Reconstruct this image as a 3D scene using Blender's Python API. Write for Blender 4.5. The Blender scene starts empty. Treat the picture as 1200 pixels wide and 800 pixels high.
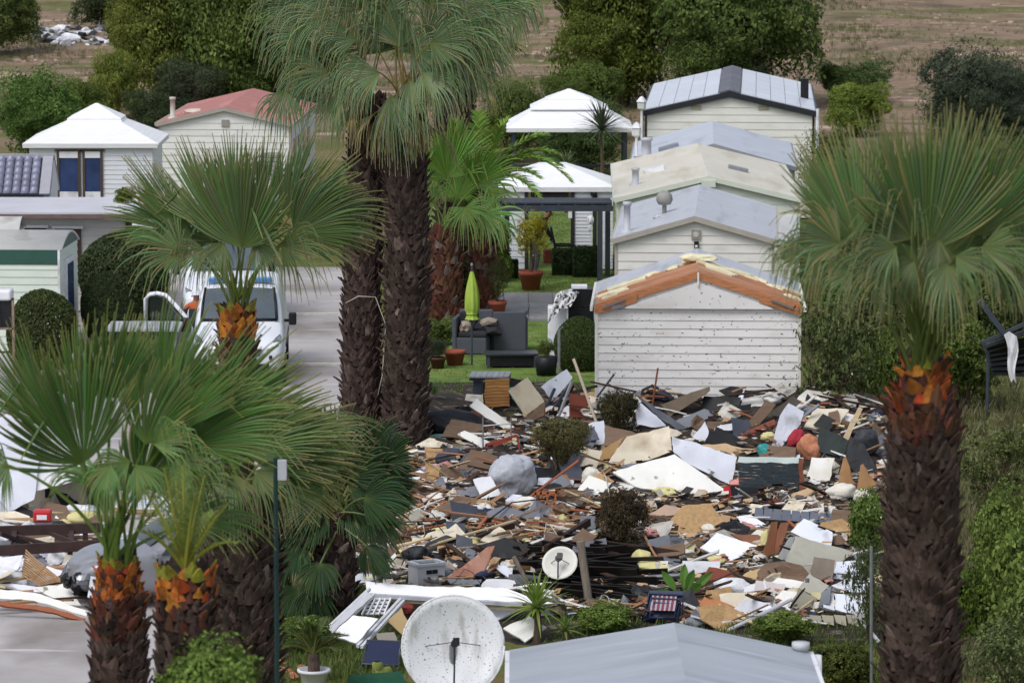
import bpy, bmesh, math, random
import numpy as np
from mathutils import Vector, Matrix, noise
R = math.radians
scene = bpy.context.scene
col = scene.collection
random.seed(7)

# ------------------------------------------------------------------ camera, sky, sun, exposure
F, CX, CY, CAMH = 5000.0, 600.0, 400.0, 12.0
TH = math.atan(626.0 / F)
cam_d = bpy.data.cameras.new('camera')
cam = bpy.data.objects.new('camera', cam_d); col.objects.link(cam)
cam.location = (0, 0, CAMH); cam.rotation_euler = (math.pi / 2 - TH, 0, 0)
cam_d.sensor_width = 36.0; cam_d.lens = F / 1200.0 * 36.0
cam_d.clip_start = 0.5; cam_d.clip_end = 6000
cam_d.dof.use_dof = True; cam_d.dof.focus_distance = 76.0; cam_d.dof.aperture_fstop = 4.5
scene.camera = cam

SUN_EL, SUN_AZ = R(54), R(215)          # high soft sun, behind the camera's left shoulder
world = bpy.data.worlds.new('World'); scene.world = world; world.use_nodes = True
nt = world.node_tree; bg = nt.nodes['Background']
sky = nt.nodes.new('ShaderNodeTexSky'); sky.sky_type = 'NISHITA'; sky.sun_disc = False
sky.sun_elevation = SUN_EL; sky.sun_rotation = SUN_AZ; sky.dust_density = 2.5; sky.air_density = 1.0; sky.ozone_density = 1.0
hs = nt.nodes.new('ShaderNodeHueSaturation'); hs.inputs['Saturation'].default_value = 0.5
nt.links.new(sky.outputs[0], hs.inputs['Color']); nt.links.new(hs.outputs[0], bg.inputs[0])
bg.inputs[1].default_value = 0.13
sun_d = bpy.data.lights.new('sun', 'SUN'); sun_d.energy = 1.2; sun_d.angle = R(28); sun_d.color = (1.0, 0.988, 0.972)
sun = bpy.data.objects.new('sun', sun_d); col.objects.link(sun)
sdir = Vector((math.sin(SUN_AZ) * math.cos(SUN_EL), math.cos(SUN_AZ) * math.cos(SUN_EL), math.sin(SUN_EL)))
sun.rotation_euler = sdir.to_track_quat('Z', 'Y').to_euler(); sun.location = (0, 0, 60)
vs = scene.view_settings
vs.view_transform = 'Standard'; vs.look = 'None'; vs.exposure = 0.4; vs.gamma = 1.0; vs.use_curve_mapping = False

# ------------------------------------------------------------------ pixel helpers (1200 x 800 photograph)
FW = Vector((0, math.cos(TH), -math.sin(TH))); UPV = Vector((0, math.sin(TH), math.cos(TH))); CAM = Vector((0, 0, CAMH))
def ray(px, py): return (FW + Vector((1, 0, 0)) * ((px - CX) / F) + UPV * ((CY - py) / F))
def gnd(px, py, z=0.0):
    d = ray(px, py); return CAM + d * ((z - CAMH) / d.z)
def ony(px, py, Y):
    d = ray(px, py); return CAM + d * (Y / d.y)
def mpp(Y): return Y / F                 # metres per photo pixel at distance Y
def isect(px, py, p, n):
    d = ray(px, py); return CAM + d * ((p - CAM).dot(n) / d.dot(n))

# ------------------------------------------------------------------ object helpers
def tag(o, label=None, cat=None, group=None, kind=None):
    if label: o['label'] = label
    if cat: o['category'] = cat
    if group: o['group'] = group
    if kind: o['kind'] = kind
    return o
def empty(name, loc, rz=0.0, label=None, cat=None, group=None):
    o = bpy.data.objects.new(name, None); col.objects.link(o); o.empty_display_size = 0.2
    o.location = loc; o.rotation_euler = (0, 0, rz)
    return tag(o, label, cat, group)
def inst(name, me, mat=None, parent=None, loc=(0, 0, 0), rot=(0, 0, 0), sc=(1, 1, 1)):
    o = bpy.data.objects.new(name, me); col.objects.link(o)
    o.location = loc; o.rotation_euler = rot; o.scale = sc
    if parent: o.parent = parent
    if mat:
        if len(me.materials) == 0: me.materials.append(mat)
        if me.materials[0] != mat:
            o.material_slots[0].link = 'OBJECT'; o.material_slots[0].material = mat
    return o
def copy_tree(o, parent=None):
    c = o.copy(); col.objects.link(c); c.parent = parent
    for ch in list(o.children): copy_tree(ch, c)
    return c

class MB:
    def __init__(s): s.v = []; s.f = []; s.c = []
    def add(s, vs, fs, c=None):
        b = len(s.v); s.v += [tuple(x) for x in vs]; s.f += [tuple(i + b for i in q) for q in fs]
        if c is not None: s.c += [c] * len(vs)
        return s
    def box(s, c, size, m=None):
        x, y, z = size[0] / 2, size[1] / 2, size[2] / 2; c = Vector(c)
        P = [Vector(p) for p in ((-x,-y,-z),(x,-y,-z),(x,y,-z),(-x,y,-z),(-x,-y,z),(x,-y,z),(x,y,z),(-x,y,z))]
        if m: P = [m @ p for p in P]
        return s.add([c + p for p in P], [(0,3,2,1),(4,5,6,7),(0,1,5,4),(1,2,6,5),(2,3,7,6),(3,0,4,7)])
    def beam(s, a, b, w, h, up=(0, 0, 1)):
        a, b = Vector(a), Vector(b); d = (b - a).normalized(); u = Vector(up)
        if abs(d.dot(u)) > 0.98: u = Vector((0, 1, 0))
        sx = d.cross(u).normalized() * w / 2; uz = sx.cross(d).normalized() * h / 2
        P = [a-sx-uz, a+sx-uz, a+sx+uz, a-sx+uz, b-sx-uz, b+sx-uz, b+sx+uz, b-sx+uz]
        return s.add(P, [(0,1,2,3),(7,6,5,4),(0,4,5,1),(1,5,6,2),(2,6,7,3),(3,7,4,0)])
    def tube(s, pts, rad, n=6, cap=True):
        pts = [Vector(p) for p in pts]
        if not hasattr(rad, '__len__'): rad = [rad] * len(pts)
        vs = []; fs = []
        for i, p in enumerate(pts):
            d = (pts[min(i+1, len(pts)-1)] - pts[max(i-1, 0)]).normalized()
            u = Vector((0, 0, 1)) if abs(d.z) < 0.9 else Vector((1, 0, 0))
            a = d.cross(u).normalized(); b = d.cross(a)
            for k in range(n):
                t = 2 * math.pi * k / n; vs.append(p + (a * math.cos(t) + b * math.sin(t)) * rad[i])
        for i in range(len(pts) - 1):
            for k in range(n):
                fs.append((i*n+k, i*n+(k+1) % n, (i+1)*n+(k+1) % n, (i+1)*n+k))
        if cap:
            fs.append(tuple(range(n))); fs.append(tuple(range((len(pts)-1)*n, len(pts)*n))[::-1])
        return s.add(vs, fs)
    def lathe(s, prof, n=20, c=(0, 0, 0)):
        vs = []; fs = []; c = Vector(c)
        for r, z in prof:
            for k in range(n):
                t = 2 * math.pi * k / n; vs.append(c + Vector((r * math.cos(t), r * math.sin(t), z)))
        for i in range(len(prof) - 1):
            for k in range(n): fs.append((i*n+k, i*n+(k+1) % n, (i+1)*n+(k+1) % n, (i+1)*n+k))
        return s.add(vs, fs)
    def prism(s, poly, off):
        poly = [Vector(p) for p in poly]; off = Vector(off); n = len(poly)
        vs = poly + [p + off for p in poly]
        fs = [tuple(range(n)), tuple(range(n, 2*n))[::-1]] + [((i+1) % n, i, n+i, n+(i+1) % n) for i in range(n)]
        return s.add(vs, fs)
    def grid(s, rows):
        h, w = len(rows), len(rows[0]); vs = [p for r in rows for p in r]
        return s.add(vs, [(i*w+j, i*w+j+1, (i+1)*w+j+1, (i+1)*w+j) for i in range(h-1) for j in range(w-1)])
    def mesh(s, name, smooth=False, off=None):
        me = bpy.data.meshes.new(name)
        v = s.v if off is None else [(a-off[0], b-off[1], c-off[2]) for a, b, c in s.v]
        me.from_pydata(v, [], s.f)
        bm = bmesh.new(); bm.from_mesh(me); bmesh.ops.recalc_face_normals(bm, faces=bm.faces); bm.to_mesh(me); bm.free()
        if smooth: me.polygons.foreach_set('use_smooth', [True] * len(me.polygons))
        if s.c and len(s.c) == len(s.v): set_col(me, np.array(s.c, dtype=np.float32))
        me.update(); return me
    def build(s, name, mat, parent=None, smooth=False, kind=None):
        if parent is None:                       # top-level: origin at the base of its own shape
            xs = [p[0] for p in s.v]; ys = [p[1] for p in s.v]; zs = [p[2] for p in s.v]
            off = ((min(xs)+max(xs))/2, (min(ys)+max(ys))/2, min(zs))
            o = inst(name, s.mesh(name, smooth, off), mat, None, off)
        else:
            o = inst(name, s.mesh(name, smooth), mat, parent)
        if kind: o['kind'] = kind
        return o
def set_col(me, c):
    a = me.color_attributes.new('Col', 'FLOAT_COLOR', 'POINT')
    if c.shape[1] == 3: c = np.concatenate([c, np.ones((len(c), 1), np.float32)], 1)
    a.data.foreach_set('color', c.astype(np.float32).ravel())
def bevel(o, w=0.01, seg=2):
    m = o.modifiers.new('bevel', 'BEVEL'); m.width = w; m.segments = seg; m.limit_method = 'ANGLE'; return o

# ------------------------------------------------------------------ materials
_mats = {}
def lin(c):
    if isinstance(c, str):
        c = [int(c[i:i+2], 16) / 255 for i in (0, 2, 4)]
        return tuple((x/12.92 if x <= .04045 else ((x+.055)/1.055)**2.4) for x in c)
    return tuple(c)
def M(name, c, rough=.75, var=.18, scale=6, bump=.15, metal=0.0, rnd=.0, stain=None, grain=None, spec=.3, hue=0.0, detail=5, dirt=None, bscale=None):
    """procedural material: noise-varied colour, per-object brightness, optional stains (colour, threshold, scale), grain scale"""
    if name in _mats: return _mats[name]
    m = bpy.data.materials.new(name); m.use_nodes = True; n = m.node_tree.nodes; L = m.node_tree.links
    b = n['Principled BSDF']; b.inputs['Roughness'].default_value = rough; b.inputs['Metallic'].default_value = metal
    b.inputs['Specular IOR Level'].default_value = spec
    c = lin(c); tc = n.new('ShaderNodeTexCoord'); oi = n.new('ShaderNodeObjectInfo')
    ml = n.new('ShaderNodeMath'); ml.operation = 'MULTIPLY'; ml.inputs[1].default_value = 53.0; L.new(oi.outputs['Random'], ml.inputs[0])
    va = n.new('ShaderNodeVectorMath'); va.operation = 'ADD'; L.new(tc.outputs['Object'], va.inputs[0]); L.new(ml.outputs[0], va.inputs[1])
    mp = n.new('ShaderNodeMapping'); L.new(va.outputs[0], mp.inputs['Vector'])
    if grain: mp.inputs['Scale'].default_value = grain
    nz = n.new('ShaderNodeTexNoise'); nz.inputs['Scale'].default_value = scale; nz.inputs['Detail'].default_value = detail; nz.inputs['Roughness'].default_value = .62
    L.new(mp.outputs[0], nz.inputs['Vector'])
    rp = n.new('ShaderNodeValToRGB'); L.new(nz.outputs['Fac'], rp.inputs[0])
    e = rp.color_ramp.elements
    e[0].position = .3; e[1].position = .7
    e[0].color = tuple(x*(1-var) for x in c) + (1,); e[1].color = tuple(min(1, x*(1+var)) for x in c) + (1,)
    out = rp.outputs[0]
    def stainmix(out, st):
        sc_, th, ss = st[0], st[1], st[2]
        n2 = n.new('ShaderNodeTexNoise'); n2.inputs['Scale'].default_value = ss; n2.inputs['Detail'].default_value = 4
        mp2 = n.new('ShaderNodeMapping'); L.new(va.outputs[0], mp2.inputs['Vector'])
        if len(st) > 3: mp2.inputs['Scale'].default_value = st[3]
        L.new(mp2.outputs[0], n2.inputs['Vector'])
        r2 = n.new('ShaderNodeValToRGB'); r2.color_ramp.elements[0].position = th; r2.color_ramp.elements[1].position = th + (st[4] if len(st) > 4 else .05)
        L.new(n2.outputs['Fac'], r2.inputs[0])
        mx = n.new('ShaderNodeMix'); mx.data_type = 'RGBA'; L.new(r2.outputs[0], mx.inputs[0]); L.new(out, mx.inputs[6]); mx.inputs[7].default_value = lin(sc_) + (1,)
        return mx.outputs[2]
    if dirt: out = stainmix(out, dirt)
    if stain: out = stainmix(out, stain)
    if rnd or hue:
        h = n.new('ShaderNodeHueSaturation'); L.new(out, h.inputs['Color'])
        mr = n.new('ShaderNodeMapRange'); mr.inputs[3].default_value = 1 - rnd; mr.inputs[4].default_value = 1 + rnd
        L.new(oi.outputs['Random'], mr.inputs[0]); L.new(mr.outputs[0], h.inputs['Value'])
        if hue:
            f = n.new('ShaderNodeMath'); f.operation = 'MULTIPLY'; f.inputs[1].default_value = 7.31; L.new(oi.outputs['Random'], f.inputs[0])
            fr = n.new('ShaderNodeMath'); fr.operation = 'FRACT'; L.new(f.outputs[0], fr.inputs[0])
            m2 = n.new('ShaderNodeMapRange'); m2.inputs[3].default_value = .5 - hue; m2.inputs[4].default_value = .5 + hue
            L.new(fr.outputs[0], m2.inputs[0]); L.new(m2.outputs[0], h.inputs['Hue'])
        out = h.outputs[0]
    L.new(out, b.inputs['Base Color'])
    if bump:
        bp = n.new('ShaderNodeBump'); bp.inputs['Strength'].default_value = bump; bp.inputs['Distance'].default_value = .03
        src = nz
        if bscale:
            src = n.new('ShaderNodeTexNoise'); src.inputs['Scale'].default_value = bscale; src.inputs['Detail'].default_value = 3; L.new(va.outputs[0], src.inputs['Vector'])
        L.new(src.outputs['Fac'], bp.inputs['Height']); L.new(bp.outputs[0], b.inputs['Normal'])
    _mats[name] = m; return m
def LEAF(name, tint=(1, 1, 1), rough=.6, trans=.3, spec=.2):
    """foliage: colour from the mesh's Col attribute times a tint, part of the light goes through"""
    if name in _mats: return _mats[name]
    m = bpy.data.materials.new(name); m.use_nodes = True; n = m.node_tree.nodes; L = m.node_tree.links
    b = n['Principled BSDF']; b.inputs['Roughness'].default_value = rough; b.inputs['Specular IOR Level'].default_value = spec
    at = n.new('ShaderNodeAttribute'); at.attribute_name = 'Col'
    mx = n.new('ShaderNodeMix'); mx.data_type = 'RGBA'; mx.blend_type = 'MULTIPLY'; mx.inputs[0].default_value = 1; mx.clamp_result = False
    L.new(at.outputs['Color'], mx.inputs[6]); mx.inputs[7].default_value = tuple(x*(1.2 if name.startswith('leaf') else 1.0) for x in tint) + (1,)
    L.new(mx.outputs[2], b.inputs['Base Color'])
    t = n.new('ShaderNodeBsdfTranslucent'); L.new(mx.outputs[2], t.inputs['Color'])
    ms = n.new('ShaderNodeMixShader'); ms.inputs[0].default_value = trans
    L.new(b.outputs[0], ms.inputs[1]); L.new(t.outputs[0], ms.inputs[2]); L.new(ms.outputs[0], n['Material Output'].inputs['Surface'])
    _mats[name] = m; return m
def GLASS(name, c=(.02, .025, .03), rough=.06):
    m = M(name, c, rough=rough, var=.3, scale=1.2, bump=0, spec=.7); return m

white = M('white_board', 'dcdde2', .55, .06, 3, .04, rnd=.06, dirt=('8f8a82', .54, 1.8, (1, 1, 1), .25))
whiteb = M('white_panel_cool', 'd6dae6', .5, .06, 3, .04, rnd=.08, dirt=('8c8c8e', .57, 2.0, (1, 1, 1), .2), stain=('4a4640', .71, 9))
cream = M('cream_siding', 'd3d1cc', .5, .05, 2, .03, rnd=.03, dirt=('a9a7a0', .6, 1.2, (1, 1, 3), .3))
charcoal = M('charcoal_metal', '3c424c', .45, .15, 5, .05)
black = M('black_plastic', '15161a', .45, .3, 6, .1)
darkglass = GLASS('dark_glass')
woodraw = M('raw_timber', '967457', .75, .3, 4, .25, rnd=.45, hue=.012, grain=(1.2, 14, 14))
woodpale = M('pale_timber', 'b8a585', .7, .2, 4, .2, rnd=.2, hue=.01, grain=(1.2, 14, 14))
wooddark = M('dark_timber', '3d2c24', .75, .35, 4, .25, rnd=.4, grain=(1.2, 14, 14))
woodred = M('orange_red_timber', '96593c', .7, .25, 4, .2, rnd=.15, grain=(1.5, 16, 16))
terracotta = M('terracotta', '8a4836', .8, .15, 8, .1)
steel = M('dull_steel', '8d9095', .4, .15, 6, .05, metal=.6)
greymetal = M('grey_roof_sheet', 'b0b2ba', .45, .08, 1.3, .04, dirt=('85878d', .55, .8, (4, .5, 1), .3))
fabricgrey = M('grey_fabric', '8f9299', .9, .2, 9, .3)

# ================================================================== GROUND
def sm(a, b, x):
    t = max(0.0, min(1.0, (x - a) / (b - a))); return t * t * (3 - 2 * t)
def hill(x, y):
    z = 0.045 * max(0, min(y, 700) - 165)
    if y > 150: z += (noise.noise(Vector((x * .05, y * .05, 3))) * .5 + noise.noise(Vector((x * .3, y * .22, 9))) * .16) * sm(150, 190, y)
    return z
def terr(px, py):
    g = gnd(px, py)
    if 0 < g.y < 150: return g
    d = ray(px, py); t = 145.0
    for i in range(4000):
        p = CAM + d * t
        if p.z <= hill(p.x, p.y): return p
        t += 0.15
    return p
Y1W = gnd(818, 320, 3.05).y                  # front wall of the torn home
HEAPS = [(Vector((ony(770, 480, 81).x, Y1W-.9, 0)), 1.3, 1.0, .46), (Vector((ony(900, 480, 81).x, Y1W-.9, 0)), 1.3, 1.1, .52), (Vector((ony(1000, 480, 81).x, Y1W-.8, 0)), 1.1, 1.4, .46), (gnd(800, 520), 1.5, 1.3, .3), (gnd(640, 500), 1.2, 2.0, .5), (gnd(975, 545), 1.2, 2.5, .6), (gnd(760, 570), 1.6, 2.0, .4),
         (gnd(700, 670), 1.6, 2.0, .45), (gnd(950, 690), 1.0, 1.8, .45), (gnd(560, 600), 1.3, 2.4, .35), (gnd(890, 540), 1.2, 1.8, .5)]
def hz(x, y):
    if y < 55 or y > 95: return 0.0
    u = x / y * 5000 * math.cos(TH) + 600
    m = sm(405, 500, u) * (1 - sm(1030, 1075, u)) * sm(60.0, 64.5, y) * (1 - (sm(Y1W-.35, Y1W-.05, y) if 688 < u < 950 else sm(84, 90, y)))
    h = .18 + .16 * noise.noise(Vector((x * .9, y * .45, 1))) + .08 * noise.noise(Vector((x * 2.6, y * 1.6, 5)))
    for c, sx, sy, a in HEAPS: h += a * math.exp(-((x-c.x)/sx)**2 - ((y-c.y)/sy)**2)
    return max(0, h * m)
def on(px, py):
    d = ray(px, py); t = 50.0
    for i in range(2000):
        p = CAM + d * t
        if p.z <= hz(p.x, p.y) + .001: return p
        t += 0.03
    return gnd(px, py)

def ground_mat():
    m = bpy.data.materials.new('open_ground'); m.use_nodes = True; n = m.node_tree.nodes; L = m.node_tree.links
    b = n['Principled BSDF']; b.inputs['Roughness'].default_value = .95; b.inputs['Specular IOR Level'].default_value = .1
    tc = n.new('ShaderNodeTexCoord'); sx = n.new('ShaderNodeSeparateXYZ'); L.new(tc.outputs['Object'], sx.inputs[0])
    def nz(scale, det=5, sc=(1, 1, 1), off=0):
        mp = n.new('ShaderNodeMapping'); mp.inputs['Scale'].default_value = sc; mp.inputs['Location'].default_value = (off, off, 0)
        L.new(tc.outputs['Object'], mp.inputs[0]); t = n.new('ShaderNodeTexNoise'); t.inputs['Scale'].default_value = scale; t.inputs['Detail'].default_value = det; t.inputs['Roughness'].default_value = .65
        L.new(mp.outputs[0], t.inputs['Vector']); return t.outputs['Fac']
    def ramp(f, stops):
        r = n.new('ShaderNodeValToRGB'); L.new(f, r.inputs[0]); e = r.color_ramp.elements
        while len(e) < len(stops): e.new(.5)
        for i, (p, c) in enumerate(stops): e[i].position = p; e[i].color = lin(c) + (1,)
        return r.outputs[0]
    def mix(f, a, c):
        x = n.new('ShaderNodeMix'); x.data_type = 'RGBA'; L.new(f, x.inputs[0]); L.new(a, x.inputs[6]); L.new(c, x.inputs[7]); return x.outputs[2]
    near = ramp(nz(1.3, 6), [(.3, '3f4a22'), (.48, '5b6330'), (.58, '6d6340'), (.75, '7d6c50')])
    field = ramp(nz(.55, 8, (.45, .8, 1), 17), [(.28, '50473a'), (.42, '716453'), (.52, '8d7a69'), (.6, '7d6857'), (.72, 'ad9989')])
    green = ramp(nz(.9, 5, (1, 1, 1), 3), [(.3, '52552f'), (.7, '72714a')])
    gmask = n.new('ShaderNodeValToRGB'); gmask.color_ramp.elements[0].position = .5; gmask.color_ramp.elements[1].position = .6; L.new(nz(.16, 4, (.5, 1.4, 1), 40), gmask.inputs[0])
    field = mix(gmask.outputs[0], field, green)
    pmask = n.new('ShaderNodeValToRGB'); pmask.color_ramp.elements[0].position = .6; pmask.color_ramp.elements[1].position = .68; L.new(nz(.22, 6, (.5, 1.6, 1), 77), pmask.inputs[0])
    pale = ramp(nz(2.5, 4), [(.3, 'b08c78'), (.7, 'cdb9aa')]); field = mix(pmask.outputs[0], field, pale)
    mr = n.new('ShaderNodeMapRange'); mr.inputs[1].default_value = 138; mr.inputs[2].default_value = 160; L.new(sx.outputs[1], mr.inputs[0])
    c = mix(mr.outputs[0], near, field); L.new(c, b.inputs['Base Color'])
    bp = n.new('ShaderNodeBump'); bp.inputs['Strength'].default_value = .7; bp.inputs['Distance'].default_value = .15; L.new(nz(3.0, 6), bp.inputs['Height']); L.new(bp.outputs[0], b.inputs['Normal'])
    return m
xs = [-1500, -700, -300, -120] + [x * 1.0 for x in range(-60, 61, 2)] + [120, 300, 700, 1500]
ys = [-300, -60, 20, 60, 100, 140] + [150 + k * 1.5 for k in range(80)] + [300, 350, 450, 700, 1200, 2500]
mb = MB(); mb.grid([[(x, y, hill(x, y)) for x in xs] for y in ys])
mb.mesh('g'); o = inst('ground', mb.mesh('ground', True), ground_mat()); o['kind'] = 'structure'

def sheet(name, pts, mat, z):
    m = MB(); P = [gnd(a, b) for a, b in pts]; m.add([(p.x, p.y, z) for p in P], [tuple(range(len(P)))])
    o = inst(name, m.mesh(name), mat); o['kind'] = 'structure'; return o
concrete = M('worn_concrete', 'a8a3a3', .85, .16, .5, .25, dirt=('857e7a', .48, .45, (1, .6, 1), .18), stain=('c0bbba', .62, .9, (.4, 2.2, 1), .1), bscale=6)
sheet('road', [(-250, 313), (410, 313), (409, 470), (360, 560), (330, 660), (190, 820), (-300, 830)], concrete, .004)
lawnmat = M('lawn_grass', '5d7432', .95, .35, 1.6, .6, dirt=('8a7f4a', .56, .7, (1, 1, 1), .2), bscale=14)
sheet('lawn', [(500, 236), (724, 236), (716, 330), (692, 505), (490, 520), (495, 400)], lawnmat, .008)
# expansion joints and a drain across the road
for k, (ya, yb, w) in enumerate([(366, 369, 0), (426, 428, 0)]):
    m = MB(); a = gnd(330, yb); b = gnd(412, yb); m.box(((a.x+b.x)/2-1, a.y, .02), (abs(b.x-a.x)+2.5, .22, .06))
    tag(m.build('drain_channel', M('drain_concrete', 'c2bdb6', .8, .2, 5, .2)), 'pale concrete drain strip across the road, %s' % ('beside the van' if k == 0 else 'in front of the van'), 'drain')

# earth under the rubble
gx = [-5.6 + .22 * i for i in range(66)]; gy = [59.5 + .3 * j for j in range(102)]
m = MB(); m.grid([[(x, y, hz(x, y) - .02 + (.012 if hz(x, y) > .01 else 0)) for x in gx] for y in gy])
soil = M('rubble_soil', '2f2823', .95, .45, 2.2, .8, dirt=('6d6358', .56, 3.5, (1, 1, 1), .12), stain=('5c6136', .63, .8, (1, 1, 1), .1))
o = inst('rubble_ground', m.mesh('rubble_ground', True), soil); o['kind'] = 'structure'

# ------------------------------------------------------------------ path of grey slabs
pathm = M('path_bed', '6d6b68', .9, .2, 3, .2)
path = sheet('path', [(590, 344), (705, 344), (700, 377), (520, 377), (520, 360)], pathm, .012)
slabm = M('paving_slab', '8b8a8a', .7, .16, 3, .1, rnd=.14)
a0 = gnd(530, 376); a1 = gnd(704, 345); nx_, ny_ = 6, 5
me = MB(); me.box((0, 0, 0), (1, 1, 1)); cube = me.mesh('slab')
sw = (a1.x - a0.x) / nx_; sh = (a1.y - a0.y) / ny_
for i in range(nx_):
    for j in range(ny_):
        inst('slab', cube, slabm, path, (a0.x + (i+.5)*sw, a0.y + (j+.5)*sh, .03 + random.uniform(0, .006)), (random.uniform(-.004, .004), 0, 0), (sw*.975, sh*.985, .04))

# ================================================================== FOLIAGE GENERATORS
def quads_mesh(name, V, C, smooth=False):
    """V (n,4,3) quads, C (n,3) colours"""
    n = len(V); me = bpy.data.meshes.new(name)
    me.vertices.add(n*4); me.vertices.foreach_set('co', V.reshape(-1).astype(np.float32))
    me.loops.add(n*4); me.loops.foreach_set('vertex_index', np.arange(n*4, dtype=np.int32))
    me.polygons.add(n); me.polygons.foreach_set('loop_start', np.arange(0, n*4, 4, dtype=np.int32))
    me.update(); me.validate(); set_col(me, np.repeat(C, 4, axis=0)); return me
def nrm(a): return a / (np.linalg.norm(a, axis=1, keepdims=True) + 1e-9)
def leaf_cloud(name, lobes, n, ls, c0, c1, seed, inner=.62, aspect=.5, outw=.9, lump=.3, clumps=0):
    rs = np.random.RandomState(seed); lobes = np.array(lobes, float)
    w = (lobes[:, 3]*lobes[:, 4] + lobes[:, 4]*lobes[:, 5] + lobes[:, 3]*lobes[:, 5]); w /= w.sum()
    li = rs.choice(len(lobes), n, p=w); d = nrm(rs.normal(size=(n, 3)))
    if clumps:                                     # leaves gather in twig-sized tufts
        cd = nrm(rs.normal(size=(clumps, 3))); cl = rs.choice(len(lobes), clumps, p=w); ci = rs.randint(0, clumps, n)
        li = cl[ci]; d = nrm(cd[ci] + rs.normal(size=(n, 3)) * .2); crr = (inner + (1.1-inner)*rs.uniform(0, 1, clumps)**.6)[ci]; ctone = rs.uniform(-.25, .3, clumps)[ci]
    K = rs.normal(size=(len(lobes), 5, 3)) * 2.6; ph = rs.uniform(0, 6.28, (len(lobes), 5))
    bump = np.zeros(n)
    for k in range(5): bump += np.cos((d * K[li, k]).sum(1) + ph[li, k])
    rad = 1 + lump * bump / 2.2
    rr = (inner + (1-inner) * rs.uniform(0, 1, n) ** .5) if not clumps else crr * rs.uniform(.9, 1.06, n)
    p = lobes[li, :3] + d * lobes[li, 3:6] * (rad * rr)[:, None]
    nn = nrm(d * outw + rs.normal(size=(n, 3)) * .7 + np.array([0, 0, .25]))
    t = nrm(np.cross(nn, rs.normal(size=(n, 3)))); b = np.cross(nn, t)
    L = ls * rs.uniform(.6, 1.35, n)[:, None]; W = L * aspect
    V = np.stack([p - t*L*.5, p + b*W*.5 - nn*W*.12, p + t*L*.5, p - b*W*.5 - nn*W*.12], 1)
    lt = rs.uniform(0, 1, len(lobes))
    f = np.clip(rs.uniform(-.1, 1.0, n) * .6 + lt[li] * .35 + bump * .05 + (ctone if clumps else 0), 0, 1)[:, None]
    C = np.array(c0)[None] * (1-f) + np.array(c1)[None] * f; C *= rs.uniform(.7, 1.25, n)[:, None]
    return quads_mesh(name, V, C)
def rand_lobes(k, seed, flat=.8):
    rs = random.Random(seed); out = [(0, 0, .15, .75, .75, .8)]
    for i in range(k):
        a = rs.uniform(0, 6.28); r = rs.uniform(.35, .72); z = rs.uniform(-.35, .62)
        q = rs.uniform(.22, .5); out.append((r*math.cos(a), r*math.sin(a), z, q, q, q * flat))
    return out
G_MID0, G_MID1 = (.044, .068, .018), (.150, .195, .050)
G_YEL0, G_YEL1 = (.070, .088, .020), (.25, .25, .055)
G_DRK0, G_DRK1 = (.024, .038, .015), (.080, .105, .040)
G_OLV0, G_OLV1 = (.03, .042, .028), (.12, .14, .095)
leafm = LEAF('leaf_green')
bushes = {
 'mid': [leaf_cloud('bush_leaves', rand_lobes(16, 1+i), 46000, .055, G_MID0, G_MID1, 10+i, clumps=1300) for i in range(2)],
 'yel': [leaf_cloud('bush_leaves_yellow', rand_lobes(16, 21+i), 46000, .055, G_YEL0, G_YEL1, 30+i, clumps=1200) for i in range(1)],
 'drk': [leaf_cloud('bush_leaves_dark', rand_lobes(14, 31), 36000, .055, G_DRK0, G_DRK1, 41, clumps=900)],
 'olv': [leaf_cloud('olive_leaves', rand_lobes(18, 51), 34000, .062, G_OLV0, G_OLV1, 52, aspect=.28, clumps=700)],
 'near': [leaf_cloud('shrub_leaves', rand_lobes(14, 61), 15000, .105, G_MID0, G_MID1, 62, inner=.4, clumps=520)],
 'nearyel': [leaf_cloud('shrub_leaves_yellow', rand_lobes(14, 71), 14000, .105, (.04, .06, .012), (.15, .20, .035), 72, inner=.4, clumps=520)],
 'sparse': [leaf_cloud('sparse_leaves', rand_lobes(16, 81), 5200, .08, (.04, .045, .018), (.14, .165, .065), 82, inner=.35, clumps=330)],
 'topiary': [leaf_cloud('topiary_leaves', [(0, 0, .42, .95, .95, .42), (.3, .2, .1, .6, .6, .5), (-.35, 0, .05, .55, .55, .5), (0, 0, -.3, .5, .5, .5)], 16000, .07, (.05, .045, .018), (.13, .12, .045), 95, inner=.55, clumps=700)],
 'brown': [leaf_cloud('withered_leaves', rand_lobes(10, 91), 13000, .08, (.03, .024, .014), (.10, .075, .04), 92, inner=.45, clumps=420)],
}
# clipped topiary: tight surface of tiny leaves
def clip_ball(name, seed, c0=G_DRK0, c1=(.055, .08, .03), n=26000):
    return leaf_cloud(name, [(0, 0, 0, 1, 1, 1)], n, .075, c0, c1, seed, inner=.86, lump=.03, aspect=.6)
bushes['clip'] = [clip_ball('clipped_leaves', 5)]
barkm = M('bark', '54463a', .9, .3, 6, .4)
def limbs_mesh(seed, n=9, fork=True):
    rs = random.Random(seed); m = MB()
    for i in range(n):
        a = rs.uniform(0, 6.28); r = rs.uniform(.2, .75); top = Vector((r*math.cos(a), r*math.sin(a), rs.uniform(-.1, .75)))
        b0 = Vector((rs.uniform(-.08, .08), rs.uniform(-.08, .08), -1.0)); mid = b0.lerp(top, .45) + Vector((rs.uniform(-.1, .1), rs.uniform(-.1, .1), .08))
        m.tube([b0, mid, top], [.035, .025, .008], 5)
        for q in range(3):
            s_ = mid.lerp(top, rs.uniform(0, .9)); m.tube([s_, s_ + Vector((rs.uniform(-.3, .3), rs.uniform(-.3, .3), rs.uniform(0, .3)))], [.014, .004], 4)
    return m.mesh('limbs')
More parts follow.
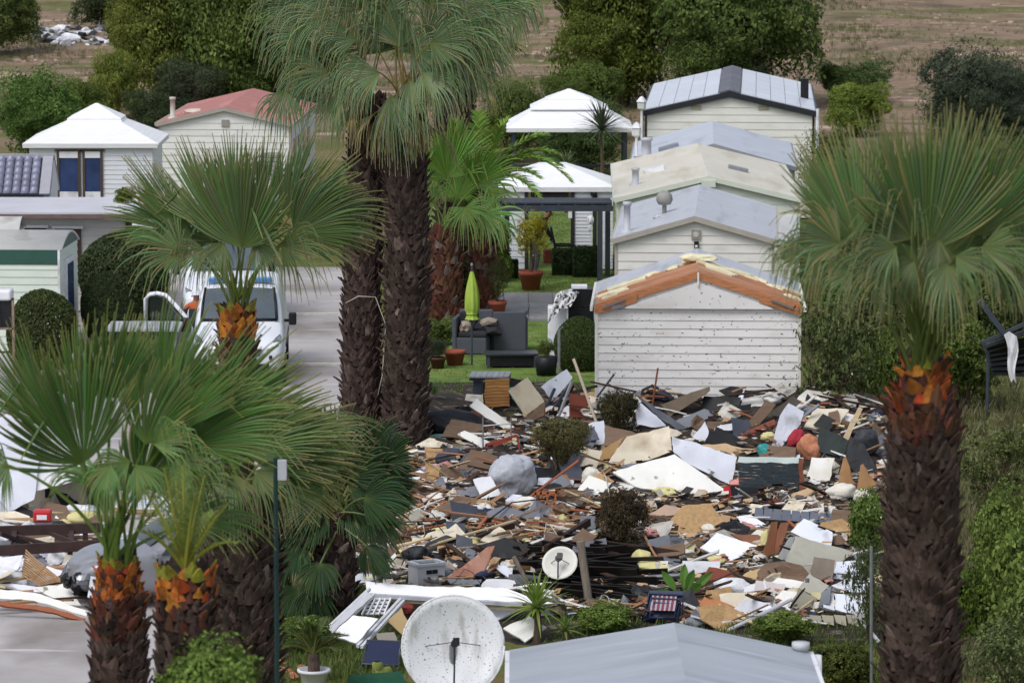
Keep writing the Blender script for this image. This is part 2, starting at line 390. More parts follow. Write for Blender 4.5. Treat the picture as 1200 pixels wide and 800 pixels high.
limbs = [limbs_mesh(i) for i in range(3)]
_bn = [0]
def bush(name, label, cat, x0, x1, ytop, ybase, kind, base=None, depth=None, group=None, rz=None, fat=1.0, trunk=True, tint=None):
    """shrub or tree whose crown spans the given photo columns and rows; it stands where its base meets the ground"""
    p = base if base is not None else terr((x0+x1)/2, ybase)
    k = p.y / F; w = (x1-x0)/2*k; top = ony((x0+x1)/2, ytop, p.y).z; h = max(.2, (top - p.z) / 2)
    _bn[0] += 1; rs = random.Random(_bn[0]*13)
    e = empty(name, p, rs.uniform(0, 6.28) if rz is None else rz, label, cat, group)
    v = bushes[kind]; m = LEAF('leaf_' + tint[0], tint[1]) if tint else leafm
    inst('crown', v[_bn[0] % len(v)], m, e, (0, 0, h*.95), (0, 0, 0), (w*1.0*fat, (depth or w)*1.0, h*1.17))
    if w > 1.3 and kind in ('mid', 'yel', 'drk', 'olv'):          # side boughs break the outline
        for q in range(4):
            a = rs.uniform(0, 6.28); f = rs.uniform(.4, .62); inst('bough', v[0], m, e, (math.cos(a)*w*.62, math.sin(a)*w*.62, h*rs.uniform(.55, 1.55)), (0, rs.uniform(-.4, .4), rs.uniform(0, 6)), (w*f, w*f, h*f*rs.uniform(.8, 1.1)))
    if trunk: inst('trunk', limbs[_bn[0] % 3], barkm, e, (0, 0, h), (0, 0, 0), (w, w, h))
    return e

# ------------------------------------------------------------------ trees and scrub on the hillside
BG = 'scrub trees on the hillside'
bgl = [
 ('bush_tree', 'dark green bushy tree at the edge of the brown field, beside the rubbish heap', -50, 40, -22, 66, 'mid', None),
 ('bush_tree', 'dark evergreen tree standing behind the white rubbish heap', 88, 190, -45, 34, 'drk', None),
 ('bush_tree', 'large olive-green tree with yellowish crown above the red-roofed home', 132, 268, -60, 128, 'yel', ('olivegreen', (.85, .95, .85))),
 ('bush_tree', 'broad mid-green tree crown right behind the red-roofed home', 190, 352, -75, 134, 'mid', ('mm', (1.05, 1.1, .95))),
 ('shrub', 'feathery green shrub with bare stems beside the white pavilion roof', -14, 100, 80, 196, 'mid', ('feather', (.9, 1.15, 1.0))),
 ('shrub', 'small yellow-green bush at the foot of the olive-green tree', 108, 166, 62, 140, 'yel', ('yg', (.9, 1.05, .9))),
 ('shrub', 'grey-green low shrub behind the red roof flue', 188, 268, 72, 140, 'olv', ('gg', (.75, .8, .62))),
 ('shrub', 'olive-green scrub filling the gap behind the tiled porch', 55, 130, 96, 170, 'yel', ('fill1', (.55, .72, .6))),
 ('shrub', 'mid-green scrub behind the ridge of the red roof', 250, 345, 60, 135, 'mid', ('fill2', (.7, .8, .7))),
 ('shrub', 'grey-green scrub at the foot of the yellow-tinged tree', 590, 690, 110, 175, 'olv', ('fill3', (.6, .7, .5))),
 ('shrub', 'dark low bush squeezed between white pavilion and red-roofed home', 150, 206, 106, 160, 'drk', None),
 ('shrub', 'yellowish round shrub beside the tall twin palm crown', 292, 420, 50, 122, 'yel', ('yg2', (.8, .85, .7))),
 ('shrub', 'dense mid-green shrub left of the tiered pavilion roof', 560, 640, 95, 190, 'mid', ('dm', (.8, .85, .75))),
 ('shrub', 'olive-green shrub rising behind the tiered pavilion', 630, 735, 78, 165, 'yel', ('dm2', (.55, .75, .7))),
 ('shrub', 'dark hedge bush filling the pavilion opening', 640, 740, 120, 205, 'drk', ('dh', (1.2, 1.4, 1.1))),
 ('bush_tree', 'yellow-tinged tree crown above the tiered pavilion', 652, 812, -60, 125, 'yel', ('oy', (.6, .74, .6))),
 ('bush_tree', 'big dark green tree behind the home with solar panels', 745, 945, -85, 128, 'mid', ('bd', (.8, .88, .8))),
 ('shrub', 'silvery olive shrub along the ridge of the solar-panelled roof', 800, 915, 70, 130, 'olv', ('so', (.7, .8, .65))),
 ('shrub', 'dark low bush on the field beside the solar-panelled home', 960, 1045, 74, 122, 'drk', ('dl', (1.5, 1.7, 1.2))),
 ('shrub', 'bright yellow-green bush beside the solar-panelled home', 965, 1042, 100, 160, 'yel', ('by', (.9, 1.15, .9))),
 ('olive_tree', 'dark grey-green olive tree standing on the open field', 1078, 1225, 60, 195, 'olv', ('ol', (.75, .82, .74))),
 ('shrub', 'shadowy shrub below the olive tree beside the palm crown', 1130, 1260, 150, 300, 'drk', ('sh', (1.3, 1.3, 1.2))),
 ('shrub', 'dark green shrub between the cream-roofed home and the palm', 938, 1010, 150, 300, 'mid', ('sh2', (.75, .8, .7))),
 ('shrub', 'tangled green shrub beside the torn roof of the home', 955, 1085, 240, 420, 'mid', ('sh3', (.8, .84, .75))),
 ('shrub', 'dark shrub thicket behind the collapsed awning', 1080, 1240, 260, 430, 'drk', ('sh4', (1.5, 1.5, 1.3))),
]
for nm, lab, x0, x1, yt, yb, kd, ti in bgl:
    bush(nm, lab, 'tree' if 'tree' in nm else 'shrub', x0, x1, yt, yb, kd, tint=ti)
# far-off rubbish heap on the field
rs = random.Random(5); lumpm = []
for q in range(4):
    bm = bmesh.new(); bmesh.ops.create_icosphere(bm, subdivisions=2, radius=1)
    for v in bm.verts: v.co *= 1 + .55 * noise.noise(v.co * 1.6 + Vector((q*9, 0, 0))) + .25 * noise.noise(v.co * 4 + Vector((0, q*7, 0)))
    me = bpy.data.meshes.new('lump'); bm.to_mesh(me); bm.free(); lumpm.append(me)
def plank_mesh(seed):
    rs = random.Random(seed); m = MB(); l = [rs.uniform(-.04, .1) for _ in range(3)]; r = [rs.uniform(-.1, .04) for _ in range(3)]; bow = rs.uniform(-.5, .5)
    ring = [(-.5+l[0], -.5, 0), (0, -.5, bow), (.5+r[0], -.5, 0), (.5+r[1], 0, 0), (.5+r[2], .5, 0), (0, .5, bow), (-.5+l[2], .5, 0), (-.5+l[1], 0, 0)]
    m.prism([(x, y, z-.5) for x, y, z in ring], (0, 0, 1)); return m.mesh('plank')
planks = [plank_mesh(i) for i in range(6)]
bagm = [M('rubbish_white', 'c9c9cf', .7, .2, 3, .2, rnd=.2), M('rubbish_grey', '77777c', .8, .3, 3, .2, rnd=.4), M('rubbish_dark', '33302f', .9, .3, 3, .2)]
for i in range(120):
    x = rs.uniform(40, 140); y = rs.uniform(33, 54); p = terr(x, y); s = rs.uniform(.06, .24)
    o = inst('rubbish_bag', lumpm[i % 4] if i % 3 else planks[i % 6], bagm[0 if rs.random() < .42 else (1 if rs.random() < .55 else 2)], None, p + Vector((0, 0, s*.25)), (rs.uniform(-.6, .6), rs.uniform(-.5, .5), rs.uniform(0, 6)), (s*rs.uniform(1, 2.6), s, s*rs.uniform(.3, 1.1)) if i % 3 else (s*4, s*1.8, .04))
    tag(o, 'pale rubbish bundle in the heap dumped on the brown field', 'rubbish', 'rubbish dumped on the field')
# stones and clods on the field
m = MB()
for i in range(900):
    x = rs.uniform(560, 1200) if rs.random() < .75 else rs.uniform(0, 150); y = rs.uniform(2, 120); p = terr(x, y); s = rs.uniform(.03, .16)
    m.box(p, (s*rs.uniform(1, 2.4), s*1.5, s*rs.uniform(.5, .9)), Matrix.Rotation(rs.uniform(0, 3), 3, 'Z') @ Matrix.Rotation(rs.uniform(-.4, .4), 3, 'X'))
tag(m.build('field_stones', M('field_stone', 'a08b7b', .9, .4, .4, .1)), 'scattered pale stones and clods on the brown field', 'stones', kind='stuff')
# grass as stuff
def tufts(name, label, spots, n, hmin, hmax, c0, c1, seed, zf=lambda x, y: 0.0):
    rs = np.random.RandomState(seed); V = []; C = []
    for i in range(n):
        p = spots(rs); z = zf(p[0], p[1])
        for b in range(6):
            a = rs.uniform(0, 6.28); h = rs.uniform(hmin, hmax); w = .006 + h*.02; l = rs.uniform(.15, .6)*h
            bx, by = p[0] + rs.normal()*.05, p[1] + rs.normal()*.05; dx, dy = math.cos(a)*l, math.sin(a)*l; ox, oy = -math.sin(a)*w, math.cos(a)*w
            V.append([(bx-ox, by-oy, z), (bx+ox, by+oy, z), (bx+dx*.5+ox*.6, by+dy*.5+oy*.6, z+h*.65), (bx+dx, by+dy, z+h)])
            f = rs.uniform(0, 1); C.append([c0[k]*(1-f)+c1[k]*f for k in range(3)])
    o = inst(name, quads_mesh(name, np.array(V), np.array(C)), leafm); tag(o, label, 'grass', kind='stuff'); return o
def px_spot(boxes, z=hill):
    def f(rs):
        b = boxes[rs.randint(len(boxes))]; p = gnd(rs.uniform(b[0], b[1]), rs.uniform(b[2], b[3])); return p.x, p.y
    return f
def terr_spot(rs):
    while True:
        x = rs.uniform(-34, 34); y = rs.uniform(158, 214)
        if noise.noise(Vector((x*.12, y*.2, 0))) > -.1: return x, y
tufts('field_grass', 'dry grass tufts over the brown field', terr_spot, 6000, .05, .17, (.09, .085, .045), (.17, .15, .09), 3, hill)
def scrub_spot(rs):
    while True:
        x = rs.uniform(-34, 34); y = rs.uniform(160, 214)
        if noise.noise(Vector((x*.16, y*.1, 7))) + .5*noise.noise(Vector((x*.5, y*.3, 2))) > .22: return x, y
tufts('low_scrub', 'patches of low green scrub on the brown field', scrub_spot, 5200, .06, .26, (.05, .06, .02), (.14, .15, .05), 33, hill)
tufts('rough_grass', 'rough dry grass on the bank beside the tall palm', px_spot([(1120, 1230, 440, 800), (1010, 1130, 420, 520)]), 3200, .08, .32, (.06, .07, .03), (.2, .18, .1), 4)
tufts('verge_grass', 'short green grass between the palms and the rubble', px_spot([(318, 470, 690, 800), (640, 1040, 712, 800)]), 3200, .04, .16, (.05, .08, .02), (.14, .18, .05), 6, lambda x, y: max(0, hz(x, y)-.03))
tufts('lawn_grass', 'clipped grass of the lawn round the garden path', px_spot([(530, 700, 318, 344), (500, 700, 380, 470), (625, 670, 250, 300)]), 3000, .02, .06, (.06, .09, .02), (.16, .2, .06), 8, lambda x, y: max(.0, hz(x, y)))

# ================================================================== BUILDINGS
def siding(parent, mat, w, z0, ze, zr, pitch, y=0.0, proud=.022, cx=0.0, gaps=()):
    """horizontal boards on a gable front (plane y, facing -y): one mesh each"""
    z = z0; k = 0
    while z < zr - .03:
        z1 = min(z + pitch, zr - .01)
        def hw(zz): return w/2 if zz <= ze else w/2 * max(0.0, (zr - zz) / (zr - ze))
        a, b = hw(z), hw(z1)
        if z < ze < z1: b = hw(z1)
        if a < .05: break
        m = MB(); f0, f1 = y - proud, y - .006
        m.add([(cx-a, f0, z), (cx+a, f0, z), (cx+b, f1, z1), (cx-b, f1, z1), (cx-a, y, z), (cx+a, y, z), (cx+b, y, z1), (cx-b, y, z1)],
              [(0, 1, 2, 3), (0, 4, 5, 1), (1, 5, 6, 2), (3, 7, 4, 0), (2, 6, 7, 3)])
        m.build('siding_board', mat, parent); z = z1; k += 1
def roof_plane(p0, p1, p2, p3, t):
    """slab from four corners (front eave, front ridge, back ridge, back eave), t thick upward"""
    m = MB(); m.prism([p0, p1, p2, p3], (0, 0, t)); return m
def home(name, label, xl, xr, ypk, yev, ridge_h, length, wallm, roofm, trimm, pitch=.2, over=.08, yaw=0.0, roof_t=.05, fascia=.12, skirt=True, boards=True, sagz=0.0, roof_front=.12, xpk=None):
    pk = gnd(xpk or (xl+xr)/2, ypk, ridge_h); Y = pk.y
    L_, R_ = ony(xl, yev, Y), ony(xr, yev, Y); w = R_.x - L_.x; ze = L_.z; zr = ridge_h
    e = empty(name, ((L_.x+R_.x)/2, Y, 0), yaw, label, 'mobile home')
    m = MB(); h = w/2 - .01
    m.prism([(-h, 0, .05), (h, 0, .05), (h, 0, ze), (0, 0, zr-.02), (-h, 0, ze)], (0, length, 0)); m.build('wall', wallm, e)
    if boards:
        siding(e, wallm, w, .05, ze, zr, pitch)
        for s in (-1, 1):
            m = MB(); m.box((s*(w/2), -.012, (ze+.05)/2), (.06, .05, ze-.05)); m.build('corner_trim', trimm, e)
            # side walls: boards run the whole length
            z = .05
            while z < ze - .02:
                z1 = min(z+pitch, ze); m = MB(); x0 = s*(w/2-.01); x1 = s*(w/2+.014); x2 = s*(w/2)
                m.add([(x1, .04, z), (x1, length, z), (x2, length, z1), (x2, .04, z1), (x0, .04, z), (x0, length, z), (x0, length, z1), (x0, .04, z1)], [(0,1,2,3),(0,4,5,1),(3,2,6,7),(0,3,7,4),(1,5,6,2)])
                m.build('siding_board', wallm, e); z = z1
    sl = (zr - ze) / (w/2); ov = over
    for s in (-1, 1):
        xe = s*(w/2+ov); zee = ze - sl*ov
        m = roof_plane((xe, -roof_front, zee), (0, -roof_front, zr), (0, length+.1, zr), (xe, length+.1, zee), roof_t); r = m.build('roof_panel', roofm, e)
        m = MB(); m.prism([(xe, -roof_front-.025, zee-fascia*.6), (0, -roof_front-.025, zr-fascia*.6), (0, -roof_front-.025, zr+roof_t*.9), (xe, -roof_front-.025, zee+roof_t*.9)], (0, .024, 0)); m.build('fascia', trimm, e)
        m = MB(); m.box((s*(w/2+ov+.02), length/2, zee+.0), (.05, length+.2, .09)); m.build('gutter', trimm, e)
    e['w'] = w; e['ze'] = ze; return e, w, ze, sl, Y
def del_meta(e):
    for k in ('w', 'ze'):
        if k in e: del e[k]
def on_roof(w, ze, sl, x, y): return Vector((x, y, ze + (w/2 - abs(x)) * sl + .05))
def flue(parent, p, h, r, mat=None, cap=True):
    m = MB(); m.lathe([(r*1.9, -.1), (r*1.9, .03), (r, .05), (r, h*.86), (r*1.25, h*.87), (r*1.25, h), (0, h)] if cap else [(r, -.1), (r, h), (0, h)], 14, p)
    return m.build('flue', mat or greymetal, parent, True)

sid1 = M('ribbed_siding_spattered', 'dedcda', .5, .05, 1.5, .03, rnd=.02, dirt=('bdb8b0', .55, 1.0, (1, 1, 2), .3), stain=('6a6055', .645, 13, (1, 1, 1.5), .04))
pine = M('pine_rafter', 'a8714d', .7, .35, 3, .2, rnd=.12, grain=(1, 6, 12))
foam = M('yellow_foam', 'ddd6b6', .9, .15, 5, .5, rnd=.08)
# ---- home with the torn roof
h1, w1, ze1, sl1, Y1 = home('torn_mobile_home', 'white ribbed mobile home with torn roof edge and exposed orange rafters above the rubble', 699, 937, 320, 360, 3.05, 4.1, sid1, greymetal, M('white_trim', 'd5d3cc', .5, .08, 4, .05), pitch=.16, roof_front=-2.1, fascia=.02, yaw=-R(2.3))
for s in (-1, 1):                                     # bare ply decking, rafters and foam where the sheet was stripped off
    m = MB(); zf = lambda x: ze1 + (w1/2-abs(x))*sl1
    m.prism([(s*(w1/2+.02), -.02, ze1+.01), (s*.0, -.02, zf(0)+.01), (0, 2.12, zf(0)+.01), (s*(w1/2+.02), 2.12, ze1+.01)], (0, 0, .03)); m.build('roof_deck', M('roof_ply', 'a9714f', .75, .25, 1.5, .15, dirt=('b08d70', .52, .9, (1, 2, 1), .15)), h1)
    m = MB(); m.prism([(s*(w1/2+.04), -.07, ze1-.10), (s*.0, -.07, zf(0)-.11), (0, -.07, zf(0)+.045), (s*(w1*.22), -.07, zf(w1*.22)+.03), (s*(w1*.3), -.07, zf(w1*.3)+.06), (s*(w1/2+.04), -.07, ze1+.05)], (0, .045, 0)); m.build('rafter', pine, h1)
    m = MB(); m.prism([(s*(w1/2-.02), -.115, ze1-.13), (s*(w1*.30), -.115, zf(w1*.30)-.16), (s*(w1*.30), -.115, zf(w1*.3)+.0), (s*(w1/2-.02), -.115, ze1+.03)], (0, .04, 0)); m.build('rafter', pine, h1)
    m = MB(); m.prism([(s*(w1/2-.5), -.10, ze1-.02), (0, -.10, ze1-.02), (0, -.10, zf(0)-.17), (s*(w1/2-.62), -.10, zf(w1/2-.62)-.17)], (0, .025, 0)); m.build('gable_sheet', sid1, h1)
    rs = random.Random(4+s)
    for k in range(11):
        x = s*rs.uniform(.05, w1/2*.98); o = inst('foam_strip', planks[k % 6] if k % 3 else lumpm[k % 4], foam, h1, (x, rs.uniform(1.7, 2.2) if k < 8 else rs.uniform(.5, 1.4), zf(x)+.05), (0, s*math.atan(sl1)*1.0, 0), (rs.uniform(.3, .7), rs.uniform(.15, .5), .05) if k % 3 else (rs.uniform(.1, .25), .15, .05))
    m = MB(); x0 = s*w1*.47; m.beam((x0, -.15, ze1-.0), (s*w1*.36, -.15, zf(w1*.36)-.02), .02, .035); m.build('edge_strip', steel, h1)
m = MB(); m.box((0, -.14, ze1+(w1/2)*sl1-.1), (.035, .03, .25)); m.build('joint_strip', white, h1)
inst('foam_block', lumpm[1], foam, h1, (.02, 1.9, ze1+w1/2*sl1+.1), (0, 0, 0), (.4, .2, .09))
m = MB(); m.box((-w1/2+.42, -.135, ze1+.02), (.26, .02, .07), Matrix.Rotation(-.2, 3, 'Y')); m.build('metal_bracket', steel, h1)

# ---- grey-roofed home with round roof dome
h2, w2, ze2, sl2, Y2 = home('grey_roof_home', 'cream mobile home with grey sheet roof, dome vent and wall lamp', 722, 906, 255, 281, 3.1, 7.6, cream, greymetal, M('taupe_trim', 'a29d94', .5, .08, 4, .05), pitch=.19, yaw=-R(3.3))
flue(h2, on_roof(w2, ze2, sl2, -w2/2+.22, .6) + Vector((0, 0, 0)), .66, .075)
p = on_roof(w2, ze2, sl2, -.72, 2.6); m = MB()
m.lathe([(.05, -.1), (.05, .18), (.14, .2), (.19, .3), (.17, .42), (.08, .5), (0, .51)], 14, p); m.build('dome_vent', M('weathered_vent', '8b8a86', .6, .2, 7, .1), h2, True)
inst('roof_vent', lumpm[2], greymetal, h2, on_roof(w2, ze2, sl2, -.78, 1.9), (0, 0, 0), (.16, .16, .07))
m = MB(); m.box((0.03, -.04, ze2+.12), (.2, .05, .2)); v = m.build('vent_grille', M('vent_grey', '8e8b84', .6, .1, 4, .1), h2); m = MB(); m.lathe([(.07, -.02), (.06, .01), (0, .012)], 14); o = m.build('vent_disc', M('vent_pale', 'b4b0a8', .6, .1, 4, .1), v); o.location = (.03, -.07, ze2+.12); o.rotation_euler = (R(90), 0, 0)
m = MB(); m.box((.04, -.06, ze2-.1), (.1, .08, .14)); v = m.build('wall_lamp', black, h2); m = MB(); m.box((.04, -.105, ze2-.13), (.06, .02, .05)); m.build('lamp_glass', white, v)
m = MB(); m.box((1.62, .3, ze2-.02), (.12, .4, .05)); m.build('roof_hatch', black, h2)
# ---- cream-roofed home
creamroof = M('cream_roof_sheet', 'cbc6b8', .55, .07, .9, .05, dirt=('aea38e', .5, .7, (3, .5, 1), .35))
mintside = M('pale_mint_siding', 'c4cabd', .5, .05, 2, .03, rnd=.03, dirt=('9ea593', .6, 1.2, (1, 1, 3), .3))
h3, w3, ze3, sl3, Y3 = home('cream_roof_home', 'pale green mobile home under a broad cream roof with skylights', 724, 936, 208, 233, 3.1, 9.9, mintside, creamroof, mintside, pitch=.2, yaw=-R(1.0))
flue(h3, on_roof(w3, ze3, sl3, -w3/2+.45, 2.0), .42, .085)
m = MB(); q = on_roof(w3, ze3, sl3, -1.25, 4.6); m.box(q, (.55, .5, .22), Matrix.Rotation(-math.atan(sl3), 3, 'Y')); m.build('skylight', white, h3)
m = MB(); q = on_roof(w3, ze3, sl3, .85, 3.9); m.box(q, (.5, .4, .16), Matrix.Rotation(math.atan(sl3), 3, 'Y')); m.build('skylight', steel, h3)
m = MB(); m.box((0, -.16, ze3+w3/2*sl3-.14), (.34, .06, .16)); m.build('gable_vent', mintside, h3)
m = MB(); m.box((w3/2-.3, -.05, ze3-.75), (.5, .06, .7)); wv = m.build('window', white, h3)
# ---- next grey roof
h4, w4, ze4, sl4, Y4 = home('pale_grey_roof_home', 'mobile home mostly hidden, pale blue-grey roof with thick white flue', 742, 930, 170, 196, 3.1, 8.0, cream, M('pale_grey_roof', 'b3b8c3', .5, .06, 1.2, .04, dirt=('92969f', .55, .7, (3, .6, 1), .3)), steel, pitch=.2, yaw=-R(2.5))
flue(h4, on_roof(w4, ze4, sl4, -w4/2+.35, .2), .62, .13)
flue(h4, on_roof(w4, ze4, sl4, -w4/2+.12, .2), .2, .1)
m = MB(); m.box(on_roof(w4, ze4, sl4, -1.2, 2.4), (.55, .5, .16), Matrix.Rotation(-math.atan(sl4), 3, 'Y')); m.build('skylight', steel, h4)
# ---- home with panelled roof and dark ridge
creamy = M('yellow_cream_siding', 'd5d4cd', .5, .05, 2, .03, rnd=.03, dirt=('aaa798', .6, 1.2, (1, 1, 3), .3))
navytrim = M('black_trim', '23252b', .5, .2, 4, .05)
h5, w5, ze5, sl5, Y5 = home('panelled_roof_home', 'cream boarded home with silvery panelled roof and dark ridge strip', 757, 953, 109, 131, 3.7, 11.5, creamy, M('roof_underlay', '80848e', .6, .1, 2, .03), navytrim, pitch=.215, fascia=.2, yaw=-R(3.3))
panel = M('silver_roof_panel', 'c8ccd6', .35, .06, 2, .03, rnd=.05, spec=.5)
for s in (-1, 1):
    for i in range(5):
        for j in range(6):
            xa = .34 + i*(w5/2+.06-.34)/5; xb = .34 + (i+1)*(w5/2+.06-.34)/5 - .014; ya = -.1 + j*1.93; yb = ya+1.9; m = MB()
            z = lambda x: ze5 + (w5/2-x)*sl5 + .056
            m.prism([(s*xa, ya, z(xa)), (s*xb, ya, z(xb)), (s*xb, yb, z(xb)), (s*xa, yb, z(xa))], (0, 0, .035)); m.build('roof_tile', panel, h5)
for j in range(14):
    m = MB(); m.prism([(-.3, -.14+j*.83, ze5+(w5/2-.3)*sl5+.06), (0, -.14+j*.83, ze5+w5/2*sl5+.075), (.3, -.14+j*.83, ze5+(w5/2-.3)*sl5+.06), (.3, .66+j*.83, ze5+(w5/2-.3)*sl5+.06), (0, .66+j*.83, ze5+w5/2*sl5+.075), (-.3, .66+j*.83, ze5+(w5/2-.3)*sl5+.06)], (0, 0, .05)); m.build('ridge_tile', M('ridge_slate', '62636c', .6, .2, 6, .2, rnd=.12), h5)
for s in (-1, 1):
    m = MB(); m.box((s*.98, -.035, ze5+.12), (.3, .03, .11)); m.build('gable_vent', M('vent_olive', '9d987f', .6, .1, 4, .1), h5)
m = MB(); q = on_roof(w5, ze5, sl5, w5/2-.22, 4.0); m.box(q + Vector((0, 0, .25)), (.24, .24, .75)); m.build('chimney', black, h5)
m = MB(); m.tube([(w5/2+.12, -.12, ze5+.1), (w5/2+.12, -.1, .05)], .05, 8); m.build('downpipe', white, h5)

# ---- red roofed home
redroof = M('faded_red_roof', 'a96f68', .65, .09, 1.5, .05, dirt=('c98f86', .55, .8, (3, .5, 1), .3))
hr, wr, zer, slr, Yr = home('red_roof_home', 'white mobile home with faded red roof and tall flue', 186, 340, 127, 145, 3.15, 8.2, M('white_siding', 'd8d7d3', .5, .05, 2, .03, rnd=.03, dirt=('aaa79a', .6, 1.2, (1, 1, 3), .3)), redroof, M('grey_edge', '9f978f', .5, .1, 4, .05), pitch=.19, yaw=-R(2.5))
flue(hr, on_roof(wr, zer, slr, -wr/2+.35, .5), .62, .075, M('flue_stone', 'b9b4ab', .7, .15, 6, .1))
inst('roof_vent', lumpm[0], M('vent_warm', 'c4bcb0', .6, .15, 6, .1), hr, on_roof(wr, zer, slr, -wr/2+.9, 1.2), (0, 0, 0), (.3, .25, .1))
m = MB(); m.box((0.03, -.04, zer+.02), (.22, .05, .2)); v = m.build('vent_grille', M('vent_grey', '8e8b84'), hr)
for k in range(4):
    m = MB(); m.box((wr/2+.02, 1.0+k*1.5, 1.75), (.05, .95, 1.1)); v = m.build('window', white, hr); m = MB(); m.box((wr/2+.05, 1.0+k*1.5, 1.75), (.02, .78, .92)); m.build('pane', darkglass, v)
wrought = M('wrought_iron', '2a2828', .6, .2, 5, .1)
m = MB(); c0 = Vector((wr/2-.55, -.06, 1.35))
for k in range(7):
    z = c0.z - .3 + k*.13; m.beam((c0.x-.28, -.07, z), (c0.x+.28, -.07, z), .015, .02); m.beam((c0.x-.28+k*.09, -.07, c0.z-.3), (c0.x-.28+k*.09, -.07, c0.z+.48), .015, .02)
m.build('iron_grille', wrought, hr)

# ---- pavilions with hipped, stepped white roofs
pavroof = M('white_roof_board', 'e2e3e6', .55, .05, 2, .03, rnd=.02)
def hip(parent, w, d, z0, z1, top, mat, t=.05, ribs=9, name='roof_tier', cx=0, cy=0):
    """hipped frustum of overlapping board courses"""
    for k in range(ribs):
        f0, f1 = k/ribs, (k+1)/ribs; a0 = 1-(1-top)*f0; a1 = 1-(1-top)*f1 - .004; m = MB(); za = z0+(z1-z0)*f0; zb = z0+(z1-z0)*f1
        P = lambda a, z: [(cx-w/2*a, cy-d/2*a, z), (cx+w/2*a, cy-d/2*a, z), (cx+w/2*a, cy+d/2*a, z), (cx-w/2*a, cy+d/2*a, z)]
        lo = P(a0*1.012, za - .008); up = P(a1, zb); m.add(P(a0*1.012, za-.045) + lo + up, [(0,1,5,4),(1,2,6,5),(2,3,7,6),(3,0,4,7),(4,5,9,8),(5,6,10,9),(6,7,11,10),(7,4,8,11),(8,9,10,11),(3,2,1,0)])
        m.build('roof_board', mat, parent)
def pavilion(name, label, xl, xr, yev, ypk, eave_h, tiers, depth, cat='pavilion'):
    p = gnd((xl+xr)/2, yev, eave_h); k = p.y / F; w = (xr-xl)*k
    e = empty(name, (p.x, p.y + depth/2, 0), 0, label, cat); top = ony((xl+xr)/2, ypk, p.y+depth/2).z
    zs = eave_h; 
    for (f0, f1, a, tp, n) in tiers:
        hip(e, w*a, depth*a, eave_h+(top-eave_h)*f0, eave_h+(top-eave_h)*f1, tp, pavroof, ribs=n)
    m = MB()
    for s in (-1, 1):
        m.box((0, s*depth/2, eave_h-.07), (w*1.0, .05, .12)); m.box((s*w/2, 0, eave_h-.07), (.05, depth-.06, .12))
    m.build('eave_board', M('eave_white', 'cfd0d2', .5, .06, 3, .03), e)
    return e, w, p
# tiered pavilion beyond the pergola
ea, wa, pa = pavilion('tiered_pavilion', 'open pavilion with three-step white roof on dark posts', 594, 741, 150, 104, 2.35, [(0, .5, 1, .52, 7), (.5, .74, .62, .58, 4), (.74, 1.0, .38, .05, 5)], 3.2)
for sx in (-1, 1):
    for sy in (-1, 1): m = MB(); m.box((sx*(wa/2-.2), sy*1.35, 1.15), (.11, .11, 2.3)); m.build('post', charcoal, ea)
for z in (.5, .95):
    m = MB(); m.box((0, 1.35, z), (wa-.5, .05, .1)); m.build('rail', charcoal, ea)
# white-walled pavilion behind the pergola
eb, wb, pb = pavilion('white_pavilion', 'white walled garden pavilion with low hipped roof behind the pergola', 574, 723, 219, 190, 2.2, [(0, .94, 1, .22, 8), (.9, 1.0, .2, .3, 2)], 3.0)
boardw = M('white_cladding', 'cfd2d8', .5, .05, 2, .03, rnd=.03)
def clad(parent, x0, x1, z0, z1, y, mat, pitch=.12, back=True):
    m = MB(); m.box(((x0+x1)/2, y+.03, (z0+z1)/2), (x1-x0-.01, .05, z1-z0)); m.build('wall', mat, parent)
    z = z0
    while z < z1-.02:
        zz = min(z+pitch, z1); m = MB(); m.add([(x0, y-.016, z), (x1, y-.016, z), (x1, y-.003, zz-.006), (x0, y-.003, zz-.006), (x0, y+.01, z), (x1, y+.01, z), (x1, y+.01, zz), (x0, y+.01, zz)], [(0,1,2,3),(0,4,5,1),(3,2,6,7),(0,3,7,4),(1,5,6,2)]); m.build('siding_board', mat, parent); z = zz
def lx(e, px, Y): return ony(px, 300, Y).x - e.location.x
yb_ = -1.42; Yb = eb.location.y + yb_
clad(eb, lx(eb, 578, Yb), lx(eb, 617, Yb), .05, 2.1, yb_, boardw, .16); clad(eb, lx(eb, 672, Yb), lx(eb, 694, Yb), .05, 2.1, yb_, boardw, .09); clad(eb, lx(eb, 700, Yb), lx(eb, 718, Yb), .05, 2.1, yb_, boardw, .09)
for x in (617, 671, 697): m = MB(); m.box((lx(eb, x, Yb), yb_, 1.07), (.1, .1, 2.1)); m.build('post', M('dark_post', '2b2a2c', .6, .2, 5, .1), eb)
m = MB(); m.box((lx(eb, 644, Yb), yb_, 2.0), (.98, .06, .22)); m.build('blind', M('dark_blind', '2a2526', .8, .2, 6, .1), eb)
m = MB(); m.box((lx(eb, 695, Yb), yb_-.1, 2.02), (.14, .12, .1)); m.build('floodlight', black, eb)
m = MB(); m.box((lx(eb, 668, Yb), yb_-.05, 1.55), (.1, .03, .34)); m.build('towel', white, eb)
for sx in (-1, 1): m = MB(); m.box((sx*(wb/2-.1), 1.4, 1.05), (.1, .1, 2.1)); m.build('post', M('dark_post', ''), eb)

